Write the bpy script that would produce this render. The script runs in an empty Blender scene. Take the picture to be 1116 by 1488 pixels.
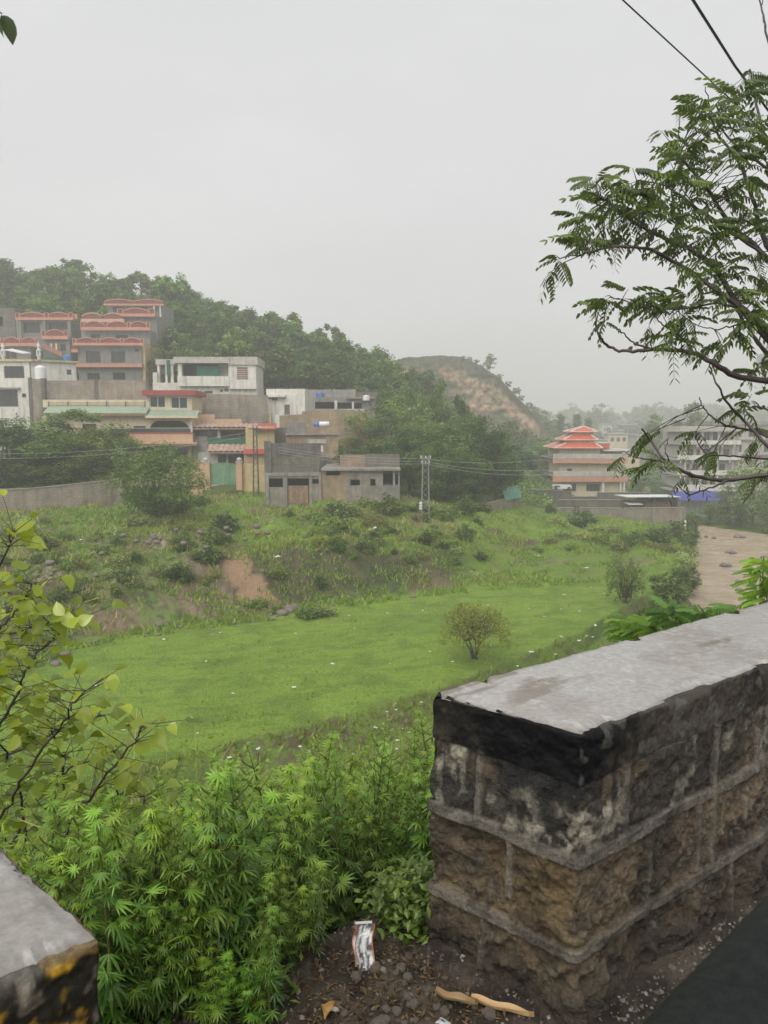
import bpy, math, random
import numpy as np
from mathutils import Vector, Matrix
rad = math.radians
sc = bpy.context.scene
COL = sc.collection
RNG = np.random.default_rng(7)
random.seed(7)

# ------------------------------------------------------------------ camera geometry
F, PITCH, CAMZ = 1118.0, rad(6.7), 1.5          # focal length in photo pixels (1116 x 1488)
def ray(px, py):
    u = (px - 558) / F; v = (744 - py) / F
    return np.array([u, math.cos(PITCH) + v * math.sin(PITCH), -math.sin(PITCH) + v * math.cos(PITCH)])
def at_z(px, py, z):
    d = ray(px, py); return d * ((z - CAMZ) / d[2]) + np.array([0, 0, CAMZ])
def at_y(px, py, y):
    d = ray(px, py); return d * (y / d[1]) + np.array([0, 0, CAMZ])
def px_t(px, py=700):
    d = ray(px, py); return d[0] / d[1]

cam = bpy.data.cameras.new('camera'); cam_o = bpy.data.objects.new('camera', cam); COL.objects.link(cam_o)
cam_o.location = (0, 0, CAMZ); cam_o.rotation_euler = (rad(90) - PITCH, 0, 0)
cam.sensor_fit = 'VERTICAL'; cam.sensor_height = 24; cam.lens = 24 * F / 1488
cam.clip_start = 0.02; cam.clip_end = 5000
cam.dof.use_dof = True; cam.dof.focus_distance = 3.2; cam.dof.aperture_fstop = 8.5
sc.camera = cam_o

# ------------------------------------------------------------------ noise
def _h(ix, iy, seed):
    n = (ix.astype(np.int64) * 374761393 + iy.astype(np.int64) * 668265263 + seed * 974634777) & 0x7fffffff
    n = ((n ^ (n >> 13)) * 1274126177) & 0x7fffffff
    return ((n ^ (n >> 16)) & 0xffff) / 65535.0
def vn(x, y, seed=0):
    x = np.asarray(x, float); y = np.asarray(y, float)
    xi = np.floor(x); yi = np.floor(y); fx = x - xi; fy = y - yi
    fx = fx * fx * (3 - 2 * fx); fy = fy * fy * (3 - 2 * fy)
    a = _h(xi, yi, seed); b = _h(xi + 1, yi, seed); c = _h(xi, yi + 1, seed); d = _h(xi + 1, yi + 1, seed)
    return (a * (1 - fx) + b * fx) * (1 - fy) + (c * (1 - fx) + d * fx) * fy
def fbm(x, y, octs=4, seed=0, gain=.5):
    s = 0; a = 1; tot = 0
    for i in range(octs):
        s = s + a * vn(np.asarray(x) * 2 ** i + 17.3 * i, np.asarray(y) * 2 ** i - 9.1 * i, seed + i); tot += a; a *= gain
    return s / tot
def sstep(a, b, x):
    q = np.clip((x - a) / (b - a), 0, 1); return q * q * (3 - 2 * q)
def lerp(a, b, f):
    return a + (b - a) * f
def mixc(c, d, f):
    c = np.asarray(c, float); d = np.asarray(d, float); return c + (d - c) * np.asarray(f)[..., None]

# ------------------------------------------------------------------ mesh helpers
def mesh_np(name, V, polys, colors=None, smooth=False):
    """V (n,3); polys: list of int arrays (m,k)."""
    me = bpy.data.meshes.new(name)
    V = np.asarray(V, np.float32)
    me.vertices.add(len(V)); me.vertices.foreach_set('co', V.ravel())
    loops = np.concatenate([np.asarray(p, np.int32).ravel() for p in polys]) if polys else np.zeros(0, np.int32)
    counts = np.concatenate([np.full(len(p), np.asarray(p).shape[1], np.int32) for p in polys])
    me.loops.add(len(loops)); me.loops.foreach_set('vertex_index', loops)
    me.polygons.add(len(counts))
    me.polygons.foreach_set('loop_start', np.concatenate([[0], np.cumsum(counts)[:-1]]).astype(np.int32))
    try: me.polygons.foreach_set('loop_total', counts)
    except Exception: pass
    me.polygons.foreach_set('use_smooth', np.full(len(counts), bool(smooth)))
    if colors is not None:
        at = me.color_attributes.new('col', 'FLOAT_COLOR', 'POINT')
        c4 = np.ones((len(V), 4), np.float32); c4[:, :3] = colors
        at.data.foreach_set('color', c4.ravel())
    me.update(calc_edges=True); me.validate()
    return me
def obj(name, me, m=None, parent=None, loc=None, rot=None):
    if m is not None and not me.materials: me.materials.append(m)
    o = bpy.data.objects.new(name, me); COL.objects.link(o)
    if parent is not None: o.parent = parent
    if loc is not None: o.location = loc
    if rot is not None: o.rotation_euler = rot
    return o
def tag(o, label=None, cat=None, group=None, kind=None):
    if label: o['label'] = label
    if cat:
        o['category'] = cat
        if not kind: o['kind'] = 'thing'
    if group: o['group'] = group
    if kind: o['kind'] = kind
    return o
def thing(name, label, cat, loc=(0, 0, 0), rz=0, group=None):
    o = bpy.data.objects.new(name, None); COL.objects.link(o)
    o.location = loc; o.rotation_euler = (0, 0, rz); o.empty_display_size = .3
    return tag(o, label, cat, group)
def dup(o, loc=None, rz=None, scale=None, label=None, parent=None):
    c = o.copy(); COL.objects.link(c)
    if parent is not None: c.parent = parent
    if loc is not None: c.location = loc
    if rz is not None: c.rotation_euler = (0, 0, rz)
    if scale is not None: c.scale = scale if hasattr(scale, '__len__') else (scale,) * 3
    if label: c['label'] = label
    for ch in o.children: dup(ch, parent=c)
    return c

class MB:
    def __init__(self): self.v = []; self.q = []; self.t = []; self.c = []; self.n = 0; self.ng = []
    def add(self, V, quads=None, tris=None, col=None):
        V = np.asarray(V, float).reshape(-1, 3); self.v.append(V)
        if quads is not None and len(quads): self.q.append(np.asarray(quads, int) + self.n)
        if tris is not None and len(tris): self.t.append(np.asarray(tris, int) + self.n)
        self.c.append(np.broadcast_to(np.asarray((.5, .5, .5) if col is None else col, float), V.shape))
        self.n += len(V); return self
    def box(self, x0, x1, y0, y1, z0, z1):
        V = [(x, y, z) for z in (z0, z1) for y in (y0, y1) for x in (x0, x1)]
        return self.add(V, [(0, 2, 3, 1), (4, 5, 7, 6), (0, 1, 5, 4), (2, 6, 7, 3), (0, 4, 6, 2), (1, 3, 7, 5)])
    def hexa(self, bot, top):
        """bot/top: 4 points each, counter-clockwise from above"""
        return self.add(list(bot) + list(top), [(3, 2, 1, 0), (4, 5, 6, 7)] + [(i, (i + 1) % 4, 4 + (i + 1) % 4, 4 + i) for i in range(4)])
    def prism(self, pts, y0, y1):
        """polygon in x,z extruded along y"""
        n = len(pts)
        V = [(x, y0, z) for x, z in pts] + [(x, y1, z) for x, z in pts]
        self.add(V, [(i, (i + 1) % n, n + (i + 1) % n, n + i) for i in range(n)])
        self.ng.append([self.n - 2 * n + i for i in range(n)][::-1]); self.ng.append([self.n - n + i for i in range(n)])
        return self
    def tube(self, P, R, k=6, col=None, cap=True):
        P = np.asarray(P, float); n = len(P); R = np.broadcast_to(np.asarray(R, float), (n,))
        T = np.gradient(P, axis=0) if n > 2 else np.repeat((P[1] - P[0])[None], n, 0)
        T = T / (np.linalg.norm(T, axis=1, keepdims=True) + 1e-9)
        up = np.where(np.abs(T[:, 2:3]) > .9, np.array([[1., 0, 0]]), np.array([[0, 0, 1.]]))
        A = np.cross(T, up); A /= np.linalg.norm(A, axis=1, keepdims=True) + 1e-9; B = np.cross(T, A)
        a = np.arange(k) * 2 * math.pi / k
        V = P[:, None] + R[:, None, None] * (np.cos(a)[None, :, None] * A[:, None] + np.sin(a)[None, :, None] * B[:, None])
        q = [(i * k + j, i * k + (j + 1) % k, (i + 1) * k + (j + 1) % k, (i + 1) * k + j) for i in range(n - 1) for j in range(k)]
        self.add(V.reshape(-1, 3), q, None, col)
        if cap and k >= 3:
            b = self.n - n * k
            self.ng.append([b + j for j in range(k)][::-1]); self.ng.append([b + (n - 1) * k + j for j in range(k)])
        return self
    def bake(self, tv, tq, tt, R, S, P, C):
        """template copies: R (n,3,3) columns = axes, S (n,), P (n,3), C (n,3)"""
        n = len(P); k = len(tv)
        V = np.einsum('nij,kj->nki', R, np.asarray(tv, float)) * np.asarray(S)[:, None, None] + P[:, None]
        off = (np.arange(n) * k)[:, None, None]
        q = (np.asarray(tq, int)[None] + off).reshape(-1, 4) if tq is not None and len(tq) else None
        t = (np.asarray(tt, int)[None] + off).reshape(-1, 3) if tt is not None and len(tt) else None
        return self.add(V.reshape(-1, 3), q, t, np.repeat(C, k, 0))
    def mesh(self, name, smooth=False, colors=False):
        polys = []
        if self.q: polys.append(np.concatenate(self.q))
        if self.t: polys.append(np.concatenate(self.t))
        for g in self.ng: polys.append(np.asarray([g]))
        return mesh_np(name, np.concatenate(self.v), polys, np.concatenate(self.c) if colors else None, smooth)
    def build(self, name, m, parent=None, smooth=False, colors=False, loc=None, rot=None):
        return obj(name, self.mesh(name, smooth, colors), m, parent, loc, rot)

def frames(fwd, up, roll=None):
    """(n,3,3) with columns side, fwd, normal"""
    f = fwd / (np.linalg.norm(fwd, axis=1, keepdims=True) + 1e-9)
    s = np.cross(f, up); s /= np.linalg.norm(s, axis=1, keepdims=True) + 1e-9
    n = np.cross(s, f)
    if roll is not None:
        c = np.cos(roll)[:, None]; d = np.sin(roll)[:, None]
        s, n = s * c + n * d, n * c - s * d
    return np.stack([s, f, n], axis=2)
def unit(n, rng):
    v = rng.normal(size=(n, 3)); return v / np.linalg.norm(v, axis=1, keepdims=True)

# ------------------------------------------------------------------ materials
def nt(m):
    m.use_nodes = True; t = m.node_tree; t.nodes.clear(); return t
def N(t, typ, **kw):
    n = t.nodes.new(typ)
    for k, v in kw.items():
        if k in n.inputs.keys() if hasattr(n.inputs, 'keys') else False: n.inputs[k].default_value = v
        else: setattr(n, k, v)
    return n
def rgba(c): return (c[0], c[1], c[2], 1)
def mixrgb(t, fac, a, b, mode='MIX'):
    n = t.nodes.new('ShaderNodeMix'); n.data_type = 'RGBA'; n.blend_type = mode; n.clamp_factor = True
    for sock, val in ((n.inputs[0], fac), (n.inputs[6], a), (n.inputs[7], b)):
        if hasattr(val, 'is_output'): t.links.new(val, sock)
        elif isinstance(val, (int, float)): sock.default_value = val
        else: sock.default_value = rgba(val)
    return n.outputs[2]
def noise(t, vec, scale, detail=5, rough=.6):
    n = t.nodes.new('ShaderNodeTexNoise'); n.inputs['Scale'].default_value = scale
    n.inputs['Detail'].default_value = detail; n.inputs['Roughness'].default_value = rough
    t.links.new(vec, n.inputs['Vector']); return n.outputs['Fac']
def ramp(t, fac, a, b):
    n = t.nodes.new('ShaderNodeMapRange'); n.interpolation_type = 'SMOOTHSTEP'; n.inputs[1].default_value = a; n.inputs[2].default_value = b
    t.links.new(fac, n.inputs[0]); return n.outputs[0]
def scaled(t, vec, s):
    n = t.nodes.new('ShaderNodeMapping'); n.inputs['Scale'].default_value = s; t.links.new(vec, n.inputs['Vector']); return n.outputs[0]
def bumpn(t, h, strength, dist):
    n = t.nodes.new('ShaderNodeBump'); n.inputs['Strength'].default_value = strength; n.inputs['Distance'].default_value = dist
    t.links.new(h, n.inputs['Height']); return n.outputs[0]
def finish(t, colr, rough, nrm=None, spec=.5):
    b = t.nodes.new('ShaderNodeBsdfPrincipled'); o = t.nodes.new('ShaderNodeOutputMaterial')
    for sock, val in ((b.inputs['Base Color'], colr), (b.inputs['Roughness'], rough)):
        if hasattr(val, 'is_output'): t.links.new(val, sock)
        else: sock.default_value = val if isinstance(val, (int, float)) else rgba(val)
    b.inputs['Specular IOR Level'].default_value = spec
    if nrm is not None: t.links.new(nrm, b.inputs['Normal'])
    t.links.new(b.outputs[0], o.inputs[0]); return b
def mat(name, c, c2=None, sc_=1.5, rough=.6, streak=.0, bump=.3, bs=12, bd=.02, grime=(.06, .055, .05), spec=.4):
    m = bpy.data.materials.new(name); t = nt(m)
    v = t.nodes.new('ShaderNodeTexCoord').outputs['Object']
    n1 = noise(t, v, sc_, 6, .65)
    colr = mixrgb(t, ramp(t, n1, .35, .65), c, c2 if c2 is not None else tuple(x * .7 for x in c))
    n2 = noise(t, v, sc_ * 14, 3, .6)
    colr = mixrgb(t, .35, colr, mixrgb(t, n2, (.35, .35, .35), (1, 1, 1)), 'MULTIPLY')
    if streak:
        n3 = noise(t, scaled(t, v, (2.2, 2.2, .22)), 1.0, 5, .7)
        f = t.nodes.new('ShaderNodeMath'); f.operation = 'MULTIPLY'; f.inputs[1].default_value = streak
        t.links.new(ramp(t, n3, .45, .72), f.inputs[0])
        colr = mixrgb(t, f.outputs[0], colr, grime)
    finish(t, colr, rough, bumpn(t, noise(t, v, bs, 4), bump, bd) if bump else None, spec); return m
def mat_brick(name, c, c2, mortar, bw=.24, bh=.085, streak=.3, rough=.75, grime=(.05, .048, .045)):
    m = bpy.data.materials.new(name); t = nt(m)
    v = t.nodes.new('ShaderNodeTexCoord').outputs['Object']
    sp = t.nodes.new('ShaderNodeSeparateXYZ'); t.links.new(v, sp.inputs[0])
    ad = t.nodes.new('ShaderNodeMath'); ad.operation = 'ADD'; t.links.new(sp.outputs[0], ad.inputs[0]); t.links.new(sp.outputs[1], ad.inputs[1])
    cb = t.nodes.new('ShaderNodeCombineXYZ'); t.links.new(ad.outputs[0], cb.inputs[0]); t.links.new(sp.outputs[2], cb.inputs[1])
    b = t.nodes.new('ShaderNodeTexBrick'); b.inputs['Color1'].default_value = rgba(c); b.inputs['Color2'].default_value = rgba(c2); b.inputs['Mortar'].default_value = rgba(mortar)
    b.inputs['Scale'].default_value = 1; b.inputs['Brick Width'].default_value = bw; b.inputs['Row Height'].default_value = bh; b.inputs['Mortar Size'].default_value = bh * .14
    t.links.new(cb.outputs[0], b.inputs['Vector'])
    n1 = noise(t, v, .8, 6, .7)
    colr = mixrgb(t, .6, b.outputs['Color'], mixrgb(t, ramp(t, n1, .3, .7), (.45, .45, .45), (1.15, 1.12, 1.05)), 'MULTIPLY')
    n3 = noise(t, scaled(t, v, (1.6, 1.6, .2)), 1.0, 5, .7)
    f = t.nodes.new('ShaderNodeMath'); f.operation = 'MULTIPLY'; f.inputs[1].default_value = streak
    t.links.new(ramp(t, n3, .42, .7), f.inputs[0]); colr = mixrgb(t, f.outputs[0], colr, grime)
    finish(t, colr, rough, bumpn(t, b.outputs['Fac'], -.5, .01), .3); return m
def mat_vc(name, rough=.7, spec=.3, fine=40, amount=.5, bump=.4, bs=30, bd=.01, rough2=None, wets=6.0, speck=None):
    """base colour from the mesh's own colour attribute, broken up by fine noise"""
    m = bpy.data.materials.new(name); t = nt(m)
    v = t.nodes.new('ShaderNodeTexCoord').outputs['Object']
    a = t.nodes.new('ShaderNodeVertexColor'); a.layer_name = 'col'
    colr = mixrgb(t, amount, a.outputs[0], mixrgb(t, ramp(t, noise(t, v, fine, 6, .75), .3, .7), (.3, .3, .3), (1.3, 1.3, 1.3)), 'MULTIPLY')
    if speck: colr = mixrgb(t, ramp(t, noise(t, v, fine * 1.7, 5, .8), .58, .70), colr, mixrgb(t, .55, colr, speck))
    r = rough
    if rough2 is not None:
        mr = t.nodes.new('ShaderNodeMapRange'); mr.inputs[1].default_value = .4; mr.inputs[2].default_value = .6; mr.inputs[3].default_value = rough; mr.inputs[4].default_value = rough2
        t.links.new(noise(t, v, wets, 5, .6), mr.inputs[0]); r = mr.outputs[0]
    finish(t, colr, r, bumpn(t, noise(t, v, bs, 7, .7), bump, bd) if bump else None, spec); return m
def mat_leaf(name, rough=.45, trans=.35, spec=.35, gain=1.0, warm=(1.0, .90, .72)):
    m = bpy.data.materials.new(name); t = nt(m)
    a = t.nodes.new('ShaderNodeVertexColor'); a.layer_name = 'col'
    oi = t.nodes.new('ShaderNodeObjectInfo')
    hs = t.nodes.new('ShaderNodeHueSaturation'); t.links.new(mixrgb(t, 1.0, a.outputs[0], warm, 'MULTIPLY'), hs.inputs['Color'])
    mr = t.nodes.new('ShaderNodeMapRange'); mr.inputs[3].default_value = .72 * gain; mr.inputs[4].default_value = 1.34 * gain; t.links.new(oi.outputs['Random'], mr.inputs[0]); t.links.new(mr.outputs[0], hs.inputs['Value'])
    mh = t.nodes.new('ShaderNodeMapRange'); mh.inputs[3].default_value = .478; mh.inputs[4].default_value = .516
    r2 = t.nodes.new('ShaderNodeMath'); r2.operation = 'FRACT'; r3 = t.nodes.new('ShaderNodeMath'); r3.operation = 'MULTIPLY'; r3.inputs[1].default_value = 7.31
    t.links.new(oi.outputs['Random'], r3.inputs[0]); t.links.new(r3.outputs[0], r2.inputs[0]); t.links.new(r2.outputs[0], mh.inputs[0]); t.links.new(mh.outputs[0], hs.inputs['Hue'])
    b = t.nodes.new('ShaderNodeBsdfPrincipled'); b.inputs['Roughness'].default_value = rough; b.inputs['Specular IOR Level'].default_value = spec
    tr = t.nodes.new('ShaderNodeBsdfTranslucent'); mx = t.nodes.new('ShaderNodeMixShader'); mx.inputs[0].default_value = trans; o = t.nodes.new('ShaderNodeOutputMaterial')
    t.links.new(hs.outputs[0], b.inputs['Base Color'])
    g = mixrgb(t, 1.0, hs.outputs[0], (1.3, 1.25, .5), 'MULTIPLY'); t.links.new(g, tr.inputs[0])
    t.links.new(b.outputs[0], mx.inputs[1]); t.links.new(tr.outputs[0], mx.inputs[2]); t.links.new(mx.outputs[0], o.inputs[0]); return m

M = {}
M['plaster_white'] = mat('white_plaster', (0.732, 0.708, 0.647), (0.610, 0.586, 0.525), streak=.55, grime=(.2, .19, .17))
M['plaster_cream'] = mat('cream_plaster', (0.690, 0.586, 0.414), (0.598, 0.506, 0.356), streak=.35, grime=(.25, .21, .15))
M['plaster_yellow'] = mat('yellow_plaster', (.58, .46, .24), (.48, .38, .2), streak=.5, grime=(.18, .15, .1))
M['plaster_peach'] = mat('peach_plaster', (.58, .38, .25), (.52, .33, .21), streak=.35, grime=(.25, .18, .12))
M['plaster_grey'] = mat('grey_render', (0.237, 0.231, 0.213), (0.181, 0.175, 0.163), streak=.5, grime=(.08, .078, .07))
M['concrete_dark'] = mat('dark_concrete', (.15, .14, .125), (.085, .08, .072), streak=.7, grime=(.03, .03, .028))
M['concrete'] = mat('concrete', (0.324, 0.306, 0.276), (0.216, 0.204, 0.186), streak=.5)
M['concrete_pale'] = mat('pale_concrete', (0.516, 0.492, 0.444), (0.396, 0.372, 0.336), streak=.4, grime=(.16, .15, .13))
M['salmon'] = mat('salmon_trim', (.56, .27, .19), (.48, .22, .15), streak=.25, grime=(.2, .1, .08))
M['redpanel'] = mat('red_panel', (.24, .06, .045), (.17, .05, .04), streak=.3)
M['redroof'] = mat('red_slab_paint', (.37, .06, .055), (.3, .05, .045), streak=.2)
M['orangeroof'] = mat('orange_roof', (.62, .11, .045), (.5, .085, .04), streak=.15, rough=.4)
M['ridgewhite'] = mat('white_ridge', (.72, .66, .58), rough=.5)
M['terracotta'] = mat('terracotta_fascia', (.46, .21, .12), (.38, .17, .1), streak=.35)
M['greentile'] = mat('green_tile', (.24, .36, .25), (.34, .40, .31), sc_=3, rough=.35, streak=.2)
M['browntile'] = mat('brown_tile', (.3, .13, .09), (.45, .36, .3), sc_=5, rough=.5)
M['green_cloth'] = mat('green_shade_cloth', (.02, .14, .085), (.012, .09, .06), sc_=2.5, rough=.7)
M['green_paint'] = mat('green_gate_paint', (.17, .33, .19), (.12, .25, .15), streak=.45, rough=.45)
M['rust'] = mat('rusty_sheet', (.34, .23, .16), (.24, .14, .09), sc_=3, streak=.4)
M['wood'] = mat('brown_wood', (.2, .1, .065), (.26, .17, .12), sc_=4)
M['blue_plastic'] = mat('blue_plastic', (.05, .16, .42), (.07, .2, .48), rough=.35, bump=0)
M['white_plastic'] = mat('white_plastic', (.75, .76, .76), (.68, .69, .7), rough=.35, bump=0)
M['blue_tarp'] = mat('blue_tarp', (.06, .07, .33), (.05, .06, .26), rough=.4)
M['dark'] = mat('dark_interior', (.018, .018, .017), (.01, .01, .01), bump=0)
M['glass'] = mat('window_glass', (.05, .055, .055), (.035, .04, .04), rough=.12, bump=0, spec=.6)
M['glass_green'] = mat('green_glass', (.012, .05, .036), (.01, .04, .03), rough=.12, bump=0, spec=.6)
M['curtain'] = mat('grey_curtain', (.16, .16, .15), (.1, .1, .095), sc_=3, bump=0)
M['frame_dark'] = mat('dark_frame', (.1, .1, .095), bump=0)
M['frame_white'] = mat('white_frame', (.7, .69, .66), bump=0)
M['steel'] = mat('galvanised_steel', (.33, .33, .33), (.25, .25, .25), rough=.45, bump=0)
M['wire'] = mat('wire', (.03, .03, .03), bump=0)
M['wire_pale'] = mat('pale_wire', (.42, .43, .42), bump=0)
M['bark'] = mat('bark', (.07, .055, .042), (.11, .09, .07), sc_=8, rough=.7, bump=.6, bs=40)
M['bark_wet'] = mat('wet_bark', (.035, .026, .024), (.075, .05, .048), sc_=9, rough=.35, bump=.5, bs=60, bd=.006)
M['brick'] = mat_brick('red_brown_brick', (.27, .16, .1), (.33, .22, .14), (.3, .27, .23))
M['brick_grey'] = mat_brick('grey_block', (.30, .25, .205), (.35, .30, .245), (.21, .19, .165), bw=.4, bh=.2, streak=.45)
M['brick_tan'] = mat_brick('tan_brick', (.36, .25, .14), (.28, .2, .12), (.33, .29, .23), streak=.25)
M['block_dark'] = mat_brick('dark_block', (.165, .15, .125), (.20, .18, .15), (.115, .108, .095), bw=.4, bh=.2, streak=.5)
M['leaf'] = mat_leaf('leaf', gain=2.35)
M['leaf_far'] = mat_leaf('far_leaf', rough=.6, trans=.25, spec=.2, gain=2.9)
M['leaf_wet'] = mat_leaf('wet_leaf', rough=.28, trans=.4, spec=.5, gain=1.55, warm=(.95, .93, .75))
M['leaf_shrub'] = mat_leaf('shrub_leaf', rough=.3, trans=.5, spec=.5, gain=1.6, warm=(1, .9, .6))
M['rock'] = mat('rock', (.22, .18, .15), (.13, .11, .095), sc_=4, rough=.55, bump=.6, bs=14, bd=.05)
M['litter'] = mat('white_litter', (.7, .69, .66), (.55, .54, .5), rough=.5, bump=0)
# ------------------------------------------------------------------ light and air
sun_el, sun_az = rad(50), rad(205)
w = bpy.data.worlds.new('World'); sc.world = w; w.use_nodes = True; t = w.node_tree; t.nodes.clear()
sky = t.nodes.new('ShaderNodeTexSky'); sky.sky_type = 'NISHITA'; sky.sun_disc = False; sky.sun_elevation = sun_el; sky.sun_rotation = sun_az
sky.dust_density = 6; sky.air_density = 1.5
hsv = t.nodes.new('ShaderNodeHueSaturation'); hsv.inputs['Saturation'].default_value = .12; t.links.new(sky.outputs[0], hsv.inputs['Color'])
tc = t.nodes.new('ShaderNodeTexCoord')
cl = noise(t, scaled(t, tc.outputs['Generated'], (1.2, 1.2, 3.0)), 1.6, 5, .55)
cloud = mixrgb(t, ramp(t, cl, .3, .72), (4.75, 4.80, 4.86), (5.25, 5.29, 5.34))
bg = t.nodes.new('ShaderNodeBackground'); bg.inputs['Strength'].default_value = .1
t.links.new(mixrgb(t, .95, hsv.outputs[0], cloud), bg.inputs['Color'])
wo = t.nodes.new('ShaderNodeOutputWorld'); t.links.new(bg.outputs[0], wo.inputs[0])
sl = bpy.data.lights.new('sun', 'SUN'); sl.energy = 2.2; sl.angle = rad(70); sl.color = (1, .965, .90)
so = bpy.data.objects.new('sun', sl); COL.objects.link(so)
so.rotation_euler = Vector((math.sin(sun_az) * math.cos(sun_el), math.cos(sun_az) * math.cos(sun_el), math.sin(sun_el))).to_track_quat('Z', 'Y').to_euler()
sc.view_settings.view_transform = 'Standard'; sc.view_settings.look = 'None'; sc.view_settings.gamma = 1; sc.view_settings.exposure = 0.6
sc.cycles.volume_bounces = 1; sc.cycles.max_bounces = 8; sc.cycles.transparent_max_bounces = 8
sc.cycles.diffuse_bounces = 3; sc.cycles.glossy_bounces = 2
sc.cycles.use_denoising = True

def haze():
    mb = MB().box(-1300, 1300, -90, 960, -24, 62)
    m = bpy.data.materials.new('haze'); t = nt(m)
    v = t.nodes.new('ShaderNodeVolumePrincipled'); v.inputs['Color'].default_value = (1, 1, .99, 1); v.inputs['Density'].default_value = .0018; v.inputs['Anisotropy'].default_value = .3
    o = t.nodes.new('ShaderNodeOutputMaterial'); t.links.new(v.outputs[0], o.inputs['Volume'])
    tag(mb.build('haze', m), kind='stuff')
haze()

# ------------------------------------------------------------------ the wall line and the ground
WC = np.array([.478, 1.787]); WL = np.array([.135, 2.079])             # near corner (road side) and its back corner
WF = np.array([.795, .606]); WB = np.array([.803, .596])                # directions of the two long faces
WN = np.array([-WB[1], WB[0]])
W2C = at_z(139, 1362, .75)[:2]; _e = at_z(0, 1226, .75)[:2] - W2C; W2L = W2C + _e / np.linalg.norm(_e) * .45
W2F = at_z(0, 1428, .75)[:2] - W2C; W2F = W2F / np.linalg.norm(W2F); W2B = W2F
def behind(x, y):                                                       # metres beyond the back of the parapet
    return (np.asarray(x) - WL[0]) * WN[0] + (np.asarray(y) - WL[1]) * WN[1]
def along(x, y):
    return (np.asarray(x) - WL[0]) * WB[0] + (np.asarray(y) - WL[1]) * WB[1]

def brk(pts, mode):
    out = []
    for a, b, z in pts:
        if mode == 'z': p = at_z(a, b, z); out.append((p[0] / p[1], p[1], p[2]))
        else: out.append((px_t(a), b, z))                               # column, depth, height
    out.sort(); return np.array(out)
BRK = [brk([(-900, 9, -11.5), (2000, 9, -11.5)], 'y'),
       None,
       brk([(-900, 1260, -10.5), (-200, 1190, -10.5), (0, 1155, -10.5), (100, 1130, -10.5), (250, 1100, -10.5), (400, 1062, -10.5), (560, 1025, -10.5), (640, 1000, -10.5), (760, 955, -10.5), (850, 917, -10.5), (900, 885, -10.5), (985, 845, -10.6), (1100, 838, -10.8), (2000, 838, -10.8)], 'z'),
       brk([(-900, 1050, -10.5), (-200, 1030, -10.5), (0, 985, -10.5), (60, 957, -10.5), (110, 932, -10.5), (200, 916, -10.5), (300, 903, -10.5), (380, 892, -10.5), (420, 886, -10.5), (500, 873, -10.5), (600, 862, -10.5), (700, 851, -10.5), (800, 845, -10.5), (880, 842, -10.5), (985, 812, -10.8), (1100, 812, -11), (2000, 812, -11)], 'z'),
       brk([(-900, 840, -7.6), (-200, 835, -7.6), (0, 828, -7.6), (150, 816, -7.6), (300, 802, -7.6), (400, 797, -7.5), (500, 797, -7.6), (600, 790, -7.8), (680, 790, -8.4), (740, 800, -9.5), (800, 802, -9.8), (880, 805, -10), (985, 795, -11), (1100, 795, -11.5), (2000, 795, -11.5)], 'z'),
       brk([(-900, 745, -6.3), (-200, 745, -6.3), (0, 742, -6.3), (170, 735, -6.3), (300, 730, -6.4), (385, 735, -6.5), (480, 735, -6.5), (580, 735, -6.6), (650, 747, -7.2), (750, 749, -8.2), (850, 756, -10.4), (990, 769, -12), (1100, 772, -12.8), (2000, 772, -12.8)], 'z'),
       brk([(-900, 88, -5.5), (0, 88, -5.5), (300, 90, -5.5), (400, 88, -4), (480, 84, -2.5), (560, 92, -5.5), (650, 100, -7), (750, 106, -9), (850, 118, -12), (990, 116, -13.3), (2000, 116, -13.3)], 'y'),
       brk([(-900, 110, 5.5), (0, 110, 5.5), (300, 106, 5), (400, 102, 1), (480, 102, 1.5), (560, 112, 0), (650, 125, -3), (750, 150, -8), (850, 165, -13), (990, 150, -17), (2000, 150, -16)], 'y'),
       brk([(-900, 165, 26), (-200, 165, 27), (0, 165, 28.4), (100, 165, 28.8), (200, 165, 27), (260, 163, 25), (330, 160, 20.5), (420, 155, 14.5), (480, 150, 12.5), (540, 150, 10), (600, 145, 6), (660, 150, 1.5), (750, 200, -6), (850, 250, -11), (990, 250, -15), (2000, 250, -13)], 'y'),
       brk([(-900, 270, 15), (0, 270, 15), (400, 270, 4), (480, 270, -2), (660, 270, -9), (850, 300, -11), (990, 300, -14), (2000, 300, -12)], 'y'),
       brk([(-900, 520, 12), (400, 520, -8), (800, 520, -8), (850, 520, -8), (990, 520, -7), (2000, 520, 0)], 'y'),
       brk([(-900, 940, 10), (2000, 940, 10)], 'y')]
_f = BRK[2].copy(); _f[:, 1] -= 1.5; _f[:, 2] = -11.3; _f[:, 0] = BRK[2][:, 0]; BRK[1] = _f

RXL = np.array([(8, 17), (30, 20), (50, 22.5), (62, 25), (74, 30.3), (91, 37.6), (107, 44.2)])      # river edges: (y, x)
RXR = np.array([(8, 55), (40, 60), (70, 62), (84, 58), (98, 49.5), (107, 44.6)])
def river_in(x, y):
    xl = np.interp(y, RXL[:, 0], RXL[:, 1]); xr = np.interp(y, RXR[:, 0], RXR[:, 1])
    return np.where(y < 108, np.minimum(x - xl, (xr - x) * .8), -9)

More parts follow.
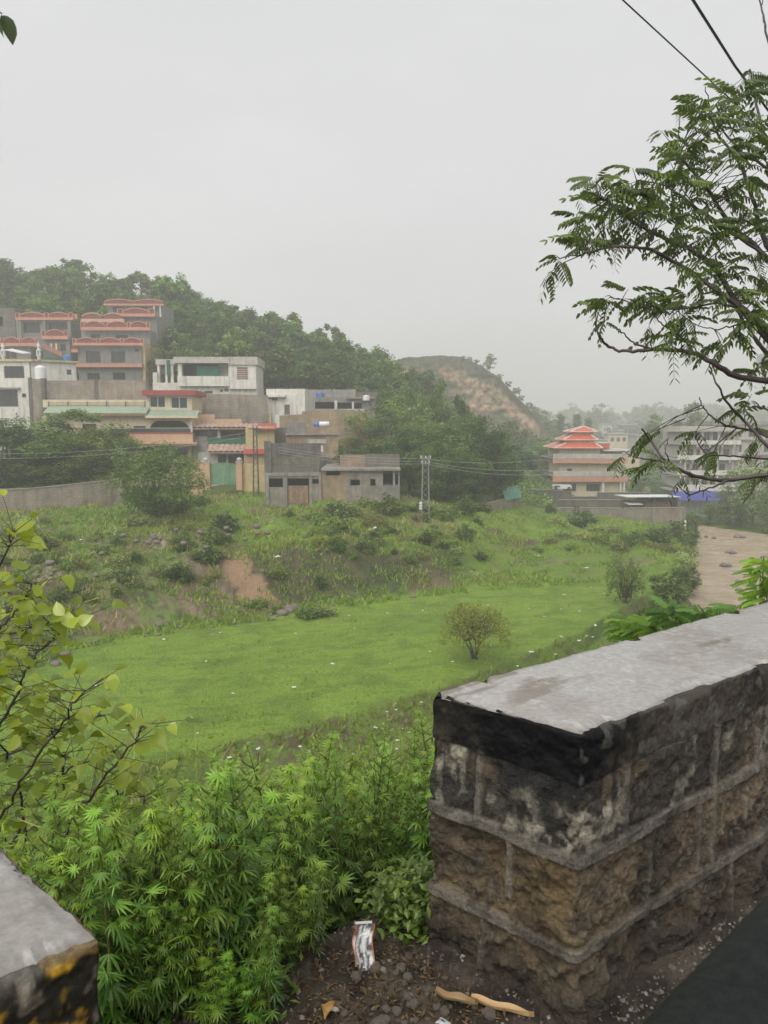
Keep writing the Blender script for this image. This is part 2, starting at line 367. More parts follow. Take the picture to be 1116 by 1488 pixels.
def ground(x, y, full=False):
    x = np.atleast_1d(np.asarray(x, float)); y = np.atleast_1d(np.asarray(y, float))
    yy = np.maximum(y, 1.0); tt = np.clip(x / yy, -1.6, 1.6)
    yy = np.where(y < 30, np.hypot(x, y) / np.sqrt(1 + np.minimum(tt, .6) ** 2) * .0 + yy, yy)
    Y = [np.interp(tt, b[:, 0], b[:, 1]) for b in BRK]; Z = [np.interp(tt, b[:, 0], b[:, 2]) for b in BRK]
    for k in range(1, len(Y)): Y[k] = np.maximum(Y[k], Y[k - 1] + .5)
    z = np.where(yy <= Y[0], Z[0], Z[-1]); seg = np.where(yy <= Y[0], 0., float(len(Y) - 1))
    for k in range(len(Y) - 1):
        f = (yy - Y[k]) / (Y[k + 1] - Y[k]); inn = (f >= 0) & (f < 1)
        g = f if k not in (3, 7) else f * .5 + sstep(0, 1, f) * .5
        z = np.where(inn, Z[k] + (Z[k + 1] - Z[k]) * g, z); seg = np.where(inn, k + f, seg)
    # roughness of each zone
    big = fbm(x * .22, y * .22, 4, 3) - .5; mid = fbm(x * 1.1, y * 1.1, 4, 11) - .5
    bank = sstep(2.95, 3.3, seg) * (1 - sstep(5.0, 5.6, seg))
    hill = sstep(6.5, 7.2, seg)
    z = z + bank * (big * 1.9 + mid * .55) + hill * (fbm(x * .08, y * .08, 3, 5) - .5) * 5 + (seg < 3) * ((fbm(x * .3, y * .3, 3, 8) - .5) * .25 + mid * .1)
    # slumped red-brown scar in the bank, cut back and steep
    r = river_in(x, y)
    z = lerp(z, np.minimum(z, -14.2), sstep(-2.2, 1.2, r))
    # the near bank under the parapet
    s = behind(x, y)
    zn = -.78 * np.maximum(s - .12, 0) * sstep(0, .5, s) + (fbm(x * 2.2, y * 2.2, 4, 21) - .5) * .10 * sstep(-.2, .8, s) + (fbm(x * 9, y * 9, 4, 31) - .5) * .035
    zn = np.where(s < -.75, zn - .02 * sstep(-.75, -.95, s), zn)
    near = zn > z
    z = np.maximum(zn, z)
    if full: return z, seg, near, s, r
    return z
def gz(x, y): return float(ground(x, y)[0])

def build_ground():
    ts = np.concatenate([np.linspace(-1.5, -.62, 40)[:-1], np.linspace(-.62, .62, 460), np.linspace(.62, 1.5, 40)[1:]])
    ys = np.concatenate([np.geomspace(.45, 3.2, 150)[:-1], np.geomspace(3.2, 25, 70)[:-1], np.geomspace(25, 112, 330)[:-1], np.geomspace(112, 945, 90)])
    T, Yg = np.meshgrid(ts, ys); X = T * Yg
    z, seg, near, s, r = ground(X.ravel(), Yg.ravel(), True)
    x = X.ravel(); y = Yg.ravel(); n = len(x)
    # --- what covers the ground, by place
    a = fbm(x * .9, y * .9, 5, 41); b = fbm(x * .16, y * .16, 4, 51); c = fbm(x * 4.5, y * 4.5, 4, 61)
    turf = mixc(mixc(np.tile((.13, .215, .024), (n, 1)), (.165, .25, .03), sstep(.35, .65, b)), (.085, .14, .02), sstep(.5, .72, a) * .6)
    streak = fbm(x * .5 + y * .9, (y - x * .3) * 3.2, 4, 66); turf = mixc(turf, (.085, .145, .02), sstep(.5, .68, streak) * .5)
    turf = mixc(turf, (.2, .26, .07), sstep(.62, .78, c) * .25)
    dirt = mixc(mixc(np.tile((.13, .092, .062), (n, 1)), (.2, .15, .1), sstep(.35, .65, a)), (.08, .06, .045), sstep(.5, .7, c) * .6)
    weed = mixc(mixc(np.tile((.075, .125, .028), (n, 1)), (.12, .185, .035), sstep(.35, .6, a)), (.035, .05, .018), sstep(.45, .62, c) * .85)
    col = turf.copy()
    bank = sstep(2.93, 3.06, seg + (a - .5) * .12)
    dm = sstep(.44, .55, fbm(x * .33 + 5, y * .33, 5, 71) * .72 + c * .28)
    steep = sstep(3.0, 3.35, seg) * (1 - sstep(3.8, 4.2, seg))
    upper = sstep(3.85, 4.1, seg + (a - .5) * .5) * (.45 + .55 * sstep(-.30, -.17, x / y))
    bankc = mixc(weed, dirt, np.clip(dm * .9 + steep * .35 * sstep(.4, .6, a), 0, 1))
    bankc = mixc(bankc, turf * 1.02, upper * (1 - .75 * sstep(.55, .68, dm * .4 + c * .6)))
    bankc = mixc(bankc, mixc(np.tile((.07, .06, .032), (n, 1)), (.035, .045, .016), sstep(.42, .58, c)), steep * (x / y > -.2) * (1 - sstep(.08, .14, x / y)) * .75)
    right = sstep(.07, .13, x / y)
    bankc = mixc(bankc, turf * .95, right * (1 - steep * sstep(.5, .6, a) * .6) * .85)
    col = mixc(col, bankc, bank)
    # bare slump track and the raw scar
    def blob(px, py, z0, rx, ry):
        p = at_z(px, py, z0); return np.exp(-(((x - p[0]) / rx) ** 2 + ((y - p[1]) / ry) ** 2) * (1 + (c - .5) * 1.2))
    sl_ = np.maximum.reduce([blob(350, 830, -8.6, .9, 2.0), blob(365, 858, -9.6, 1.1, 1.6), blob(378, 880, -10.4, 1.3, 1.1), blob(340, 810, -7.8, .8, 1.8)])
    col = mixc(col, (.27, .17, .11), sstep(.35, .62, sl_))
    sc_ = np.maximum.reduce([blob(735, 778, -8.6, 2.6, 2.6), blob(755, 772, -8.6, 2.2, 2.5)])
    col = mixc(col, mixc(dirt * .75, (.10, .07, .05), c), sstep(.4, .65, sc_))
    col = mixc(col, dirt * .6, sstep(.45, .7, np.maximum(blob(285, 768, -6.9, 1.6, 1.5), blob(225, 765, -6.9, 2.5, 1.2))))
    rub = np.maximum.reduce([blob(130, 795, -7.4, 1.9, 1.5), blob(240, 785, -7.2, 1.6, 1.2), blob(340, 775, -7.2, 2.2, 1.2), blob(60, 830, -7.6, 2., 2.)])
    col = mixc(col, mixc(dirt, (.3, .27, .23), sstep(.5, .6, c)), sstep(.35, .7, rub) * .8)
    # edge bund and the lower strip
    low = sstep(0, 1, 2.02 - seg + (a - .5) * .5)
    col = mixc(col, mixc(mixc(turf * .8, weed, .5), dirt * .8, sstep(.5, .7, c * .6 + b * .4)), sstep(.9, 1.05, seg) * (1 - sstep(1.9, 2.05, seg)) * .9)
    col = mixc(col, mixc(mixc(turf * .92, (.15, .15, .06), sstep(.42, .62, b) * .55), dirt, sstep(.56, .7, a * .5 + c * .5) * .6), (seg < .95) * 1.0)
    col = mixc(col, mixc(np.tile((.05, .085, .024), (n, 1)), (.085, .075, .045), sstep(.5, .65, a)), sstep(5.3, 5.8, seg) * .9)
    # wet mud and gravel of the river's edge, the near bank and the shoulder
    col = mixc(col, (.17, .135, .1), sstep(-1.2, -.2, r))
    mud = mixc(mixc(np.tile((.055, .043, .033), (n, 1)), (.10, .08, .062), sstep(.4, .65, fbm(x * 5, y * 5, 4, 81))), (.025, .02, .017), sstep(.5, .68, fbm(x * 16, y * 16, 4, 83)) * .8)
    mud = mixc(mud, (.16, .145, .125), sstep(.70, .78, fbm(x * 70, y * 70, 3, 85)) * .5)
    grav = mixc(mixc(np.tile((.12, .11, .095), (n, 1)), (.045, .04, .034), sstep(.42, .6, fbm(x * 22, y * 22, 4, 87))), (.26, .24, .21), sstep(.6, .72, fbm(x * 60, y * 60, 2, 89)) * .7)
    nb = mixc(mud, mixc(weed * .45, mud, sstep(.4, .6, a)), sstep(.4, 1.6, s))
    nb = mixc(nb, grav, 1 - sstep(-.66, -.5, s))
    col = np.where(near[:, None], nb, col)
    nr, nc = T.shape; i = np.arange(nr * nc).reshape(nr, nc)
    q = np.stack([i[:-1, :-1], i[:-1, 1:], i[1:, 1:], i[1:, :-1]], -1).reshape(-1, 4)
    me = mesh_np('ground', np.stack([x, y, z], 1), [q], col, True)
    tag(obj('ground', me, mat_vc('ground', rough=.8, spec=.25, fine=9, amount=.55, bump=.7, bs=14, bd=.05)), kind='structure')
build_ground()

def build_river():
    ys = np.linspace(8, 107, 120); us = np.linspace(-.08, 1.04, 70)
    Yg, U = np.meshgrid(ys, us, indexing='ij')
    xl = np.interp(Yg, RXL[:, 0], RXL[:, 1]); xr = np.interp(Yg, RXR[:, 0], RXR[:, 1]); X = xl + (xr - xl) * U
    z = -13.0 + (fbm(X * .5, Yg * .9, 4, 91) - .5) * .34 + (fbm(X * 2.2, Yg * 3.2, 3, 93) - .5) * .16
    i = np.arange(X.size).reshape(X.shape)
    q = np.stack([i[:-1, :-1], i[:-1, 1:], i[1:, 1:], i[1:, :-1]], -1).reshape(-1, 4)
    m = bpy.data.materials.new('muddy_water'); t = nt(m); v = t.nodes.new('ShaderNodeTexCoord').outputs['Object']
    n1 = noise(t, scaled(t, v, (.45, 1.1, 1)), .9, 8, .7)
    c = mixrgb(t, ramp(t, n1, .38, .66), (.40, .305, .20), (.52, .42, .30))
    n2 = noise(t, scaled(t, v, (.8, 2.2, 1)), .9, 7, .72)
    c = mixrgb(t, ramp(t, n2, .54, .68), c, (.62, .54, .45)); c = mixrgb(t, ramp(t, n2, .43, .30), c, (.28, .195, .13))
    finish(t, c, .2, bumpn(t, noise(t, scaled(t, v, (1, 2.1, 1)), 1.3, 7, .72), 1.0, .45), .5)
    tag(obj('river', mesh_np('river', np.stack([X, Yg, z], -1).reshape(-1, 3), [q], None, True), m), kind='structure')
build_river()

def build_road():
    mb = MB()
    P = lambda a, s: np.array([WL[0] + WB[0] * a + WN[0] * s, WL[1] + WB[1] * a + WN[1] * s, 0])
    na, ns = 60, 12; V = []
    for i in range(na + 1):
        for j in range(ns + 1): V.append(P(-60 + 120 * i / na, -.95 - 7.5 * j / ns) + [0, 0, .006])
    mb.add(V, [(i * (ns + 1) + j, i * (ns + 1) + j + 1, (i + 1) * (ns + 1) + j + 1, (i + 1) * (ns + 1) + j) for i in range(na) for j in range(ns)])
    tag(mb.build('road', mat('wet_asphalt', (.05, .05, .052), (.035, .035, .037), rough=.3, bs=90, bd=.01)), kind='structure')
    # ground under and beyond the road
    mb = MB(); V = []
    for i in range(na + 1):
        for j in range(ns + 1): V.append(P(-60 + 120 * i / na, -.9 - 50 * j / ns) + [0, 0, -.035])
    mb.add(V, [(i * (ns + 1) + j, i * (ns + 1) + j + 1, (i + 1) * (ns + 1) + j + 1, (i + 1) * (ns + 1) + j) for i in range(na) for j in range(ns)])
    tag(mb.build('verge', mat('road_verge', (.1, .085, .065), (.07, .09, .035), bs=20)), kind='structure')
build_road()

def build_cliff():
    sil = np.array([(520, 560), (545, 530), (575, 522), (610, 518), (640, 517), (672, 518), (690, 528), (708, 538), (725, 549), (745, 572), (762, 588), (780, 606), (800, 630), (830, 660), (860, 690), (890, 715)], float)
    pxs = np.linspace(520, 890, 220); tops = np.interp(pxs, sil[:, 0], sil[:, 1])
    tv = np.array([px_t(p, 560) for p in pxs]); nt_ = 110; V = np.zeros((nt_ + 24, len(pxs), 3)); C = np.zeros_like(V)
    for k, (p, tp, tx) in enumerate(zip(pxs, tops, tv)):
        zt = at_y(p, tp, 236.)[2]; zt = max(zt, -9.5); zb = -15.
        f = np.linspace(0, 1, nt_)
        z = zb + (zt - zb) * f
        y = 204 + 22 * np.minimum(f / .5, 1) ** 1.0 + 10 * np.clip((f - .5) / .5, 0, 1) ** 1.3
        V[:nt_, k] = np.stack([tx * y, y, z], 1)
        g = np.linspace(0, 1, 24); yb = 236.2 + g * 45
        V[nt_:, k] = np.stack([tx * yb, yb, zt + .4 * np.sin(g * 3) - g ** 2 * 14], 1)
    U = V.reshape(-1, 3); x, y, z = U[:, 0], U[:, 1], U[:, 2]
    gul = fbm(x * .14, z * .04, 6, 101) - .5; ledge = fbm(x * .06, z * .75, 4, 103) - .5; fine = fbm(x * .7, z * .7, 4, 105) - .5
    face = 1 - sstep(235, 238, y)
    U[:, 1] += (gul * 13 + ledge * 1.6 + fine * 2.2) * face
    U[:, 2] += (1 - face) * (fbm(x * .3, y * .3, 4, 107) - .5) * 1.6 + (fbm(x * .5, y * .2, 3, 108) - .5) * .8
    zt = np.repeat(V[nt_ - 1][None, :, 2], nt_ + 24, 0).ravel(); fr = (U[:, 2] + 15) / (zt + 15)
    n1 = fbm(x * .22, z * .22, 5, 109); n2 = fbm(x * .09 + 7, z * .12, 4, 111); n3 = fbm(x * .9, z * .9, 4, 113)
    n = len(x)
    c = mixc(mixc(np.tile((.40, .27, .165), (n, 1)), (.50, .37, .245), sstep(.35, .65, n1)), (.17, .13, .09), sstep(.5, .68, n3) * .7)
    c = mixc(c, (.23, .16, .10), sstep(.5, .62, fbm(x * .3, z * .12, 5, 115)) * .6)
    green = mixc(np.tile((.07, .095, .035), (n, 1)), (.11, .12, .05), sstep(.4, .6, n3))
    veg = sstep(.49, .63, n2 + (n3 - .5) * .25)
    c = mixc(c, green, veg * .9)
    cap = sstep(.84, .92, fr + (n1 - .5) * .25); c = mixc(c, mixc(np.tile((.10, .095, .07), (n, 1)), (.07, .085, .04), n3), cap * .9)
    c = mixc(c, green * .8, np.clip(1 - sstep(.10, .3, fr + (n2 - .5) * .3), 0, 1) * .9)
    c = mixc(c, green, (1 - face) * .9)
    nr, nc = V.shape[:2]; i = np.arange(nr * nc).reshape(nr, nc)
    q = np.stack([i[:-1, :-1], i[:-1, 1:], i[1:, 1:], i[1:, :-1]], -1).reshape(-1, 4)
    tag(obj('cliff', mesh_np('cliff', U, [q], c, True), mat_vc('cliff', rough=.85, fine=.9, amount=.75, bump=1.0, bs=1.2, bd=.8)), kind='structure')
build_cliff()
# ------------------------------------------------------------------ the parapets
def parapet(name, label, C2, L2, dF, dB, length, style, ribs, lowres=False):
    root = thing(name, label, 'parapet wall', (C2[0], C2[1], 0))
    thick = np.linalg.norm(L2 - C2)
    us = np.concatenate([np.linspace(0, 1.5, 400), np.geomspace(1.51, length, 90)])
    vs = np.linspace(0, 1, 124)
    zs = np.concatenate([np.linspace(-.5, -.06, 8)[:-1], np.linspace(-.06, .75, 216)])
    nu, nv, nz = len(us), len(vs), len(zs)
    back = L2[None] + us[::-1][:, None] * dB[None]; end = L2[None] + vs[1:-1][:, None] * (C2 - L2)[None]; front = C2[None] + us[:, None] * dF[None]
    P = np.concatenate([back, end, front]); npth = len(P)
    nb = np.array([-dB[1], dB[0]]) if style == 'black' else np.array([dB[1], -dB[0]])
    nf = -nb; ne = (C2 - L2) / thick; ne = np.array([ne[1], -ne[0]]);
    if np.dot(ne, dF) > 0: ne = -ne
    NR = np.concatenate([np.repeat(nb[None], nu, 0), np.repeat(ne[None], nv - 2, 0), np.repeat(nf[None], nu, 0)])
    for c_, (n0, n1) in ((nu - 1, (nb, ne)), (nu + nv - 2, (ne, nf))):
        m_ = n0 + n1; NR[c_] = m_ / np.linalg.norm(m_)
    face = np.concatenate([np.full(nu, 2), np.full(nv - 2, 1), np.full(nu, 0)])
    U = np.concatenate([us[::-1], (1 - vs[1:-1]) * thick, us])              # distance from the corner on each face
    S = np.concatenate([-thick - us[::-1], -(1 - vs[1:-1]) * thick, us])    # running coordinate, 0 at near corner
    A, Zg = np.meshgrid(np.arange(npth), zs); s = S[A].ravel(); z = Zg.ravel(); fc = face[A].ravel(); u = U[A].ravel()
    # courses, joints
    zw = z + (fbm(s * 5, z * 2, 2, 201) - .5) * .02
    def rib(d, w): return 1 - sstep(w * .85, w * 1.08, np.abs(d))
    r = np.maximum(rib(zw - .42, .019), rib(zw - .17, .017)) * (.7 + .3 * sstep(.32, .5, fbm(s * 7, z * 6, 3, 203)))
    vr = np.zeros_like(r)
    for fcode, z0, z1, uu in ribs:
        wv = fbm(u * 4, z * 9, 2, 205) - .5
        vr = np.maximum(vr, (fc == fcode) * rib(u - uu + wv * .012, .012) * (z > z0) * (z < z1) * sstep(.3, .42, fbm(s * 9, z * 14, 3, 207)))
    r = np.maximum(r, vr * .85)
    ch = fbm(s * 9, z * 9, 5, 209) - .5; fn = fbm(s * 34, z * 34, 4, 211) - .5; big = fbm(s * 3.2, z * 4.5, 3, 213) - .5
    rid = 1 - np.abs(fbm(s * 13 + z * 5, z * 13 - s * 4, 4, 215) - .5) * 4
    body = z < .615
    d = np.where(body, big * .026 + ch * .026 + fn * .030 + rid * .011 - .010, ch * .016 + fn * .012 + .002 + (fbm(s * 2.2, z * .5, 3, 217) - .5) * .018)
    d = d * (1 - r * .85) + r * .014
    upper = (z > .44) & body; d = np.where(upper, d * .62 + .003, d)
    mudz = sstep(.16, -.02, z - (ch + .1) * .12); d = d + mudz * (.02 + ch * .03)
    # rim: rounded and chipped
    chip = sstep(.56, .70, fbm(s * 11, s * 0 + 3.3, 4, 219)) * .02
    d = d - np.clip((z - (.738 - chip)) / .014, 0, 2) ** 2 * .008
    ztop = z - np.where(z > .745, chip * .55 + (fbm(s * 25, s * 0, 3, 221)) * .006, 0)
    XY = P[A].reshape(-1, 2) + NR[A].reshape(-1, 2) * d[:, None] - np.array(C2)[None]
    V = np.concatenate([XY, ztop[:, None]], 1)
    # colours (stone, mould, lichen, old paint)
    n = len(s); n1 = fbm(s * 6, z * 6, 5, 231); n2 = fbm(s * 20, z * 20, 4, 233); n3 = fbm(s * 55, z * 55, 3, 235); vs_ = fbm(s * 26, z * 3.0, 4, 237)
    c = mixc(mixc(np.tile((.075, .056, .035), (n, 1)), (.20, .15, .092), sstep(.38, .62, n1)), (.018, .016, .013), sstep(.5, .66, n2) * .7)
    c = mixc(c, (.30, .27, .20), sstep(.60, .72, n2 * .6 + n3 * .4) * .55)
    och = np.exp(-(((np.abs(s + .10)) / .13) ** 2 + ((z - .29) / .15) ** 2)) * (fc == 1)
    c = mixc(c, mixc(np.tile((.215, .15, .07), (n, 1)), (.10, .068, .035), sstep(.4, .62, n2)), np.clip(och * 1.1, 0, .85))
    up = sstep(.40, .45, z) * body
    dark = mixc(mixc(np.tile((.03, .025, .019), (n, 1)), (.115, .085, .048), sstep(.42, .62, n1)), (.012, .012, .013), sstep(.45, .6, vs_) * .8)
    dark = mixc(dark, (.40, .37, .28), sstep(.57, .70, vs_ * .5 + n2 * .5) * .8)
    c = mixc(c, dark, up * np.where(fc == 0, .68, .92))
    crm = np.exp(-((s - .02) / .16) ** 2) * up * sstep(.5, .42, np.abs(z - .50) * 5 + n2 * .4) ; c = mixc(c, (.44, .40, .31), np.clip(crm * 1.3, 0, 1) * sstep(.40, .55, n2 * .5 + n3 * .5))
    c = mixc(c, mixc(np.tile((.23, .205, .17), (n, 1)), (.11, .098, .08), sstep(.4, .65, n2)), r * .9)
    c = mixc(c, (.040, .031, .023), mudz * .85)
    capz = (~body)
    if style == 'black':
        cap = mixc(np.tile((.085, .074, .058), (n, 1)), (.026, .024, .021), sstep(.4, .62, n1 * .5 + n2 * .5))
        pnt = sstep(.53, .60, z + (fbm(s * 14, z * 5, 3, 241) - .5) * .10 + np.where(fc == 0, -.09 * sstep(.0, .12, s), .10 * sstep(-.36, -.1, s) - .06))
        pnt = np.clip(pnt * np.where(fc == 0, 1 - sstep(.05, .25, s) * .75, 1 - .45 * sstep(-.26, -.36, s)), 0, 1)
        c = mixc(c, cap, capz * 1.0)
        drip = sstep(.55, .68, fbm(s * 38, z * 1.2, 3, 243)) * sstep(.40, .6, z) * np.exp(-(s / .3) ** 2)
        blk = np.clip(np.maximum(pnt, drip * .9), 0, 1) * (z > .40)
        blk = np.maximum(blk, np.exp(-(((s + .085) / .05) ** 2)) * sstep(.43, .47, z) * (fc == 1) * sstep(.35, .5, n1) * body)
        c = mixc(c, (.006, .006, .007), blk * .97)
        c = mixc(c, (.2, .19, .17), capz * (fc == 0) * sstep(.6, .72, n2) * .35)
    else:
        ylw = mixc(mixc(np.tile((.46, .26, .02), (n, 1)), (.33, .17, .02), sstep(.4, .6, n2)), (.03, .027, .02), sstep(.535, .60, n1 * .5 + n2 * .5))
        ylw = mixc(ylw, (.28, .25, .2), sstep(.64, .72, n2) * .6)
        low_ = mixc(np.tile((.17, .16, .14), (n, 1)), (.05, .045, .04), sstep(.42, .6, n1 * .5 + n2 * .5))
        c = mixc(ylw, low_, 1 - sstep(.46, .50, z + (n1 - .5) * .15))
        c = mixc(c, (.10, .095, .085), sstep(.725, .742, z) * .8)
    i = np.arange(nz * npth).reshape(nz, npth)
    q = np.stack([i[:-1, :-1], i[:-1, 1:], i[1:, 1:], i[1:, :-1]], -1)
    if style != 'black': q = q[..., ::-1]
    k = int(np.searchsorted(zs, .615))
    def cut(q_): 
        q_ = q_.reshape(-1, 4); us_, inv = np.unique(q_, return_inverse=True); return V[us_], [inv.reshape(-1, 4)], c[us_]
    m1 = mat_vc(name + '_stone', rough=.5, rough2=.24, spec=.5, fine=95, amount=.75, bump=.9, bs=120, bd=.012, speck=(.42, .38, .30))
    Vb, qb, cb_ = cut(q[:k]); obj('stone_body', mesh_np('stone_body', Vb, qb, cb_, True), m1, root)
    Vb, qb, cb_ = cut(q[k:]); m2 = mat_vc(name + '_cap_side', rough=.55, rough2=.35, spec=.12, fine=80, amount=.6, bump=.6, bs=100, bd=.006)
    cap_ = obj('coping_edge', mesh_np('coping_edge', Vb, qb, cb_, True), m2, root)
    # top surface
    W = np.linspace(0, 1, 60)
    rim = V[(nz - 1) * npth:].reshape(-1, 3); rb = rim[:nu][::-1]; rf = rim[nu + nv - 2:]; re = np.concatenate([rim[nu - 1:nu], rim[nu:nu + nv - 2], rim[nu + nv - 2:nu + nv - 1]])
    G = rb[:, None] * (1 - W)[None, :, None] + rf[:, None] * W[None, :, None]
    e2 = np.stack([np.interp(W, vs, re[:, j]) for j in range(3)], 1); G[0] = e2
    T = G.reshape(-1, 3).copy(); gu = np.repeat(us, 60); gw = np.tile(W, nu)
    edge = np.minimum(np.minimum(gw, 1 - gw) * .45, gu); inn = sstep(0, .03, edge)
    T[:, 2] = lerp(T[:, 2], .748 + (fbm(T[:, 0] * 3, T[:, 1] * 3, 4, 251) - .5) * .014 + (fbm(T[:, 0] * 16, T[:, 1] * 16, 4, 253) - .5) * .006, inn)
    a_ = T[:, 0] * dF[0] + T[:, 1] * dF[1]; b_ = -T[:, 0] * dF[1] + T[:, 1] * dF[0]
    g1 = fbm(T[:, 0] * 5, T[:, 1] * 5, 5, 255); g2 = fbm(a_ * 5 + b_ * 3, b_ * 30 - a_ * 3, 4, 257); g3 = fbm(T[:, 0] * 40, T[:, 1] * 40, 3, 259)
    base_ = (.33, .32, .305)
    ct = mixc(np.tile(base_, (len(T), 1)), (.27, .25, .23), sstep(.42, .68, g1))
    blotch = sstep(.50, .66, fbm(a_ * 2.3 + 3, b_ * 5.2, 4, 261)); ct = mixc(ct, (.16, .13, .10), sstep(.50, .66, g2) * blotch * .9)
    ct = mixc(ct, (.46, .45, .43), sstep(.6, .75, g3) * .35)
    if style != 'black': ct = mixc(ct, (.24, .235, .22), sstep(.45, .6, g1) * .5)
    ct = mixc(ct, (.12, .11, .1), (1 - sstep(.0, .018, edge + (g3 - .5) * .012)) * .5)
    j = np.arange(nu * 60).reshape(nu, 60); qt = np.stack([j[:-1, :-1], j[1:, :-1], j[1:, 1:], j[:-1, 1:]], -1).reshape(-1, 4)
    if style == 'black': qt = qt[:, ::-1]
    m3 = mat_vc(name + '_cap_top', rough=.30, rough2=.09, spec=.6, fine=55, amount=.35, bump=.35, bs=60, bd=.005, wets=5)
    obj('coping_top', mesh_np('coping_top', T, [qt[:, ::-1]], ct, True), m3, root)
    return root
RIBS = [(0, .42, .62, .184), (0, .42, .62, .62), (0, .42, .62, .865), (0, .17, .42, .30), (0, .17, .42, .54), (0, .17, .42, .62), (0, .17, .42, .815), (0, -.1, .17, .47), (0, -.1, .17, .73), (0, -.1, .17, 1.0),
        (1, .42, .62, .29), (1, .17, .42, .19), (1, -.1, .17, .26)] + [(f, a, b, 1.1 + .31 * k + o) for f in (0, 2) for k in range(14) for a, b, o in ((.42, .62, 0), (.17, .42, .16), (-.1, .17, .05))]
parapet('parapet_wall', 'black-topped rough stone parapet with raised mortar joints and wet grey coping', WC, WL, WF, WB, 9.0, 'black', RIBS)
parapet('parapet_wall', 'flaking yellow painted parapet end with chipped grey concrete top', W2C, W2L, W2F, W2B, 5.0, 'yellow', RIBS)

def car_door():
    A = ray(902, 1488); A = A / np.linalg.norm(A) * .46 + [0, 0, CAMZ]; B = ray(1116, 1278); B = B / np.linalg.norm(B) * .62 + [0, 0, CAMZ]
    d = B - A; d /= np.linalg.norm(d); d[2] *= 1; out = np.array([-d[1], d[0], 0]); out /= np.linalg.norm(out)
    root = thing('car_door', 'dark wet car door sill at the edge of the frame', 'car door', tuple(A))
    def loft(name, prof, m, l0, l1):
        k = len(prof); mb = MB(); n = 40; V = []
        for i in range(n + 1):
            a = l0 + (l1 - l0) * i / n
            for o, h in prof: V.append(d * a + out * o + np.array([0, 0, h]))
        mb.add(V, [(i * k + j, i * k + j + 1, (i + 1) * k + j + 1, (i + 1) * k + j) for i in range(n) for j in range(k - 1)])
        return mb.build(name, m, root, True)
    blk = mat('car_trim', (.005, .008, .0075), (.014, .018, .017), sc_=120, rough=.5, bump=.9, bs=320, bd=.003, spec=.14)
    arc = [(-.030 - .0 + .012 * math.cos(a), -.012 + .012 * math.sin(a)) for a in np.linspace(math.pi, math.pi / 2, 5)]
    loft('sill_trim', [(-.16, -.045), (-.10, -.02), (-.06, -.006), (-.04, .0), (-.02, .0), (-.006, -.006), (.004, -.018), (.008, -.035)], blk, -.5, 1.1)
    loft('inner_panel', [(-.20, -.6), (-.185, -.3), (-.178, -.1), (-.16, -.045)], mat('car_lining', (.008, .012, .011), (.014, .02, .018), sc_=30, rough=.7, bs=200, bd=.002, spec=.1), -.5, 1.1)
    loft('outer_panel', [(.002, -.03), (.03, -.1), (.055, -.3), (.05, -.55), (.02, -.72)], mat('car_paint', (.02, .03, .03), (.022, .033, .033), rough=.18, bump=0), -.5, 1.1)
car_door()
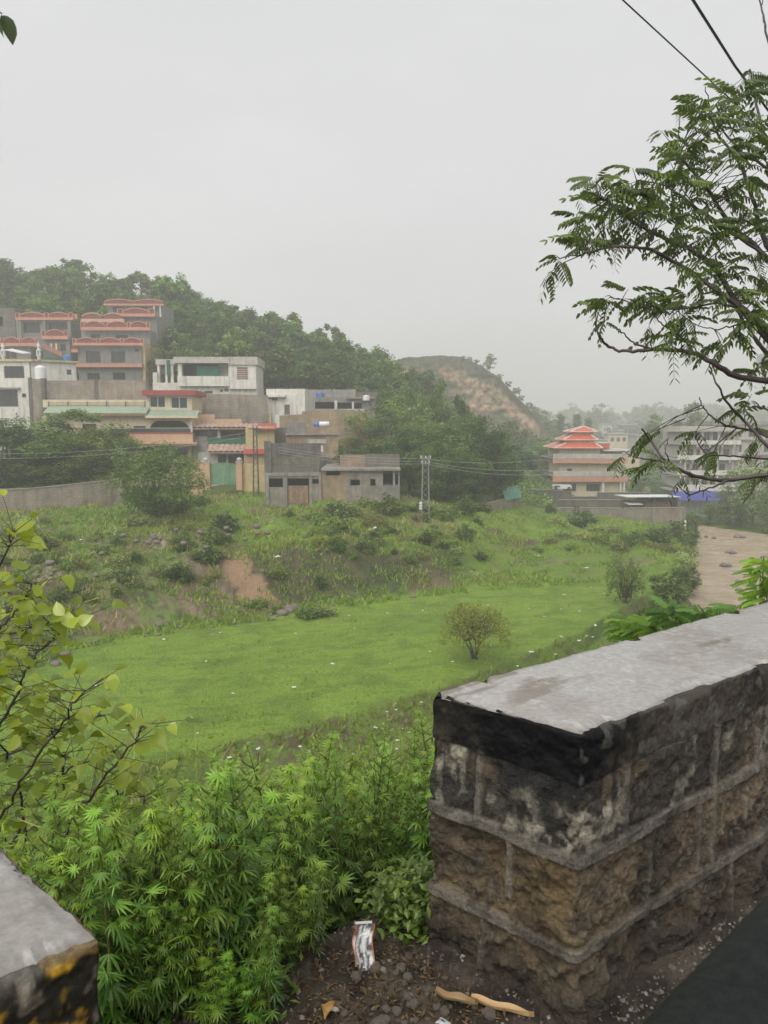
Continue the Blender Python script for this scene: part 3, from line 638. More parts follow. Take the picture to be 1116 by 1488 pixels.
# ------------------------------------------------------------------ houses
class House:
    """local frame: x along the facade, y into the building, z up; origin on the facade at photo column px0, depth Y"""
    def __init__(s, name, label, cat, px0, Y, a=0.0, zbase=None, group=None, parent=None):
        t_ = px_t(px0, 640); s.o = np.array([t_ * Y, Y, 0.0]); s.a = rad(a)
        s.u = np.array([math.cos(s.a), math.sin(s.a), 0]); s.v = np.array([-math.sin(s.a), math.cos(s.a), 0])
        s.root = thing(name, label, cat, tuple(s.o), s.a, group)
    def p(s, px, py, dy=0.0):
        d = ray(px, py); c = np.array([0, 0, CAMZ]); k = np.dot(s.o + s.v * dy - c, s.v) / np.dot(d, s.v)
        w_ = c + d * k; return float(np.dot(w_ - s.o, s.u)), float(w_[2])
    def r(s, x0, y0, x1, y1, dy=0.0):
        xm, ym = (x0 + x1) / 2, (y0 + y1) / 2
        return s.p(x0, ym, dy)[0], s.p(x1, ym, dy)[0], s.p(xm, y1, dy)[1], s.p(xm, y0, dy)[1]
    def box(s, mb, px, dy0, dy1, dyref=None, dz=(0, 0)):
        x0, x1, z0, z1 = s.r(*px, dy=dy0 if dyref is None else dyref); mb.box(x0, x1, dy0, dy1, z0 - dz[0], z1 + dz[1]); return mb
    def block(s, name, m, px, dy0, dy1, dz=(0, 0), parent=None):
        return s.box(MB(), px, dy0, dy1, None, dz).build(name, M[m], parent or s.root)
    def wall(s, m, px, holes=(), dy=0.0, depth=6.0, thick=.22, dz=0, name='wall', back=True, inner='dark'):
        """front wall with real openings, returns the holes in metres"""
        x0, x1, z0, z1 = s.r(*px, dy=dy); z0 -= dz
        H = [s.r(*h, dy=dy) for h in holes]
        xs = sorted({x0, x1, *[min(max(q, x0), x1) for h in H for q in h[:2]]}); zs = sorted({z0, z1, *[min(max(q, z0), z1) for h in H for q in h[2:]]})
        mb = MB()
        inh = lambda x, z: any(h[0] < x < h[1] and h[2] < z < h[3] for h in H)
        Q = lambda a, b, c, d: mb.add([a, b, c, d], [(0, 1, 2, 3)])
        for i in range(len(xs) - 1):
            for j in range(len(zs) - 1):
                a, b, c, d = xs[i], xs[i + 1], zs[j], zs[j + 1]
                if not inh((a + b) / 2, (c + d) / 2): Q((a, dy, c), (b, dy, c), (b, dy, d), (a, dy, d))
        for a, b, c, d in H:
            e = dy + thick; a, b, c, d = max(a, x0), min(b, x1), max(c, z0), min(d, z1)
            Q((a, dy, c), (a, e, c), (a, e, d), (a, dy, d)); Q((b, e, c), (b, dy, c), (b, dy, d), (b, e, d)); Q((a, dy, d), (a, e, d), (b, e, d), (b, dy, d)); Q((a, e, c), (a, dy, c), (b, dy, c), (b, e, c))
        y2 = dy + depth
        Q((x0, y2, z0), (x0, dy, z0), (x0, dy, z1), (x0, y2, z1)); Q((x1, dy, z0), (x1, y2, z0), (x1, y2, z1), (x1, dy, z1)); Q((x1, y2, z0), (x0, y2, z0), (x0, y2, z1), (x1, y2, z1)); Q((x0, dy, z1), (x1, dy, z1), (x1, y2, z1), (x0, y2, z1))
        mb.build(name, M[m], s.root)
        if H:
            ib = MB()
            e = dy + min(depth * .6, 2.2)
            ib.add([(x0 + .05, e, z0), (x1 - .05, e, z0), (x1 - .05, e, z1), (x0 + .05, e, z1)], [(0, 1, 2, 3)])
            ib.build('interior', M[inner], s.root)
        return H
    def window(s, h, dy=0.1, frame='frame_dark', pane='glass', nx=2, nz=1, fw=.06, name='window', curtain=False):
        a, b, c, d = h; mb = MB()
        mb.box(a, b, dy, dy + .07, d - fw, d); mb.box(a, b, dy, dy + .07, c, c + fw); mb.box(a, a + fw, dy, dy + .07, c + fw, d - fw); mb.box(b - fw, b, dy, dy + .07, c + fw, d - fw)
        for i in range(1, nx): x = a + (b - a) * i / nx; mb.box(x - fw / 2, x + fw / 2, dy + .002, dy + .066, c + fw, d - fw)
        for i in range(1, nz): z = c + (d - c) * i / nz; mb.box(a + fw, b - fw, dy + .004, dy + .062, z - fw / 2, z + fw / 2)
        f = mb.build(name, M[frame], s.root)
        MB().box(a + fw * .5, b - fw * .5, dy + .03, dy + .045, c + fw * .5, d - fw * .5).build('pane', M[pane], f)
        return f
    def wall_windows(s, m, px, wins, dy=0.0, depth=6.0, wdy=.1, **kw):
        H = s.wall(m, px, [w_[0] if isinstance(w_[0], tuple) else w_ for w_ in wins], dy, depth, **kw)
        for h, w_ in zip(H, wins):
            o = w_[1] if isinstance(w_[0], tuple) else {}
            if o.get('open'): continue
            s.window(h, dy + wdy, **o)
    def scallop(s, px0, px1, top, bot, dy, n, m='salmon', infill='redpanel', arch=True, posts=True, name='balcony_parapet', bandf=.36):
        """painted parapet: band below, panels with arched rails between posts"""
        x0, x1, z0, z1 = s.r(px0, top, px1, bot, dy); h = z1 - z0; mb = MB(); ib = MB()
        mb.box(x0, x1, dy, dy + .22, z0, z0 + h * bandf); zb = z0 + h * bandf
        L_ = (x1 - x0) / n
        for k in range(n):
            a = x0 + L_ * k; b = a + L_; pw = L_ * .16 if posts else .12
            hp = h * (1 - bandf)
            if posts:
                for c_ in ([a] if k else [a]) + ([b - pw] if k == n - 1 else []):
                    mb.box(c_, c_ + .1, dy - .02, dy + .2, zb, zb + hp * .95); mb.box(c_ + pw - .1, c_ + pw, dy - .02, dy + .2, zb, zb + hp * .95); mb.box(c_ + .1, c_ + pw - .1, dy - .02, dy + .2, zb + hp * .95 - .1, zb + hp * .95)
                    ib.box(c_ + .1, c_ + pw - .1, dy + .06, dy + .16, zb, zb + hp * .95 - .1)
            aa = a + pw; bb = b - (pw if k == n - 1 else 0)
            m_ = 10; top_ = [(aa + (bb - aa) * i / m_, zb + hp * ((.45 + .5 * math.sin(math.pi * i / m_)) if arch else .8)) for i in range(m_ + 1)]
            for i in range(m_):
                (xa, za), (xb, zb2) = top_[i], top_[i + 1]
                mb.prism([(xa, za), (xb, zb2), (xb, zb2 + .13), (xa, za + .13)], dy - .01, dy + .2)
            ib.prism([(aa, zb)] + [(bb, zb)] + top_[::-1], dy + .05, dy + .15)
        pr = mb.build(name, M[m], s.root); ib.build('infill', M[infill], pr); return pr
    def tilt_roof(s, name, m, px, dyf, dyb, rise=None, th=.1, parent=None):
        """sloping sheet: px rect gives the visible eave (bottom) and ridge (top)"""
        xa, xb, z0, _ = s.r(px[0], px[1], px[2], px[3], dyf); _, _, _, z1 = s.r(px[0], px[1], px[2], px[3], dyb)
        return MB().hexa([(xa, dyf, z0 - th), (xb, dyf, z0 - th), (xb, dyb, z1 - th), (xa, dyb, z1 - th)], [(xa, dyf, z0), (xb, dyf, z0), (xb, dyb, z1), (xa, dyb, z1)]).build(name, M[m], parent or s.root)
    def tiles(s, name, m, px, dyf, dyb, pitch=.28, th=.05):
        """corrugated tile slope"""
        xa, xb, z0, _ = s.r(px[0], px[1], px[2], px[3], dyf); _, _, _, z1 = s.r(px[0], px[1], px[2], px[3], dyb)
        n = max(4, int((xb - xa) / pitch)) * 6; rows = 24; V = []
        for j in range(rows + 1):
            f = j / rows
            for i in range(n + 1):
                g = abs(math.sin(math.pi * i / 6)); st = .035 * (1 - (f * 6) % 1)
                V.append((xa + (xb - xa) * i / n, dyf + (dyb - dyf) * f, z0 + (z1 - z0) * f + g * th + st))
        k = n + 1; nv_ = len(V)
        q = [(j * k + i, j * k + i + 1, (j + 1) * k + i + 1, (j + 1) * k + i) for j in range(rows) for i in range(n)]
        mb = MB().add(V, q); mb.box(xa, xb, dyf + .02, dyb, min(z0, z1) - .12, min(z0, z1) - .02)
        return mb.build(name, M[m], s.root)

def tank(name, label, px, Y, m, group=None, horizontal=False):
    x0 = at_y(px[0], px[3], Y); x1 = at_y(px[2], px[3], Y); z1 = at_y(px[0], px[1], Y)[2]; z0 = x0[2]
    r = (x1[0] - x0[0]) / 2; h = z1 - z0; root = thing(name, label, 'water tank', ((x0[0] + x1[0]) / 2, Y + r, z0))
    if horizontal:
        rr = h / 2; prof = [(-r, 0), (-r, rr * .8), (-r * .93, rr), (r * .93, rr), (r, rr * .8), (r, 0)]
        V = []; k = 20
        for a, q in prof:
            for i in range(k): V.append((a, q * math.cos(i * 2 * math.pi / k), rr + q * math.sin(i * 2 * math.pi / k)))
        mb = MB().add(V, [(i * k + j, i * k + (j + 1) % k, (i + 1) * k + (j + 1) % k, (i + 1) * k + j) for i in range(len(prof) - 1) for j in range(k)])
        mb.build('shell', M[m], root, True)
    else:
        prof = [(0, 0), (r * .96, 0), (r, .04 * h)] + [(r * (1 if i % 2 else .965), h * (.06 + .74 * i / 12)) for i in range(13)] + [(r * .97, h * .82), (r * .7, h * .92), (r * .36, h * .95)]
        k = 24; V = []
        for q, z in prof:
            for i in range(k): V.append((q * math.cos(i * 2 * math.pi / k), q * math.sin(i * 2 * math.pi / k), z))
        MB().add(V, [(i * k + j, i * k + (j + 1) % k, (i + 1) * k + (j + 1) % k, (i + 1) * k + j) for i in range(len(prof) - 1) for j in range(k)]).build('shell', M[m], root, True)
        MB().tube([(0, 0, h * .94), (0, 0, h)], [r * .38, r * .36], 20).build('lid', M[m], root)
    return root
def seg_wall(name, label, m, pts, zb, th=.3, pil=None, pilm=None, coping=None, cat='wall'):
    """free-standing wall along photo points (px, py_top, Y); zb = how deep below the ground line"""
    W = [at_y(a, b, y) for a, b, y in pts]; o = W[0].copy(); o[2] = 0; root = thing(name, label, cat, tuple(o))
    mb = MB(); pb = MB()
    for A, B in zip(W[:-1], W[1:]):
        d = B - A; d[2] = 0; L_ = np.linalg.norm(d); d /= L_; nrm = np.array([-d[1], d[0], 0]) * th
        zg = min(gz(A[0], A[1]), gz(B[0], B[1]), A[2] - .5, B[2] - .5) - zb
        f = lambda P_, n_, z_: (P_[0] + n_[0] - o[0], P_[1] + n_[1] - o[1], z_)
        z_ = np.zeros(3)
        mb.hexa([f(A, z_, zg), f(B, z_, zg), f(B, nrm, zg), f(A, nrm, zg)], [f(A, z_, A[2]), f(B, z_, B[2]), f(B, nrm, B[2]), f(A, nrm, A[2])])
        if pil:
            k = max(1, int(round(L_ / pil)))
            for i in range(k + 1):
                P_ = A + (B - A) * i / k; e = d * .18
                pb.hexa([f(P_ - e - nrm * .25, z_, zg), f(P_ + e - nrm * .25, z_, zg), f(P_ + e, nrm * 1.1, zg), f(P_ - e, nrm * 1.1, zg)], [f(P_ - e - nrm * .25, z_, P_[2] + .1), f(P_ + e - nrm * .25, z_, P_[2] + .1), f(P_ + e, nrm * 1.1, P_[2] + .1), f(P_ - e, nrm * 1.1, P_[2] + .1)])
        if coping:
            n2 = nrm * (.06 / th)
            cbm = MB().hexa([f(A, -n2, A[2] + .003), f(B, -n2, B[2] + .003), f(B, nrm + n2, B[2] + .003), f(A, nrm + n2, A[2] + .003)], [f(A, -n2, A[2] + .09), f(B, -n2, B[2] + .09), f(B, nrm + n2, B[2] + .09), f(A, nrm + n2, A[2] + .09)])
            cbm.build('coping', M[coping], root)
    mb.build('wall_face', M[m], root)
    if pil: pb.build('pilasters' if False else 'pilaster', M[pilm or m], root)
    return root

M['workshop_render'] = mat('stained_render', (.30, .27, .225), (.20, .18, .15), sc_=.9, streak=.75, grime=(.06, .055, .045))
# --- derelict single storey block building on the terrace
h = House('derelict_workshop', 'derelict grey block building with rusty gate and open window holes', 'building', 480, 74)
H = h.wall('workshop_render', (385, 690, 465, 735), [(391, 695, 411, 708), (418, 695, 449, 733), (454, 696, 463, 703)], 0, 9, dz=.6)
gb = MB(); x0, x1, z0, z1 = H[1]; zt = z0 + (z1 - z0) * .72
for i in range(2):
    a = x0 + .06 + (x1 - x0 - .12) * i / 2; b = a + (x1 - x0 - .12) / 2 - .03
    gb.box(a, b, .06, .09, z0 + .06, zt)
    for q in (a, b - .06, (a + b) / 2 - .03): gb.box(q, q + .06, .03, .06, z0 + .06, zt)
    for q in (z0 + .06, (z0 + zt) / 2, zt - .06): gb.box(a + .06, b - .06, .035, .058, q, q + .06)
gb.build('gate', M['rust'], h.root)
h.block('roof_beam', 'concrete', (384, 687, 466, 691.5), -.12, .3)
h.block('parapet', 'block_dark', (386, 664, 464, 687), .25, .55); h.block('pillar', 'concrete_dark', (384, 641, 394, 687), -.05, .25)
for q in ((386, 690, 390.5, 735), (412, 690, 417, 735), (450, 690, 453, 735), (463.5, 690, 467, 735)): h.block('pillar', 'concrete', q, -.1, .1, (.6, 0))
H = h.wall('brick_tan', (467, 684, 504, 735), [(474, 684.5, 494, 691)], .12, 9, dz=.6)
H = h.wall('workshop_render', (504, 684, 553, 735), [(509, 697, 523, 705.5), (538, 696, 545.5, 706)], .1, 9, dz=.6)
h.block('porch_wall', 'plaster_grey', (553, 705, 581, 735), .06, .3, (.6, 0))
h.wall('plaster_grey', (553, 684, 581, 705), [(557, 688, 571, 705), (574, 688, 578.5, 705)], 1.4, 7)
for q in ((553, 684, 556.5, 705), (571, 684, 574, 705), (578.5, 684, 581, 705)): h.block('porch_post', 'concrete', q, .05, .3)
h.block('roof_slab', 'concrete', (466, 681, 582, 684), -.3, 9)
h.block('upper_parapet', 'block_dark', (530, 660, 581, 681), 2.5, 2.8, (.6, 0)); h.block('upper_parapet', 'brick', (494, 661, 530, 681), 2.5, 2.82, (.6, 0))
h.block('upper_parapet', 'concrete_dark', (393, 644, 466, 664), 3.0, 3.3, (2, 0))

# --- brick house with a blue and white tank
h = House('brick_house', 'unplastered brick house with pale blue window under a concrete lintel', 'house', 450, 83, 6)
h.wall_windows('brick', (416, 632, 474, 672), [((450, 645, 471, 658), dict(pane='plaster_white', frame='concrete', nx=1, fw=.12))], 0, 7, dz=2)
h.wall_windows('brick_tan', (474, 632, 492, 685), [], -.15, 7, dz=2)
h.block('lintel', 'concrete_pale', (447, 638, 474, 644.5), -.06, .1); h.block('lintel', 'concrete_pale', (447, 645, 450, 660), -.05, .1)
h.block('roof_slab', 'concrete', (415, 630, 493, 632.2), -.35, 7); h.block('roof_parapet', 'plaster_grey', (417, 614, 445, 630), .1, .35); h.block('roof_parapet', 'brick', (445, 620, 492, 630), .15, .4)
h.block('lean_to', 'concrete_dark', (440, 664, 480, 684), -1.2, -.2, (2, 0))
tank('water_tank', 'blue water tank end beside a white one on the brick house roof', (455.5, 613, 464, 620.5), 84.5, 'blue_plastic', horizontal=True)
tank('water_tank', 'white horizontal water tank on the brick house roof', (463.5, 612.5, 478, 620.5), 84.2, 'white_plastic', horizontal=True)

# --- white cube house behind, low brick wall and grey courtyard house
h = House('white_house', 'plain white box house with grey door and small high vent', 'house', 415, 97, -4)
h.wall_windows('plaster_white', (387, 565, 443, 602), [((413, 588, 421.5, 603), dict(nx=1, frame='concrete', pane='curtain', name='door')), ((395, 576, 403.5, 582), dict(nx=1, frame='frame_dark'))], 0, 8, dz=4)
h.block('porch_roof', 'plaster_white', (386, 574, 414, 577), -.7, -.003); h.block('gate_pillar', 'plaster_yellow', (386.5, 600, 394, 620), -1.4, -.9); h.block('gate_pillar', 'plaster_white', (399, 603, 406, 623), -1.4, -.9)
h = House('courtyard_house', 'low grey courtyard house with white posts and stepped parapets', 'house', 490, 108, -2)
h.wall('plaster_grey', (443, 577, 545, 598), [(450, 584, 486, 596), (490, 585, 511, 596), (515, 585, 526, 597)], 0, 8, dz=4, inner='curtain')
for q in ((486, 582, 490, 596), (511.5, 584, 514, 597)): h.block('porch_post', 'frame_white', q, -.3, -.1)
h.block('front_wall', 'concrete_pale', (443, 594, 530, 600), -.9, -.6, (3, 0)); h.block('parapet', 'concrete', (450, 566, 517, 578), 2.5, 2.8); h.block('parapet', 'concrete_dark', (517, 569, 548, 578), 2.6, 2.9); h.block('eave', 'brick', (503, 577, 545, 579.5), -.5, 1)
tank('water_tank', 'blue plastic water tank on the grey courtyard house roof', (459, 570, 470, 577.5), 110, 'blue_plastic')
tank('water_tank', 'round white water tank at the courtyard house corner by the trees', (527, 574, 537.5, 582), 107, 'white_plastic')
seg_wall('brick_wall', 'stepped tan brick garden wall behind the brick house', 'brick_tan', [(406, 604, 92), (438, 602, 92.3), (439, 598, 92.3), (470, 596, 92.7), (472, 594, 92.7), (535, 597, 93)], 3)
seg_wall('retaining_wall', 'weathered brick and stone retaining wall below the white house', 'brick_grey', [(272, 572, 95), (345, 573, 95), (389, 574, 95.5)], 3)
seg_wall('block_wall', 'tall grey concrete block wall above the green tiled house', 'brick_grey', [(43, 550, 92), (64, 551, 92), (64.5, 553, 92.1), (214, 553, 93.5)], 2, pil=5.5, pilm='concrete_dark')
seg_wall('rubble_wall', 'dark rubble stone bank wall between yellow house and brick house', 'block_dark', [(396, 622, 89), (419, 621, 89)], 4)

# --- cream house with the green tile awning
h = House('cream_house', 'cream three storey house with green tile awning and red roof slab', 'house', 230, 86, 3)
h.wall_windows('plaster_cream', (212, 574, 279, 600), [((217, 575.5, 240.5, 592.5), dict(frame='frame_white', pane='glass_green', fw=.1)), ((248, 576.5, 272.5, 594), dict(frame='frame_white', pane='glass_green', fw=.1))], .8, 6)
h.block('roof_slab', 'redroof', (206, 567, 284, 574.5), .1, 7)
h.wall_windows('plaster_cream', (62, 581, 212, 592), [], 1.2, .3, name='terrace_wall')
rb = MB()
for py in (585, 588.5): h.box(rb, (68, py, 212, py + .6), 1.0, 1.05)
for px in range(70, 212, 28): h.box(rb, (px, 583, px + .9, 592), 1.04, 1.1)
rb.build('railing', M['frame_dark'], h.root)
h.tiles('tile_awning', 'greentile', (61, 590, 212, 601), -.9, 1.3); h.tiles('tile_awning', 'greentile', (212, 597, 286, 605), -1.0, .7)
h.block('eave', 'wood', (61, 601, 213, 604), -.95, -.75); h.block('eave', 'plaster_cream', (211, 604, 287, 607.5), -1.05, -.7)
h.wall_windows('plaster_cream', (62, 603, 279, 632), [((194, 619, 212, 631), dict(nx=2)), ((217, 611.5, 275, 630), dict(open=1)), ((120, 616, 140, 628), dict(nx=2))], 0, 7, inner='curtain')
# rounded top corners of the verandah opening
a, b, c_, d_ = h.r(217, 611.5, 275, 630)
for sx, x in ((1, a), (-1, b)):
    pts = [(x, d_)] + [(x + sx * (1.1 - 1.1 * math.sin(q)), d_ - (1.1 - 1.1 * math.cos(q))) for q in np.linspace(math.pi / 2, 0, 8)]
    MB().prism(pts if sx < 0 else pts[::-1], .01, .21).build('arch_corner', M['plaster_cream'], h.root)
h.block('balcony_rail', 'steel', (160, 621.5, 277, 622.6), -1.35, -1.3); h.block('balcony_rail', 'glass', (160, 623, 277, 629), -1.34, -1.31)
h.block('balcony_band', 'redroof', (150, 628.4, 280, 630), -1.5, -1.2); h.block('balcony_band', 'plaster_peach', (150, 630, 280, 643), -1.45, 0)
h.block('eave', 'plaster_peach', (150, 643, 286, 645.5), -1.9, -1.2); h.block('eave', 'wood', (150, 645.5, 286, 648), -1.85, 0)
h.wall_windows('plaster_cream', (62, 648, 279, 674), [((232, 648.5, 245, 667), dict(nx=2, nz=2)), ((251, 648.5, 273, 667), dict(nx=3, nz=2)), ((205, 649, 225, 667), dict(nx=3, nz=2))], 0, 7, dz=3)
h.block('pilaster', 'plaster_cream', (273.5, 648, 277.5, 676), -.12, .1); h.block('pilaster', 'frame_white', (276.5, 608, 279.5, 632), -.3, -.05)
h.block('side_annex', 'concrete_pale', (279.5, 634, 302, 678), .4, 5, (2, 0))
tank('water_tank', 'small blue and white tank lying on the green tile awning terrace', (80, 584, 95.5, 590), 88.5, 'blue_plastic')

# --- tile-eaved house behind the green gate, yellow house beside it
h = House('tile_house', 'old house with scalloped brown tile eaves and green shade cloth', 'house', 320, 85.5, 0)
h.wall_windows('brick', (280, 620, 358, 648), [((282, 625, 316, 640), dict(nx=4, nz=2)), ((322, 627, 346, 642), dict(nx=3, pane='curtain', frame='wood')), ((350, 627, 355, 642), dict(nx=1))], 1.2, 6, inner='curtain')
h.block('porch_post', 'concrete_pale', (316, 624, 320, 640), .3, .6)
h.tiles('tile_eave', 'browntile', (280, 617, 372, 622), -.4, 1.3, pitch=.5, th=.12); h.block('eave', 'concrete_pale', (280, 622.3, 350, 624), -.35, .2)
h.block('roof_parapet', 'plaster_peach', (282, 602, 312, 618), 3, 3.3); h.block('roof_parapet', 'plaster_peach', (312, 609, 351, 619), 2.6, 2.9)
h.block('shade_cloth', 'green_cloth', (302, 636.5, 357, 646), -.25, -.2)
h.tiles('tile_balcony', 'browntile', (301, 645, 357, 657), -1.0, -.1, pitch=.55, th=.12)
h.wall_windows('concrete_pale', (288, 657, 358, 690), [((317, 660, 329, 676), dict(nx=2)), ((331, 660, 355, 676), dict(nx=3))], .1, 6, dz=3)
h = House('yellow_house', 'yellow plastered house with sloping red roof edges', 'house', 375, 82, 8)
h.wall('plaster_yellow', (357, 620, 399, 656), [], .6, 6); h.wall('plaster_yellow', (355, 658, 399, 706), [], 0, 6, dz=1.5)
h.tilt_roof('roof_edge', 'redroof', (366, 615, 402, 623), -.2, 7); h.tilt_roof('roof_edge', 'redroof', (354, 652, 402, 659), -.5, .7)
for q in ((363, 660, 364, 705), (372, 660, 373, 705), (355, 670, 399, 671)): h.block('wall_moulding', 'plaster_peach', q, -.05, .05)
def gate_wall():
    root = thing('compound_gate', 'pale green double sheet gate between pinkish pillars', 'gate', tuple(at_y(324, 704, 79)))
    o = at_y(324, 704, 79); X = lambda px: at_y(px, 690, 79)[0] - o[0]; Z = lambda py: at_y(324, py, 79)[2] - o[2]
    for a, b, hinge in ((306.5, 324, 0), (324.4, 342.5, 1)):
        mb = MB(); n = 9; xa, xb = X(a), X(b)
        for i in range(n):
            q = xa + (xb - xa) * i / n; mb.box(q, q + (xb - xa) / n * .92, 0, .03, Z(704), Z(674) + .12 * math.sin(math.pi * ((i + .5) / n / 2 + (0 if not hinge else .5))))
        mb.box(xa, xb, .031, .06, Z(702), Z(700.5)); mb.box(xa, xb, .031, .06, Z(677), Z(675.5)); mb.build('gate_leaf', M['green_paint'], root)
    for a, b, tp in ((293, 305.5, 672), (343.5, 352, 672)):
        p_ = MB().box(X(a), X(b), -.2, .35, Z(712), Z(tp)).build('gate_pillar', M['plaster_peach'], root)
        MB().box(X(a) - .05, X(b) + .05, -.25, .4, Z(tp) + .003, Z(tp - 1.6)).build('pillar_cap', M['concrete_pale'], p_)
        c_ = (X(a) + X(b)) / 2; mb = MB(); k = 14; prof = [(.0, .0), (.22, 0), (.3, .12), (.26, .28), (.12, .38), (0.02, .42)]
        V = [(c_ + r_ * math.cos(i * 2 * math.pi / k), .08 + r_ * math.sin(i * 2 * math.pi / k), Z(tp - 1.6) + z_) for r_, z_ in prof for i in range(k)]
        mb.add(V, [(i * k + j, i * k + (j + 1) % k, (i + 1) * k + (j + 1) % k, (i + 1) * k + j) for i in range(len(prof) - 1) for j in range(k)]).build('finial', M['concrete_pale'], p_, True)
gate_wall()
seg_wall('garden_wall', 'pinkish plaster garden wall beside the green gate', 'plaster_peach', [(276, 671, 79.2), (293, 671, 79.2)], .5)
seg_wall('garden_wall', 'stained yellow plaster wall sloping down by the derelict building', 'plaster_yellow', [(352, 674, 79.3), (386, 676, 78)], .5)
seg_wall('boundary_wall', 'long low grey brick boundary wall under the dark trees', 'brick_grey', [(-160, 716, 66), (-60, 714, 67), (40, 711, 68.5), (120, 703, 70), (178, 696, 72)], .6, coping='concrete')

# --- grey terraced houses with salmon trim up the slope
h = House('terraced_house', 'grey stepped terraced house with four salmon parapets', 'house', 160, 112, 1)
h.wall_windows('plaster_grey', (113, 501, 206, 529), [((125, 510.5, 146, 527), dict(nx=4)), ((161.5, 510.5, 182, 527), dict(nx=4)), ((196, 507, 202, 511), dict(nx=1))], 0, 9)
h.block('side_wall', 'plaster_yellow', (205.3, 497, 211, 552), .3, 9, (1, 0)); h.block('side_wall', 'plaster_yellow', (211, 500, 219, 548), 3.5, 10, (1, 0))
h.scallop(105, 209, 491, 502, -.9, 3)
h.block('floor_band', 'salmon', (107, 528.5, 206, 533.5), -.7, .2)
h.wall_windows('plaster_grey', (113, 533, 206, 552), [((127, 542, 145, 551.9), dict(nx=4)), ((164, 541.5, 182, 551.9), dict(nx=3)), ((112, 541, 115, 552), dict(nx=1))], .1, 9, dz=4)
h.wall_windows('plaster_grey', (118, 479, 218, 492), [((132, 486, 145, 492), dict(nx=3)), ((168, 487, 186, 492), dict(nx=3))], 3.2, 8, dz=1)
h.scallop(117, 218, 467, 480, 2.3, 3)
h.scallop(117, 180, 455, 468, 5.0, 2, m='plaster_peach', posts=False)
h.wall('plaster_grey', (172, 458, 228, 472), [], 6.0, 8, dz=2.5); h.scallop(170, 225, 448, 460, 5.2, 1)
h.wall_windows('plaster_grey', (157, 442, 236, 462), [((164, 446, 180, 460), dict(nx=2)), ((196, 446, 214, 460), dict(nx=2))], 9.5, 7, dz=2.5)
h.scallop(150, 238, 435, 444, 8.6, 2, posts=False, bandf=.3)
for q in ((222.5, 443, 224.5, 452), (232, 443, 233.5, 462)): h.block('porch_post', 'frame_white', q, 8.7, 8.95)
h.scallop(103, 113, 500, 512, -.5, 1, posts=False)
h = House('stepped_house', 'grey house with curved salmon balcony left of the tall terrace', 'house', 65, 117, 0)
h.scallop(22, 106, 454, 465, -.8, 2); h.block('floor_band', 'salmon', (106, 456, 112, 464), -.4, 0)
h.wall_windows('plaster_grey', (24, 465, 104, 500), [((34, 469, 58, 484), dict(nx=4)), ((71, 469, 98, 482), dict(nx=3))], 0, 8, dz=1)
h.block('porch_post', 'plaster_grey', (29, 465, 31, 496), -.7, -.4); h.block('porch_post', 'plaster_grey', (62, 465, 66, 482), -.7, -.4); h.block('porch_post', 'plaster_grey', (99, 465, 103, 500), -.7, -.4)
h.scallop(60, 99, 479, 493, -2.0, 1)
h.wall_windows('plaster_grey', (62, 493, 102, 522), [((88, 500, 96, 510), dict(nx=1))], -1.4, 4, dz=4)
sb = MB()
for i in range(9): h.box(sb, (60 + i * 3.2, 499 + i * 1.5, 64 + i * 3.2, 505 + i * 1.5), -2.6, -2.3)
sb.build('stair_balustrade', M['salmon'], h.root)
h.block('porch_post', 'plaster_cream', (73.5, 499, 75.5, 510), -2.2, -1.9); h.block('porch_post', 'plaster_cream', (80.5, 499, 83, 510), -2.2, -1.9)
h.scallop(-26, 55, 490, 503, -3.5, 3); h.wall_windows('plaster_grey', (-24, 503, 45, 530), [((4, 506, 24, 521), dict(nx=4)), ((-15, 506, -4, 521), dict(nx=2))], -2.8, 8, dz=3)
h = House('hillside_house', 'unfinished brown block house at the edge under the wooded hill', 'house', 0, 124, 0)
h.wall('block_dark', (-60, 448, 22, 490), [(-30, 460, -16, 474), (-8, 460, 4, 474)], 0, 6, dz=3)

# --- white house with green awning
h = House('verandah_house', 'white house with deep verandah, green shade sheet and brown shutter', 'house', 300, 104, 2)
h.wall_windows('plaster_white', (332, 521, 372, 563), [((344, 533.5, 360.5, 552), dict(frame='frame_white', pane='wood', nx=1, nz=6, fw=.05))], 0, 8, dz=.2)
h.wall_windows('concrete_pale', (258, 525, 332, 556), [((266, 528, 318, 549), dict(open=1))], 1.3, 6, inner='curtain')
h.block('verandah_wall', 'plaster_white', (258, 546.5, 333, 561), -.1, .2); h.block('roof_slab', 'concrete_pale', (252, 518.5, 333, 527.5), -.4, 8); h.block('roof_slab', 'concrete_pale', (331, 519.5, 374, 530), -.25, 8.1, (0, .1))
h.block('porch_post', 'plaster_white', (259, 527, 264, 547), 0, .3)
h.block('shade_sheet', 'green_cloth', (286, 532, 318, 551.5), .25, .32)
h.wall_windows('plaster_white', (262, 561, 373, 575), [((320, 566, 324, 570), dict(nx=1)), ((326, 565, 332, 569), dict(nx=1)), ((297, 568, 309, 572), dict(nx=1))], .5, 8, dz=4)
h.block('upper_room', 'plaster_white', (222, 541, 228, 558), 1.0, 4, (1, 0))
h.block('side_roof', 'concrete_pale', (226, 522, 253, 530), 1.5, 6); 
for q in ((229, 530, 232, 558), (240, 530, 243, 556), (248, 530, 252, 556)): h.block('porch_post', 'plaster_white', q, 1.6, 1.9)
h.block('side_wall', 'curtain', (228, 530, 252, 558), 4, 4.3, (1, 0)); h.block('hanging_cloth', 'green_cloth', (242, 523, 247, 545), 1.4, 1.46)
h.block('side_wall', 'plaster_white', (222, 556, 262, 574), .9, 6, (3, 0))

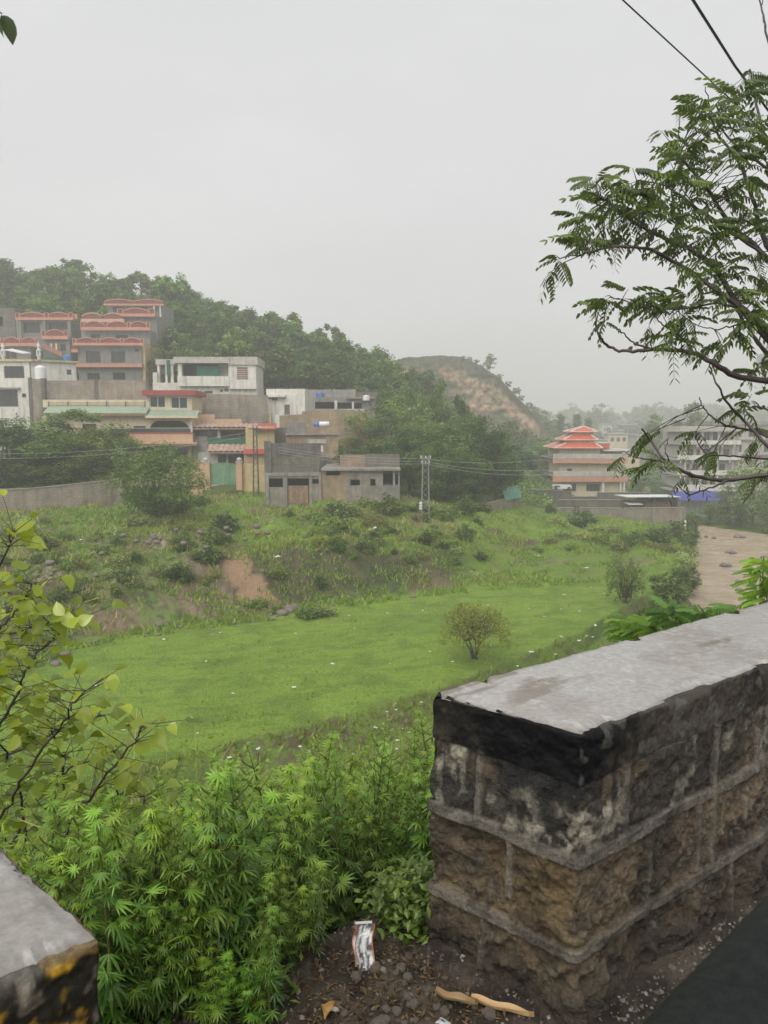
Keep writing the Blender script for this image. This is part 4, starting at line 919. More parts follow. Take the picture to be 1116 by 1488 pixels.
# --- white house at the edge, with lantern finials and tanks
h = House('white_villa', 'two storey off-white house at the edge with lantern finials on its roof', 'house', 20, 95, 0)
h.wall_windows('plaster_white', (-70, 525, 45, 632), [((6, 532, 35, 549.5), dict(nx=4)), ((-8, 567, 26, 591), dict(nx=3)), ((32, 572, 38, 577.5), dict(nx=1)), ((-48, 532, -22, 549), dict(nx=3))], 0, 8, dz=2)
h.block('roof_slab', 'plaster_yellow', (-72, 522, 47, 525), -.3, 8); h.block('window_hood', 'concrete', (-10, 563, 27, 565), -.5, .0)
h2 = House('white_villa_wing', '', '', 45, 95, 34); h2.root['label'] = 'receding white wing with small window beside the lantern-topped house'; h2.root['category'] = 'house wing'
h2.wall_windows('plaster_white', (45, 526, 111, 556), [((97, 537, 104, 544.5), dict(nx=1))], 0, 7, dz=4)
h2.block('roof_slab', 'plaster_yellow', (44, 523.4, 115, 526), -.35, 7)
def lantern(px, pt, pb, Y, label):
    A = at_y(px, pb, Y); B = at_y(px, pt, Y); h_ = B[2] - A[2]; root = thing('roof_lantern', label, 'finial', tuple(A)); k = 8
    w_ = .28
    def ring(prof, name, m): 
        V = [(r_ * math.cos(i * 2 * math.pi / k), r_ * math.sin(i * 2 * math.pi / k), z_ * h_) for r_, z_ in prof for i in range(k)]
        MB().add(V, [(i * k + j, i * k + (j + 1) % k, (i + 1) * k + (j + 1) % k, (i + 1) * k + j) for i in range(len(prof) - 1) for j in range(k)]).build(name, M[m], root)
    ring([(.2, 0), (.2, .2), (w_, .2), (w_, .25), (.01, .25)], 'base', 'frame_white')
    mb = MB()
    for i in range(4): a_ = math.pi / 4 + i * math.pi / 2; x_, y_ = w_ * .8 * math.cos(a_), w_ * .8 * math.sin(a_); mb.box(x_ - .06, x_ + .06, y_ - .06, y_ + .06, .25 * h_, .5 * h_)
    mb.build('lantern_post', M['frame_white'], root)
    ring([(.01, .5), (w_ * 1.15, .5), (w_ * 1.15, .55), (w_ * .7, .58), (w_ * .62, .72), (w_ * .9, .74), (w_ * .5, .86), (.02, 1)], 'cap', 'frame_white')
lantern(57, 497, 523, 95.5, 'white lantern finial over the roof edge near the green net'); lantern(5, 498, 523, 95.5, 'white lantern finial under the corrugated awning sheet')
tank('water_tank', 'tall white water tank standing on the block wall pillar', (48, 530, 64, 551), 92.6, 'white_plastic')
tank('water_tank', 'light blue water tank on the white wing roof', (89, 515, 101.5, 528), 99, 'blue_plastic')
A = at_y(60, 519, 98); B = at_y(92, 525, 98); tag(MB().box(0, B[0] - A[0], 0, .05, B[2] - A[2], 0).build('shade_net', M['green_cloth'], None, loc=tuple(A)), 'green shade net fence on the white wing roof', 'shade net')
A = at_y(6, 503, 96.5); B = at_y(35, 513, 96.5); ab = MB()
ab.hexa([(0, 0, -.5), (B[0] - A[0], 0, B[2] - A[2] - .1), (B[0] - A[0], 2, B[2] - A[2] + .1), (0, 2, -.2)], [(0, 0, -.4), (B[0] - A[0], 0, B[2] - A[2]), (B[0] - A[0], 2, B[2] - A[2] + .2), (0, 2, -.1)])
ar = thing('sheet_awning', 'slanting white corrugated awning sheet on the roof', 'awning', tuple(A)); ab.build('sheet', M['white_plastic'], ar); pb_ = MB()
for x_ in (.3, B[0] - A[0] - .2): pb_.tube([(x_, 1, -2.2), (x_, 1, -.2 - .25 * x_)], .04, 6)
pb_.build('awning_post', M['steel'], ar)

# --- pink house among the trees
h = House('pink_house', 'pale pink house showing between the big trees', 'house', 620, 112, 0)
h.wall_windows('plaster_peach', (598, 596, 634, 625), [((606, 602, 614, 612), dict(nx=2))], 0, 6, dz=4); h.block('roof_slab', 'concrete_pale', (594, 592, 639, 596.5), -.6, 7)

# --- pagoda roofed house across the field
h = House('pagoda_house', 'cream house with three stacked orange pagoda roofs and red fascia balconies', 'house', 855, 140, 0)
H = h.wall_windows('plaster_cream', (810, 699, 908, 726), [((818, 703, 837, 714), dict(nx=2)), ((852, 703, 872, 714), dict(nx=2))], 0, 12, dz=1.5)
for q in ((875, 700, 878, 722), (901, 700, 903, 716), (906, 700, 908, 716)): h.block('porch_post', 'frame_white', q, -1.2, -.9, (1, 0))
for a, b, c, d in ((804, 684.5, 911, 692), (804, 659.5, 911, 666.5)):
    h.block('balcony_parapet', 'concrete_pale', (804, a, 911, b), -1.4, 12) if False else None
for y0, y1, y2, y3 in ((684.5, 692, 692.3, 700), (659.5, 666.5, 667, 673)):
    h.block('balcony_parapet', 'concrete_pale', (804, y0, 911, y1), -1.0, -.8); h.block('floor_slab', 'concrete', (804, y1 - .5, 911, y2 + .6), -.9, 11)
    xa, xb, z0, z1 = h.r(803, y2, 912, y3, -1.1); n = 34; mb = MB()
    for i in range(n): q = xa + (xb - xa) * i / n; mb.hexa([(q, -1.35, z0), (q + (xb - xa) / n * .93, -1.35, z0), (q + (xb - xa) / n * .93, -1.0, z0), (q, -1.0, z0)], [(q, -1.1, z1), (q + (xb - xa) / n * .93, -1.1, z1), (q + (xb - xa) / n * .93, -1.0, z1), (q, -1.0, z1)])
    mb.box(xa + .1, xb - .1, -1.0, -.92, z0, z1); mb.build('fascia', M['terracotta'], h.root)
h.wall_windows('plaster_cream', (812, 673, 882, 686), [((824, 681, 831, 684.5), dict(nx=1))], 0, 11, dz=.5); h.block('side_wall', 'plaster_cream', (882, 673, 900, 686), 4, 11, (.5, 0)); h.block('porch_post', 'concrete_pale', (897, 673, 900, 686), -.5, -.1)
h.wall('plaster_cream', (812, 650, 872, 661), [], .3, 9, dz=.5); h.block('side_room', 'concrete', (872, 652, 905, 661), 5, 9, (.3, 0)); h.tilt_roof('side_canopy', 'concrete_pale', (879, 651, 914, 655), 1.0, 6)
def pag(name, pl, pr, pe, tl, tr, pt, dyf, dyb):
    xa, xb, ze, _ = h.r(pl, pe - 1, pr, pe, dyf); ta, tb, zt, _ = h.r(tl, pt - 1, tr, pt, dyf + 2); yb = dyb
    e = .0; ym = (dyf + yb) / 2; k = (yb - dyf) * .5 * (1 - (tr - tl) / (pr - pl)) ; mb = MB()
    mb.hexa([(xa, dyf, ze - .15), (xb, dyf, ze - .15), (xb, yb, ze - .15), (xa, yb, ze - .15)], [(xa, dyf, ze), (xb, dyf, ze), (xb, yb, ze), (xa, yb, ze)])
    T = [(ta, dyf + k, zt), (tb, dyf + k, zt), (tb, yb - k, zt), (ta, yb - k, zt)]; E_ = [(xa, dyf, ze + .003), (xb, dyf, ze + .003), (xb, yb, ze + .003), (xa, yb, ze + .003)]
    mb.hexa(E_, T); r_ = mb.build(name, M['orangeroof'], h.root); rb_ = MB()
    for A_, B_ in zip(E_, T): rb_.tube([A_, B_], [.16, .13], 6)
    rb_.tube([T[0], T[1]], .14, 6)
    for i in range(4): rb_.tube([E_[i], E_[(i + 1) % 4]], .07, 4)
    rb_.build('ridge', M['ridgewhite'], r_)
pag('roof', 805.5, 876, 651, 824, 864, 643, -.9, 8.5); pag('roof', 818.5, 869, 639.3, 832, 857, 631, .6, 7.2); pag('roof', 828, 869, 627.5, 848, 850, 619.5, 1.6, 6.6)
h.block('roof_tier', 'plaster_peach', (824, 639.6, 864, 644), 1.2, 6.6); h.block('roof_tier', 'plaster_peach', (835, 627.8, 862, 632), 2.2, 6)
h.block('side_roof', 'orangeroof', (872, 644.5, 886, 652), 3, 7); h.block('ridge', 'ridgewhite', (868, 643, 886, 644.5), 2.9, 7.1)
def van():
    A = at_y(803.5, 712.5, 137); B = at_y(812, 705, 137); L_ = B[0] - A[0]; H_ = B[2] - A[2]; root = thing('parked_van', 'small white van behind the grey wall beside the pagoda house', 'van', tuple(A))
    MB().prism([(0, .25), (0, H_ * .6), (L_ * .2, H_ * .95), (L_ * .3, H_), (L_ * 3.2, H_), (L_ * 3.3, H_ * .5), (L_ * 3.3, .25)], 0, 1.6).build('body', M['white_plastic'], root)
    MB().prism([(L_ * .12, H_ * .6), (L_ * .28, H_ * .9), (L_ * 1.2, H_ * .9), (L_ * 1.2, H_ * .6)], -.01, 1.61).build('window', M['glass'], root)
    for x_ in (.5, 2.8):
        w_ = MB(); k = 16; V = [(L_ * x_ + r_ * math.cos(i * 2 * math.pi / k), y_, .3 + r_ * math.sin(i * 2 * math.pi / k)) for y_, r_ in ((-.03, .05), (-.03, .32), (.2, .32)) for i in range(k)]
        w_.add(V, [(a * k + j, a * k + (j + 1) % k, (a + 1) * k + (j + 1) % k, (a + 1) * k + j) for a in range(2) for j in range(k)]).build('wheel', M['dark'], root)
van()
seg_wall('compound_wall', 'dark grey block wall in front of the pagoda house', 'block_dark', [(757, 711, 112), (812, 713, 116), (830, 715, 117), (831, 722, 117), (868, 722, 118), (869, 716, 118), (945, 716, 119)], .6, coping='concrete')
seg_wall('compound_wall', 'second dark block wall just below the pagoda house wall', 'block_dark', [(812, 727, 108), (945, 727, 109), (950, 720, 112)], 1, coping='concrete')
seg_wall('compound_wall', 'tan block river-side wall with pilasters beside the shed', 'brick_grey', [(812, 738.5, 101), (905, 739, 102), (995, 738, 104)], .7, pil=5.2, pilm='concrete', coping='concrete')
seg_wall('low_wall', 'short weathered block wall running to the green tarp', 'brick_grey', [(692, 734, 78), (726, 727, 84), (729, 726.5, 84.5)], .4, pil=5)
seg_wall('low_wall', 'block wall end behind the green tarp by the dark compound wall', 'brick_grey', [(735, 726, 86), (757, 717, 95)], .6)
def tarp():
    pts = [(733, 716, 86.5), (740, 711.5, 89), (757, 710, 93), (757, 722, 93), (734, 727, 86.5)]
    root = thing('tarp_shelter', 'bright green tarp shelter behind the low block walls', 'tarp', tuple(at_y(733, 727, 86.5)))
    o = at_y(733, 727, 86.5); W = [at_y(*p) - o for p in pts]; n = 14; V = []
    for j in range(n + 1):
        for i in range(n + 1):
            f, g = i / n, j / n; top = W[0] * (1 - f) + W[2] * f; top = top + (0, 0, .55 * math.sin(math.pi * f)); bot = W[4] * (1 - f) + W[3] * f
            q = top * (1 - g) + bot * g; q = q + np.array([0, -.5 * g + 2 * (1 - g) * .6, .08 * math.sin(i * 1.7 + j)]); V.append(q)
    MB().add(V, [(j * (n + 1) + i, j * (n + 1) + i + 1, (j + 1) * (n + 1) + i + 1, (j + 1) * (n + 1) + i) for i in range(n) for j in range(n)]).build('tarp_sheet', mat('bright_green_tarp', (.01, .24, .15), (.008, .18, .11), rough=.4), root, True)
    pb = MB()
    for f in (.05, .95): q = W[0] * (1 - f) + W[2] * f; pb.tube([(q[0], q[1] + 1.1, -.5), (q[0], q[1] + 1.1, q[2])], .05, 6)
    pb.build('shelter_pole', M['wood'], root)
tarp()
h = House('river_shed', 'open shed with thin white roof sheet on the river wall end', 'shed', 950, 107, 3)
h.tilt_roof('roof_sheet', 'white_plastic', (912, 718.5, 990, 722), -.8, 4.5, th=.06); h.block('back_wall', 'dark', (925, 722, 986, 738), 3.5, 3.7, (1, 0)); h.tilt_roof('roof_sheet', 'white_plastic', (914, 730, 935, 733), -1, 1, th=.05)
for q in (918, 950, 984): h.block('shed_post', 'wood', (q, 722, q + 1.4, 740), .2, .35, (.5, 0))
h.block('junk', 'wood', (938, 730, 975, 738), 1.0, 2.5)

# --- white flats by the river
h = House('apartment_block', 'white four storey riverside block with balconies and a blue awning', 'apartment block', 1030, 140, 0)
for k, (a, b) in enumerate(((618, 642), (646, 661), (668, 683), (689.5, 704))):
    x0 = (989, 991, 985, 985)[k]; wins = [((x, a + 6, x + 9, b + 2), dict(nx=2, frame='concrete', fw=.1)) for x in range(x0 + 8, 1058, 13)]
    h.wall_windows('concrete_pale', (x0 + 3, a + 2, 1074, b + 4.5), wins, 1.4, 10, inner='curtain')
for k, (a, b, x0) in enumerate(((620, 627, 988), (640, 646, 992), (661.5, 668.5, 985), (683.5, 690.5, 985), (704.5, 714, 981))):
    h.block('balcony', 'plaster_white' if k else 'concrete_pale', (x0, a, 1077 if k else 1090, b), 0, .25); h.block('floor_slab', 'concrete_pale', (x0 + .3, b - 1.2, 1076.7, b + .9), .26, 9)
    if k: 
        for x in range(x0 + 3, 1074, 18): h.block('balcony_bracket', 'plaster_white', (x, b + .9, x + 1.6, b + 4), .05, .3)
for x in (995, 1018, 1042, 1064): h.block('pillar', 'concrete_pale', (x, 627, x + 2.5, 704), .4, .8)
h.tilt_roof('awning', 'blue_tarp', (983, 713.5, 1056, 727), -3.2, -.2, th=.08); h.wall('concrete_pale', (990, 714, 1074, 744), [], .5, 9, dz=5)
h = House('tall_flats', 'taller grey block rising behind the white riverside flats', 'apartment block', 1090, 158, 0)
for k, (a, b) in enumerate(((618, 638), (640, 660), (662, 682), (684, 704))):
    wins = [((x, a + 6, x + 12, b - 3), dict(nx=2, frame='concrete')) for x in range(1066, 1160, 22)]
    h.wall_windows('concrete_pale', (1055, a, 1170, b + 2), wins, 0, 10, inner='curtain'); h.block('floor_slab', 'concrete', (1052, a - 1.5, 1172, a), -.5, 10)
h.block('roof_parapet', 'concrete', (1036, 612, 1172, 618), .5, 10); h.wall('concrete_pale', (1055, 706, 1170, 730), [], .1, 9, dz=8)
# --- faint town far down the valley
TOWN = [(872, 892, 652, 668, 215), (893, 906, 626, 640, 330), (884, 913, 631, 645, 300), (906, 925, 618, 636, 350), (862, 882, 640, 650, 260), (926, 948, 633, 652, 280), (900, 930, 655, 668, 230), (935, 965, 640, 655, 260), (876, 889, 617, 630, 380), (948, 962, 622, 636, 340), (912, 945, 697, 708, 165)]
for k, (a, b, c, d, Y) in enumerate(TOWN):
    hh = House('town_house', 'hazy flat-roofed house in the distant valley town', 'house', (a + b) / 2, Y, (k * 37) % 17 - 8, group='houses of the distant valley town')
    n = 3; wins = [((a + (b - a) * (.12 + .3 * i), c + (d - c) * .35, a + (b - a) * (.28 + .3 * i), c + (d - c) * .75), dict(nx=1)) for i in range(n)]
    hh.wall_windows(('plaster_white', 'concrete_pale', 'plaster_cream', 'plaster_grey')[k % 4], (a, c, b, d), wins, 0, 8, dz=8)
    hh.block('roof_slab', 'concrete_pale', (a - 1, c - 1.2, b + 1, c), -.5, 8.5)
# ------------------------------------------------------------------ vegetation kit
CARD_V = np.array([(0, 0, 0), (-.32, .5, -.05), (0, 1.0, -.16), (.32, .5, -.05), (0, .52, .06)]); CARD_T = [(0, 4, 1), (1, 4, 2), (0, 3, 4), (3, 2, 4)]
CARD_Q = [(0, 3, 2, 1)]
CARD4 = CARD_V[:4]
def cards(mb, P, size, rng, cols, up=.55, narrow=1.0, droop=0.0, detail=False):
    n = len(P); d = unit(n, rng); d[:, 2] = d[:, 2] * .6 - droop
    upv = unit(n, rng) * (1 - up) + np.array([0, 0, up])
    R = frames(d, upv); tv = (CARD_V if detail else CARD4) * np.array([narrow, 1, 1])
    mb.bake(tv, None if detail else CARD_Q, CARD_T if detail else None, R, size * rng.uniform(.65, 1.25, n), P, cols)
def tint(rng, n, base, alt, dark=.55):
    f = rng.random(n); c = mixc(np.tile(base, (n, 1)), alt, f); return c * rng.uniform(dark, 1.15, n)[:, None]

def tree_mesh(seed, H, Rc, nclump, per, leaf, base, alt, z0=.25, trunk_r=.16, shape='round', clump_r=.22, narrow=1.0, droop=0., lean=0., up=.55):
    rng = np.random.default_rng(seed); cm = MB(); tm = MB()
    top = H; bot = H * z0
    C = []
    while len(C) < nclump:
        q = rng.uniform(-1, 1, 3); r = np.linalg.norm(q)
        if r > 1 or r < .35 and rng.random() < .7: continue
        zz = (q[2] + 1) / 2
        if shape == 'round': wd = 1.0
        elif shape == 'poplar': wd = .45 * (1 - .55 * zz)
        elif shape == 'cone': wd = 1.05 - .85 * zz
        elif shape == 'flat': wd = .6 + .4 * math.sin(math.pi * min(1, zz * 1.2))
        wob = 1 + .28 * math.sin(math.atan2(q[1], q[0]) * 3 + seed) + .2 * math.sin(math.atan2(q[1], q[0]) * 5 + seed * 2.1 + q[2] * 3)
        C.append((q[0] * Rc * wd * wob + lean * zz, q[1] * Rc * wd * wob, bot + (top - bot) * zz))
    C = np.array(C)
    for c in C:
        m = int(per * rng.uniform(.5, 1.4)); cr = Rc * clump_r * rng.uniform(.7, 1.45)
        q = unit(m, rng) * (rng.random(m) ** .45)[:, None] * np.array([cr * 1.15, cr * 1.15, cr * .72]); P = c + q
        P[:, 2] -= droop * np.abs(q[:, 0] ** 2 + q[:, 1] ** 2) * .6
        ct = rng.uniform(.75, 1.2); hs = rng.random()
        cards(cm, P, leaf, rng, tint(rng, m, np.array(base) * ct, mixc(np.array(alt)[None], np.array(base)[None], np.array([hs]))[0] * ct), up, narrow, droop)
    # trunk and limbs
    fork = np.array([lean * .1, 0, H * (z0 + .12)])
    tm.tube([(0, 0, -.6), (.03 * H * .3, 0, H * z0 * .5), tuple(fork), (lean * .5, 0, H * .72)], [trunk_r * 1.25, trunk_r, trunk_r * .75, trunk_r * .25], 7)
    for k in rng.choice(len(C), min(len(C), 14), replace=False):
        c = C[k]; s_ = fork * np.array([1, 1, rng.uniform(.75, 1.25)]); mid = (s_ + c) / 2 + rng.normal(size=3) * Rc * .07; mid[2] += .05 * H
        tm.tube([s_, mid, c], [trunk_r * .45, trunk_r * .28, trunk_r * .09], 5)
    return tm.mesh('trunk', True), cm.mesh('crown', False, True)
def proto(name, cat, label, group, meshes, leafmat='leaf', bark='bark'):
    tr, cr = meshes; r = thing(name, label, cat, (0, 0, 0), 0, group)
    obj('trunk', tr, M[bark], r); obj('crown', cr, M[leafmat], r); return r
USED = set()
def plant(pr, x, y, rz, s, label=None, group=None, z=None, sink=.15):
    zz = gz(x, y) - sink if z is None else z
    if pr not in USED: USED.add(pr); o = pr; o.location = (x, y, zz); o.rotation_euler = (0, 0, rz); o.scale = s if hasattr(s, '__len__') else (s,) * 3
    else: o = dup(pr, (x, y, zz), rz, s)
    if label: o['label'] = label
    if group: o['group'] = group
    elif label and 'group' in o: del o['group']
    return o

# --- the wooded hill: every tree its own object
G1, G2, G3 = (.045, .085, .024), (.085, .13, .034), (.032, .062, .022)
HL = {0: 'rounded mid green tree in the wood covering the hillside', 1: 'tall loose crowned tree in the wood covering the hillside', 2: 'dark dense tree in the wood covering the hillside'}
HP = []
for k in range(9):
    kind = k % 3
    HP.append((kind, proto('hillside_tree', 'tree', HL[kind], 'trees of the hillside wood', tree_mesh(300 + k, 6.2, (2.7, 2.2, 2.9)[kind], (30, 24, 36)[kind], 85, .46, (G1, G1, G3)[kind], (G2, G2, G1)[kind], z0=(.14, .3, .1)[kind], trunk_r=.13, shape=('round', 'flat', 'round')[kind], clump_r=(.27, .24, .3)[kind]), 'leaf_far')))
hr = np.random.default_rng(55); cnt = 0; spots = []
for px in np.arange(-150, 745, 15.5):
    y0 = 131 if px < 120 else (127 if px < 240 else (115 if px < 400 else (117 if px < 560 else 104)))
    y1 = 168 if px < 300 else (160 if px < 600 else 150)
    yy = y0 + hr.uniform(0, 4)
    while yy < y1:
        p = px + hr.uniform(-8, 8); y = yy + hr.uniform(-2, 2); spots.append((px_t(p, 560) * y, y)); yy += hr.uniform(7.5, 12.0)
hr.shuffle(spots)
for (x, y) in spots[:295]:
    kind, pr = HP[int(hr.integers(0, 9))]; s = hr.uniform(.62, 1.12) * (1.12 if kind == 1 and hr.random() < .3 else 1)
    plant(pr, x, y, hr.uniform(0, 6.3), (s * hr.uniform(.9, 1.15), s * hr.uniform(.9, 1.15), s * hr.uniform(.85, 1.15)))
# two that stand above the skyline
plant(HP[1][1], *(px_t(425, 490) * 152, 152), .4, (1.1, 1.1, 1.35), 'taller tree breaking the skyline of the wooded hill above the white box house')
plant(HP[4][1], *(px_t(482, 490) * 152, 152), 1.4, (1.0, 1.0, 1.3), 'small forked tree breaking the skyline above the courtyard house')

# scrub that fills between the trees, uncountable
def scrub():
    rng = np.random.default_rng(91); n = 5200; mb = MB()
    y = rng.uniform(98, 172, n); p = rng.uniform(-220, 800, n); x = np.array([px_t(a, 560) for a in p]) * y
    ok = ~((p < 235) & (y < 129)) & ~((p < 400) & (y < 113)) & ~((p > 400) & (p < 560) & (y < 116)); x, y = x[ok], y[ok]
    z, seg, *_ = ground(x, y, True); k = seg > 5.6; x, y, z = x[k], y[k], z[k]
    m = 16; P = np.repeat(np.stack([x, y, z], 1), m, 0) + unit(len(x) * m, rng) * (rng.random(len(x) * m) ** .4)[:, None] * np.array([1.1, 1.1, .9]) + [0, 0, .5]
    ct = np.repeat(rng.uniform(.7, 1.25, len(x)), m)
    cards(mb, P, .5, rng, tint(rng, len(P), G1, G2) * ct[:, None], .6)
    tag(mb.build('undergrowth', M['leaf_far'], None, False, True), kind='stuff')
scrub()

# --- big trees in front of the hill, right of the derelict building
D1, D2, D3 = (.030, .062, .020), (.06, .105, .028), (.075, .12, .03)
BP = [proto('big_tree', 'tree', '', 'x', tree_mesh(400 + k, 11.5, 4.1, 66, 190, .30, (D1, D2, D1, D2)[k], (D2, D3, D3, (.10, .15, .045))[k], z0=.10, trunk_r=.26, shape=('round', 'round', 'flat', 'flat')[k], clump_r=.23)) for k in range(4)]
for (px, pyt, Y, w_, k, lab) in [(527, 648, 80, .62, 0, 'dark bushy tree growing against the end of the derelict building'), (566, 575, 92, 1.0, 1, 'tallest light green tree above the brick house courtyard'),
    (596, 618, 84, .72, 2, 'dark leafy tree just right of the derelict building porch'), (648, 606, 86, .95, 3, 'spreading tree directly behind the lattice pylon'), (690, 600, 92, .95, 0, 'broad dark tree in the middle of the grove by the green tarp'),
    (722, 622, 88, .7, 2, 'last tree of the grove nearest the green tarp'), (628, 640, 81, .6, 1, 'low dense tree at the foot of the grove behind the pylon'), (672, 655, 82, .62, 0, 'low dark tree at the foot of the grove above the dirt scar'), (545, 612, 96, .8, 2, 'tree crown beside the round white roof tank'), (498, 662, 84, .35, 3, 'small sapling over the brick house wall corner')]:
    x = px_t(px, 650) * Y; g = gz(x, Y); top = at_y(px, pyt, Y)[2]; h_ = max(2.5, top - g)
    plant(BP[k], x, Y, px * .7, (w_, w_, h_ / 11.5), lab)
# bare-stemmed trees above the grove
for (px, pyt, Y, lab) in [(604, 560, 104, 'thin tall tree beside the pink house'), (640, 545, 112, 'thin tree behind the pink house roof'), (668, 570, 108, 'thin tree right of the pink house')]:
    x = px_t(px, 600) * Y; g = gz(x, Y); top = at_y(px, pyt, Y)[2]; plant(HP[4][1], x, Y, px, (.8, .8, (top - g) / 6.2), lab)
# --- trees in front of the cream house
for (px, pyt, Y, w_, k, lab) in [(10, 602, 76, 1.05, 0, 'dark tree at the edge under the off-white house'), (100, 594, 77, 1.25, 1, 'wide light green tree hiding the cream house terrace'), (62, 640, 74, 1.0, 2, 'dark tree over the boundary wall beside the wide green tree'), (122, 612, 76.5, .9, 3, 'feathery light tree beside the wide green tree on the terrace'), (82, 607, 77.5, .85, 2, 'dark crowned tree under the terrace rail of the cream house'), (166, 612, 79, .85, 3, 'feathery tree against the cream house balcony'), (140, 650, 75, .85, 0, 'dark bushy tree above the end of the boundary wall'), (-60, 610, 76, .9, 1, 'leafy tree outside the boundary wall corner')]:
    x = px_t(px, 660) * Y; g = gz(x, Y); top = at_y(px, pyt, Y)[2]; plant(BP[k], x, Y, px * .31, (w_, w_, (top - g) / 11.5), lab)
# flowering tree on the bank
def flower_tree():
    rng = np.random.default_rng(77); x, Y = px_t(225, 700) * 64, 64.0; g = gz(x, Y); H_ = at_y(225, 648, Y)[2] - g
    tm, cmh = tree_mesh(431, H_, 4.6, 60, 190, .24, (.07, .12, .03), (.12, .18, .045), z0=.10, trunk_r=.13, shape='flat', clump_r=.22)
    r = thing('bank_tree', 'spreading light green tree on the bank before the cream house', 'tree', (x, Y, g - .1)); obj('trunk', tm, M['bark'], r); obj('crown', cmh, M['leaf'], r)
flower_tree()
# --- right bank trees, willow behind the grove, poplars and far trees
W1, W2 = (.045, .085, .03), (.075, .12, .04)
WP = [proto('riverside_tree', 'tree', '', 'x', tree_mesh(450 + k, 9, 3.6, 42, 120, .34, W1, W2, z0=.03, trunk_r=.2, shape=('round', 'flat', 'cone')[k], clump_r=.27, droop=.25), 'leaf_far') for k in range(3)]
for (px, pyt, Y, w_, k, lab) in [(1098, 664, 107, 1.0, 0, 'large drooping tree on the far river bank at the frame edge'), (1062, 702, 108, .8, 1, 'bushy tree on the far river bank right of the blue awning'), (1035, 730, 108.5, .5, 2, 'low bush where the far river bank meets the flats'), (1080, 728, 104, .6, 2, 'low drooping bush hanging to the muddy water'), (1130, 690, 100, 1.0, 1, 'tree on the far river bank half out of frame'), (1012, 738, 109, .38, 0, 'small bush below the blue awning'), (1160, 650, 112, 1.3, 0, 'tall tree on the far bank beyond the frame edge'),
    (800, 655, 150, .9, 2, 'pale willow beside the pagoda house'), (770, 640, 160, 1.0, 0, 'rounded tree between the grove and the pagoda house'), (745, 665, 140, .7, 1, 'low tree behind the green tarp'), (778, 690, 135, .5, 0, 'bush at the dark compound wall corner'), (930, 680, 160, 1.0, 1, 'trees'' green mass right of the pagoda house'), (962, 690, 150, .9, 0, 'round tree left of the white flats'), (900, 660, 185, 1.0, 2, 'tree behind the pagoda house side roof'), (840, 668, 170, .8, 0, 'tree behind the pagoda house body'), (945, 664, 190, .9, 2, 'hazy tree behind the round tree by the flats')]:
    x = px_t(px, 690) * Y; g = gz(x, Y); top = at_y(px, pyt, Y)[2]; plant(WP[k], x, Y, px * .7, (w_, w_, max(2., top - g) / 9), lab)
PP = [proto('poplar_tree', 'tree', '', 'x', tree_mesh(470 + k, 18, (4.2, 3.2)[k], 40, 110, .62, (.05, .085, .035), (.075, .115, .045), z0=.2, trunk_r=.3, shape=('flat', 'poplar')[k], clump_r=.24), 'leaf_far') for k in range(2)]
for (px, pyt, Y, w_, k, lab) in [(1010, 584, 196, 1.0, 0, 'tall hazy tree above the white flats roof'), (950, 601, 215, .9, 0, 'hazy tree between the pagoda house and the flats'), (985, 620, 205, .8, 0, 'lower hazy tree left of the flats roof'), (1040, 606, 230, .8, 0, 'faint tree behind the flats'), (815, 600, 260, .95, 1, 'hazy columnar tree behind the pagoda roofs'), (838, 600, 265, 1.1, 1, 'dense hazy tree just above the pagoda top'), (856, 606, 270, 1.0, 1, 'hazy tree right of the pagoda top'), (795, 608, 255, .9, 0, 'hazy tree at the foot of the cliff'), (775, 590, 290, 1.0, 0, 'faint tree on the far slope beyond the cliff'), (790, 596, 300, 1.1, 0, 'second faint tree on the far slope beyond the cliff'), (710, 517, 240, .42, 0, 'lone airy tree on the edge of the cliff top')]:
    x = px_t(px, 600) * Y; top = at_y(px, pyt, Y)[2]
    if pyt == 517: o = plant(PP[0], x, Y, 1.0, (.42, .42, .36), lab, z=at_y(710, 545, Y)[2]); continue
    g = gz(x, Y); plant(PP[k], x, Y, px * .9, (w_, w_, max(3, top - g) / 18), lab)
# bushes along the cliff rim and its foot
CB = proto('cliff_bush', 'bush', 'small bush clinging to the cliff rim', 'bushes along the cliff rim', tree_mesh(490, 3, 1.6, 14, 60, .42, (.05, .075, .03), (.08, .1, .04), z0=.05, trunk_r=.07), 'leaf_far')
for (px, py, Y, s) in [(612, 519, 238, .5), (648, 518, 238, .4), (656, 518, 239, .3), (673, 520, 237, .7), (683, 522, 237, .8), (692, 527, 236, .9), (700, 533, 236, .8), (726, 549, 234, 1.0), (738, 560, 233, 1.1), (750, 571, 232, 1.3), (757, 580, 232, 1.0), (768, 592, 230, 1.2), (745, 575, 231, 1.0), (583, 522, 238, .4)]:
    p = at_y(px, py, Y); s *= .62; plant(CB, p[0], p[1], px, s, z=p[2] - .6)
FP = [proto('distant_tree', 'tree', 'faint tree of the far hazy tree line down the valley', 'trees of the far hazy tree line', tree_mesh(495 + k, 9, 3.4, 18, 60, .8, (.05, .08, .035), (.07, .10, .04), z0=.08, trunk_r=.25), 'leaf_far') for k in range(3)]
fr = np.random.default_rng(8)
for i in range(70):
    px = fr.uniform(755, 1130); Y = fr.uniform(270, 480); x = px_t(px, 620) * Y; s = fr.uniform(.7, 1.25); plant(FP[i % 3], x, Y, fr.uniform(0, 6), (s * 1.2, s * 1.2, s))
for i in range(40):
    px = fr.uniform(740, 1150); Y = fr.uniform(480, 760); x = px_t(px, 620) * Y; s = fr.uniform(1.1, 2.0); plant(FP[i % 3], x, Y, fr.uniform(0, 6), (s * 1.4, s * 1.2, s * 1.1))
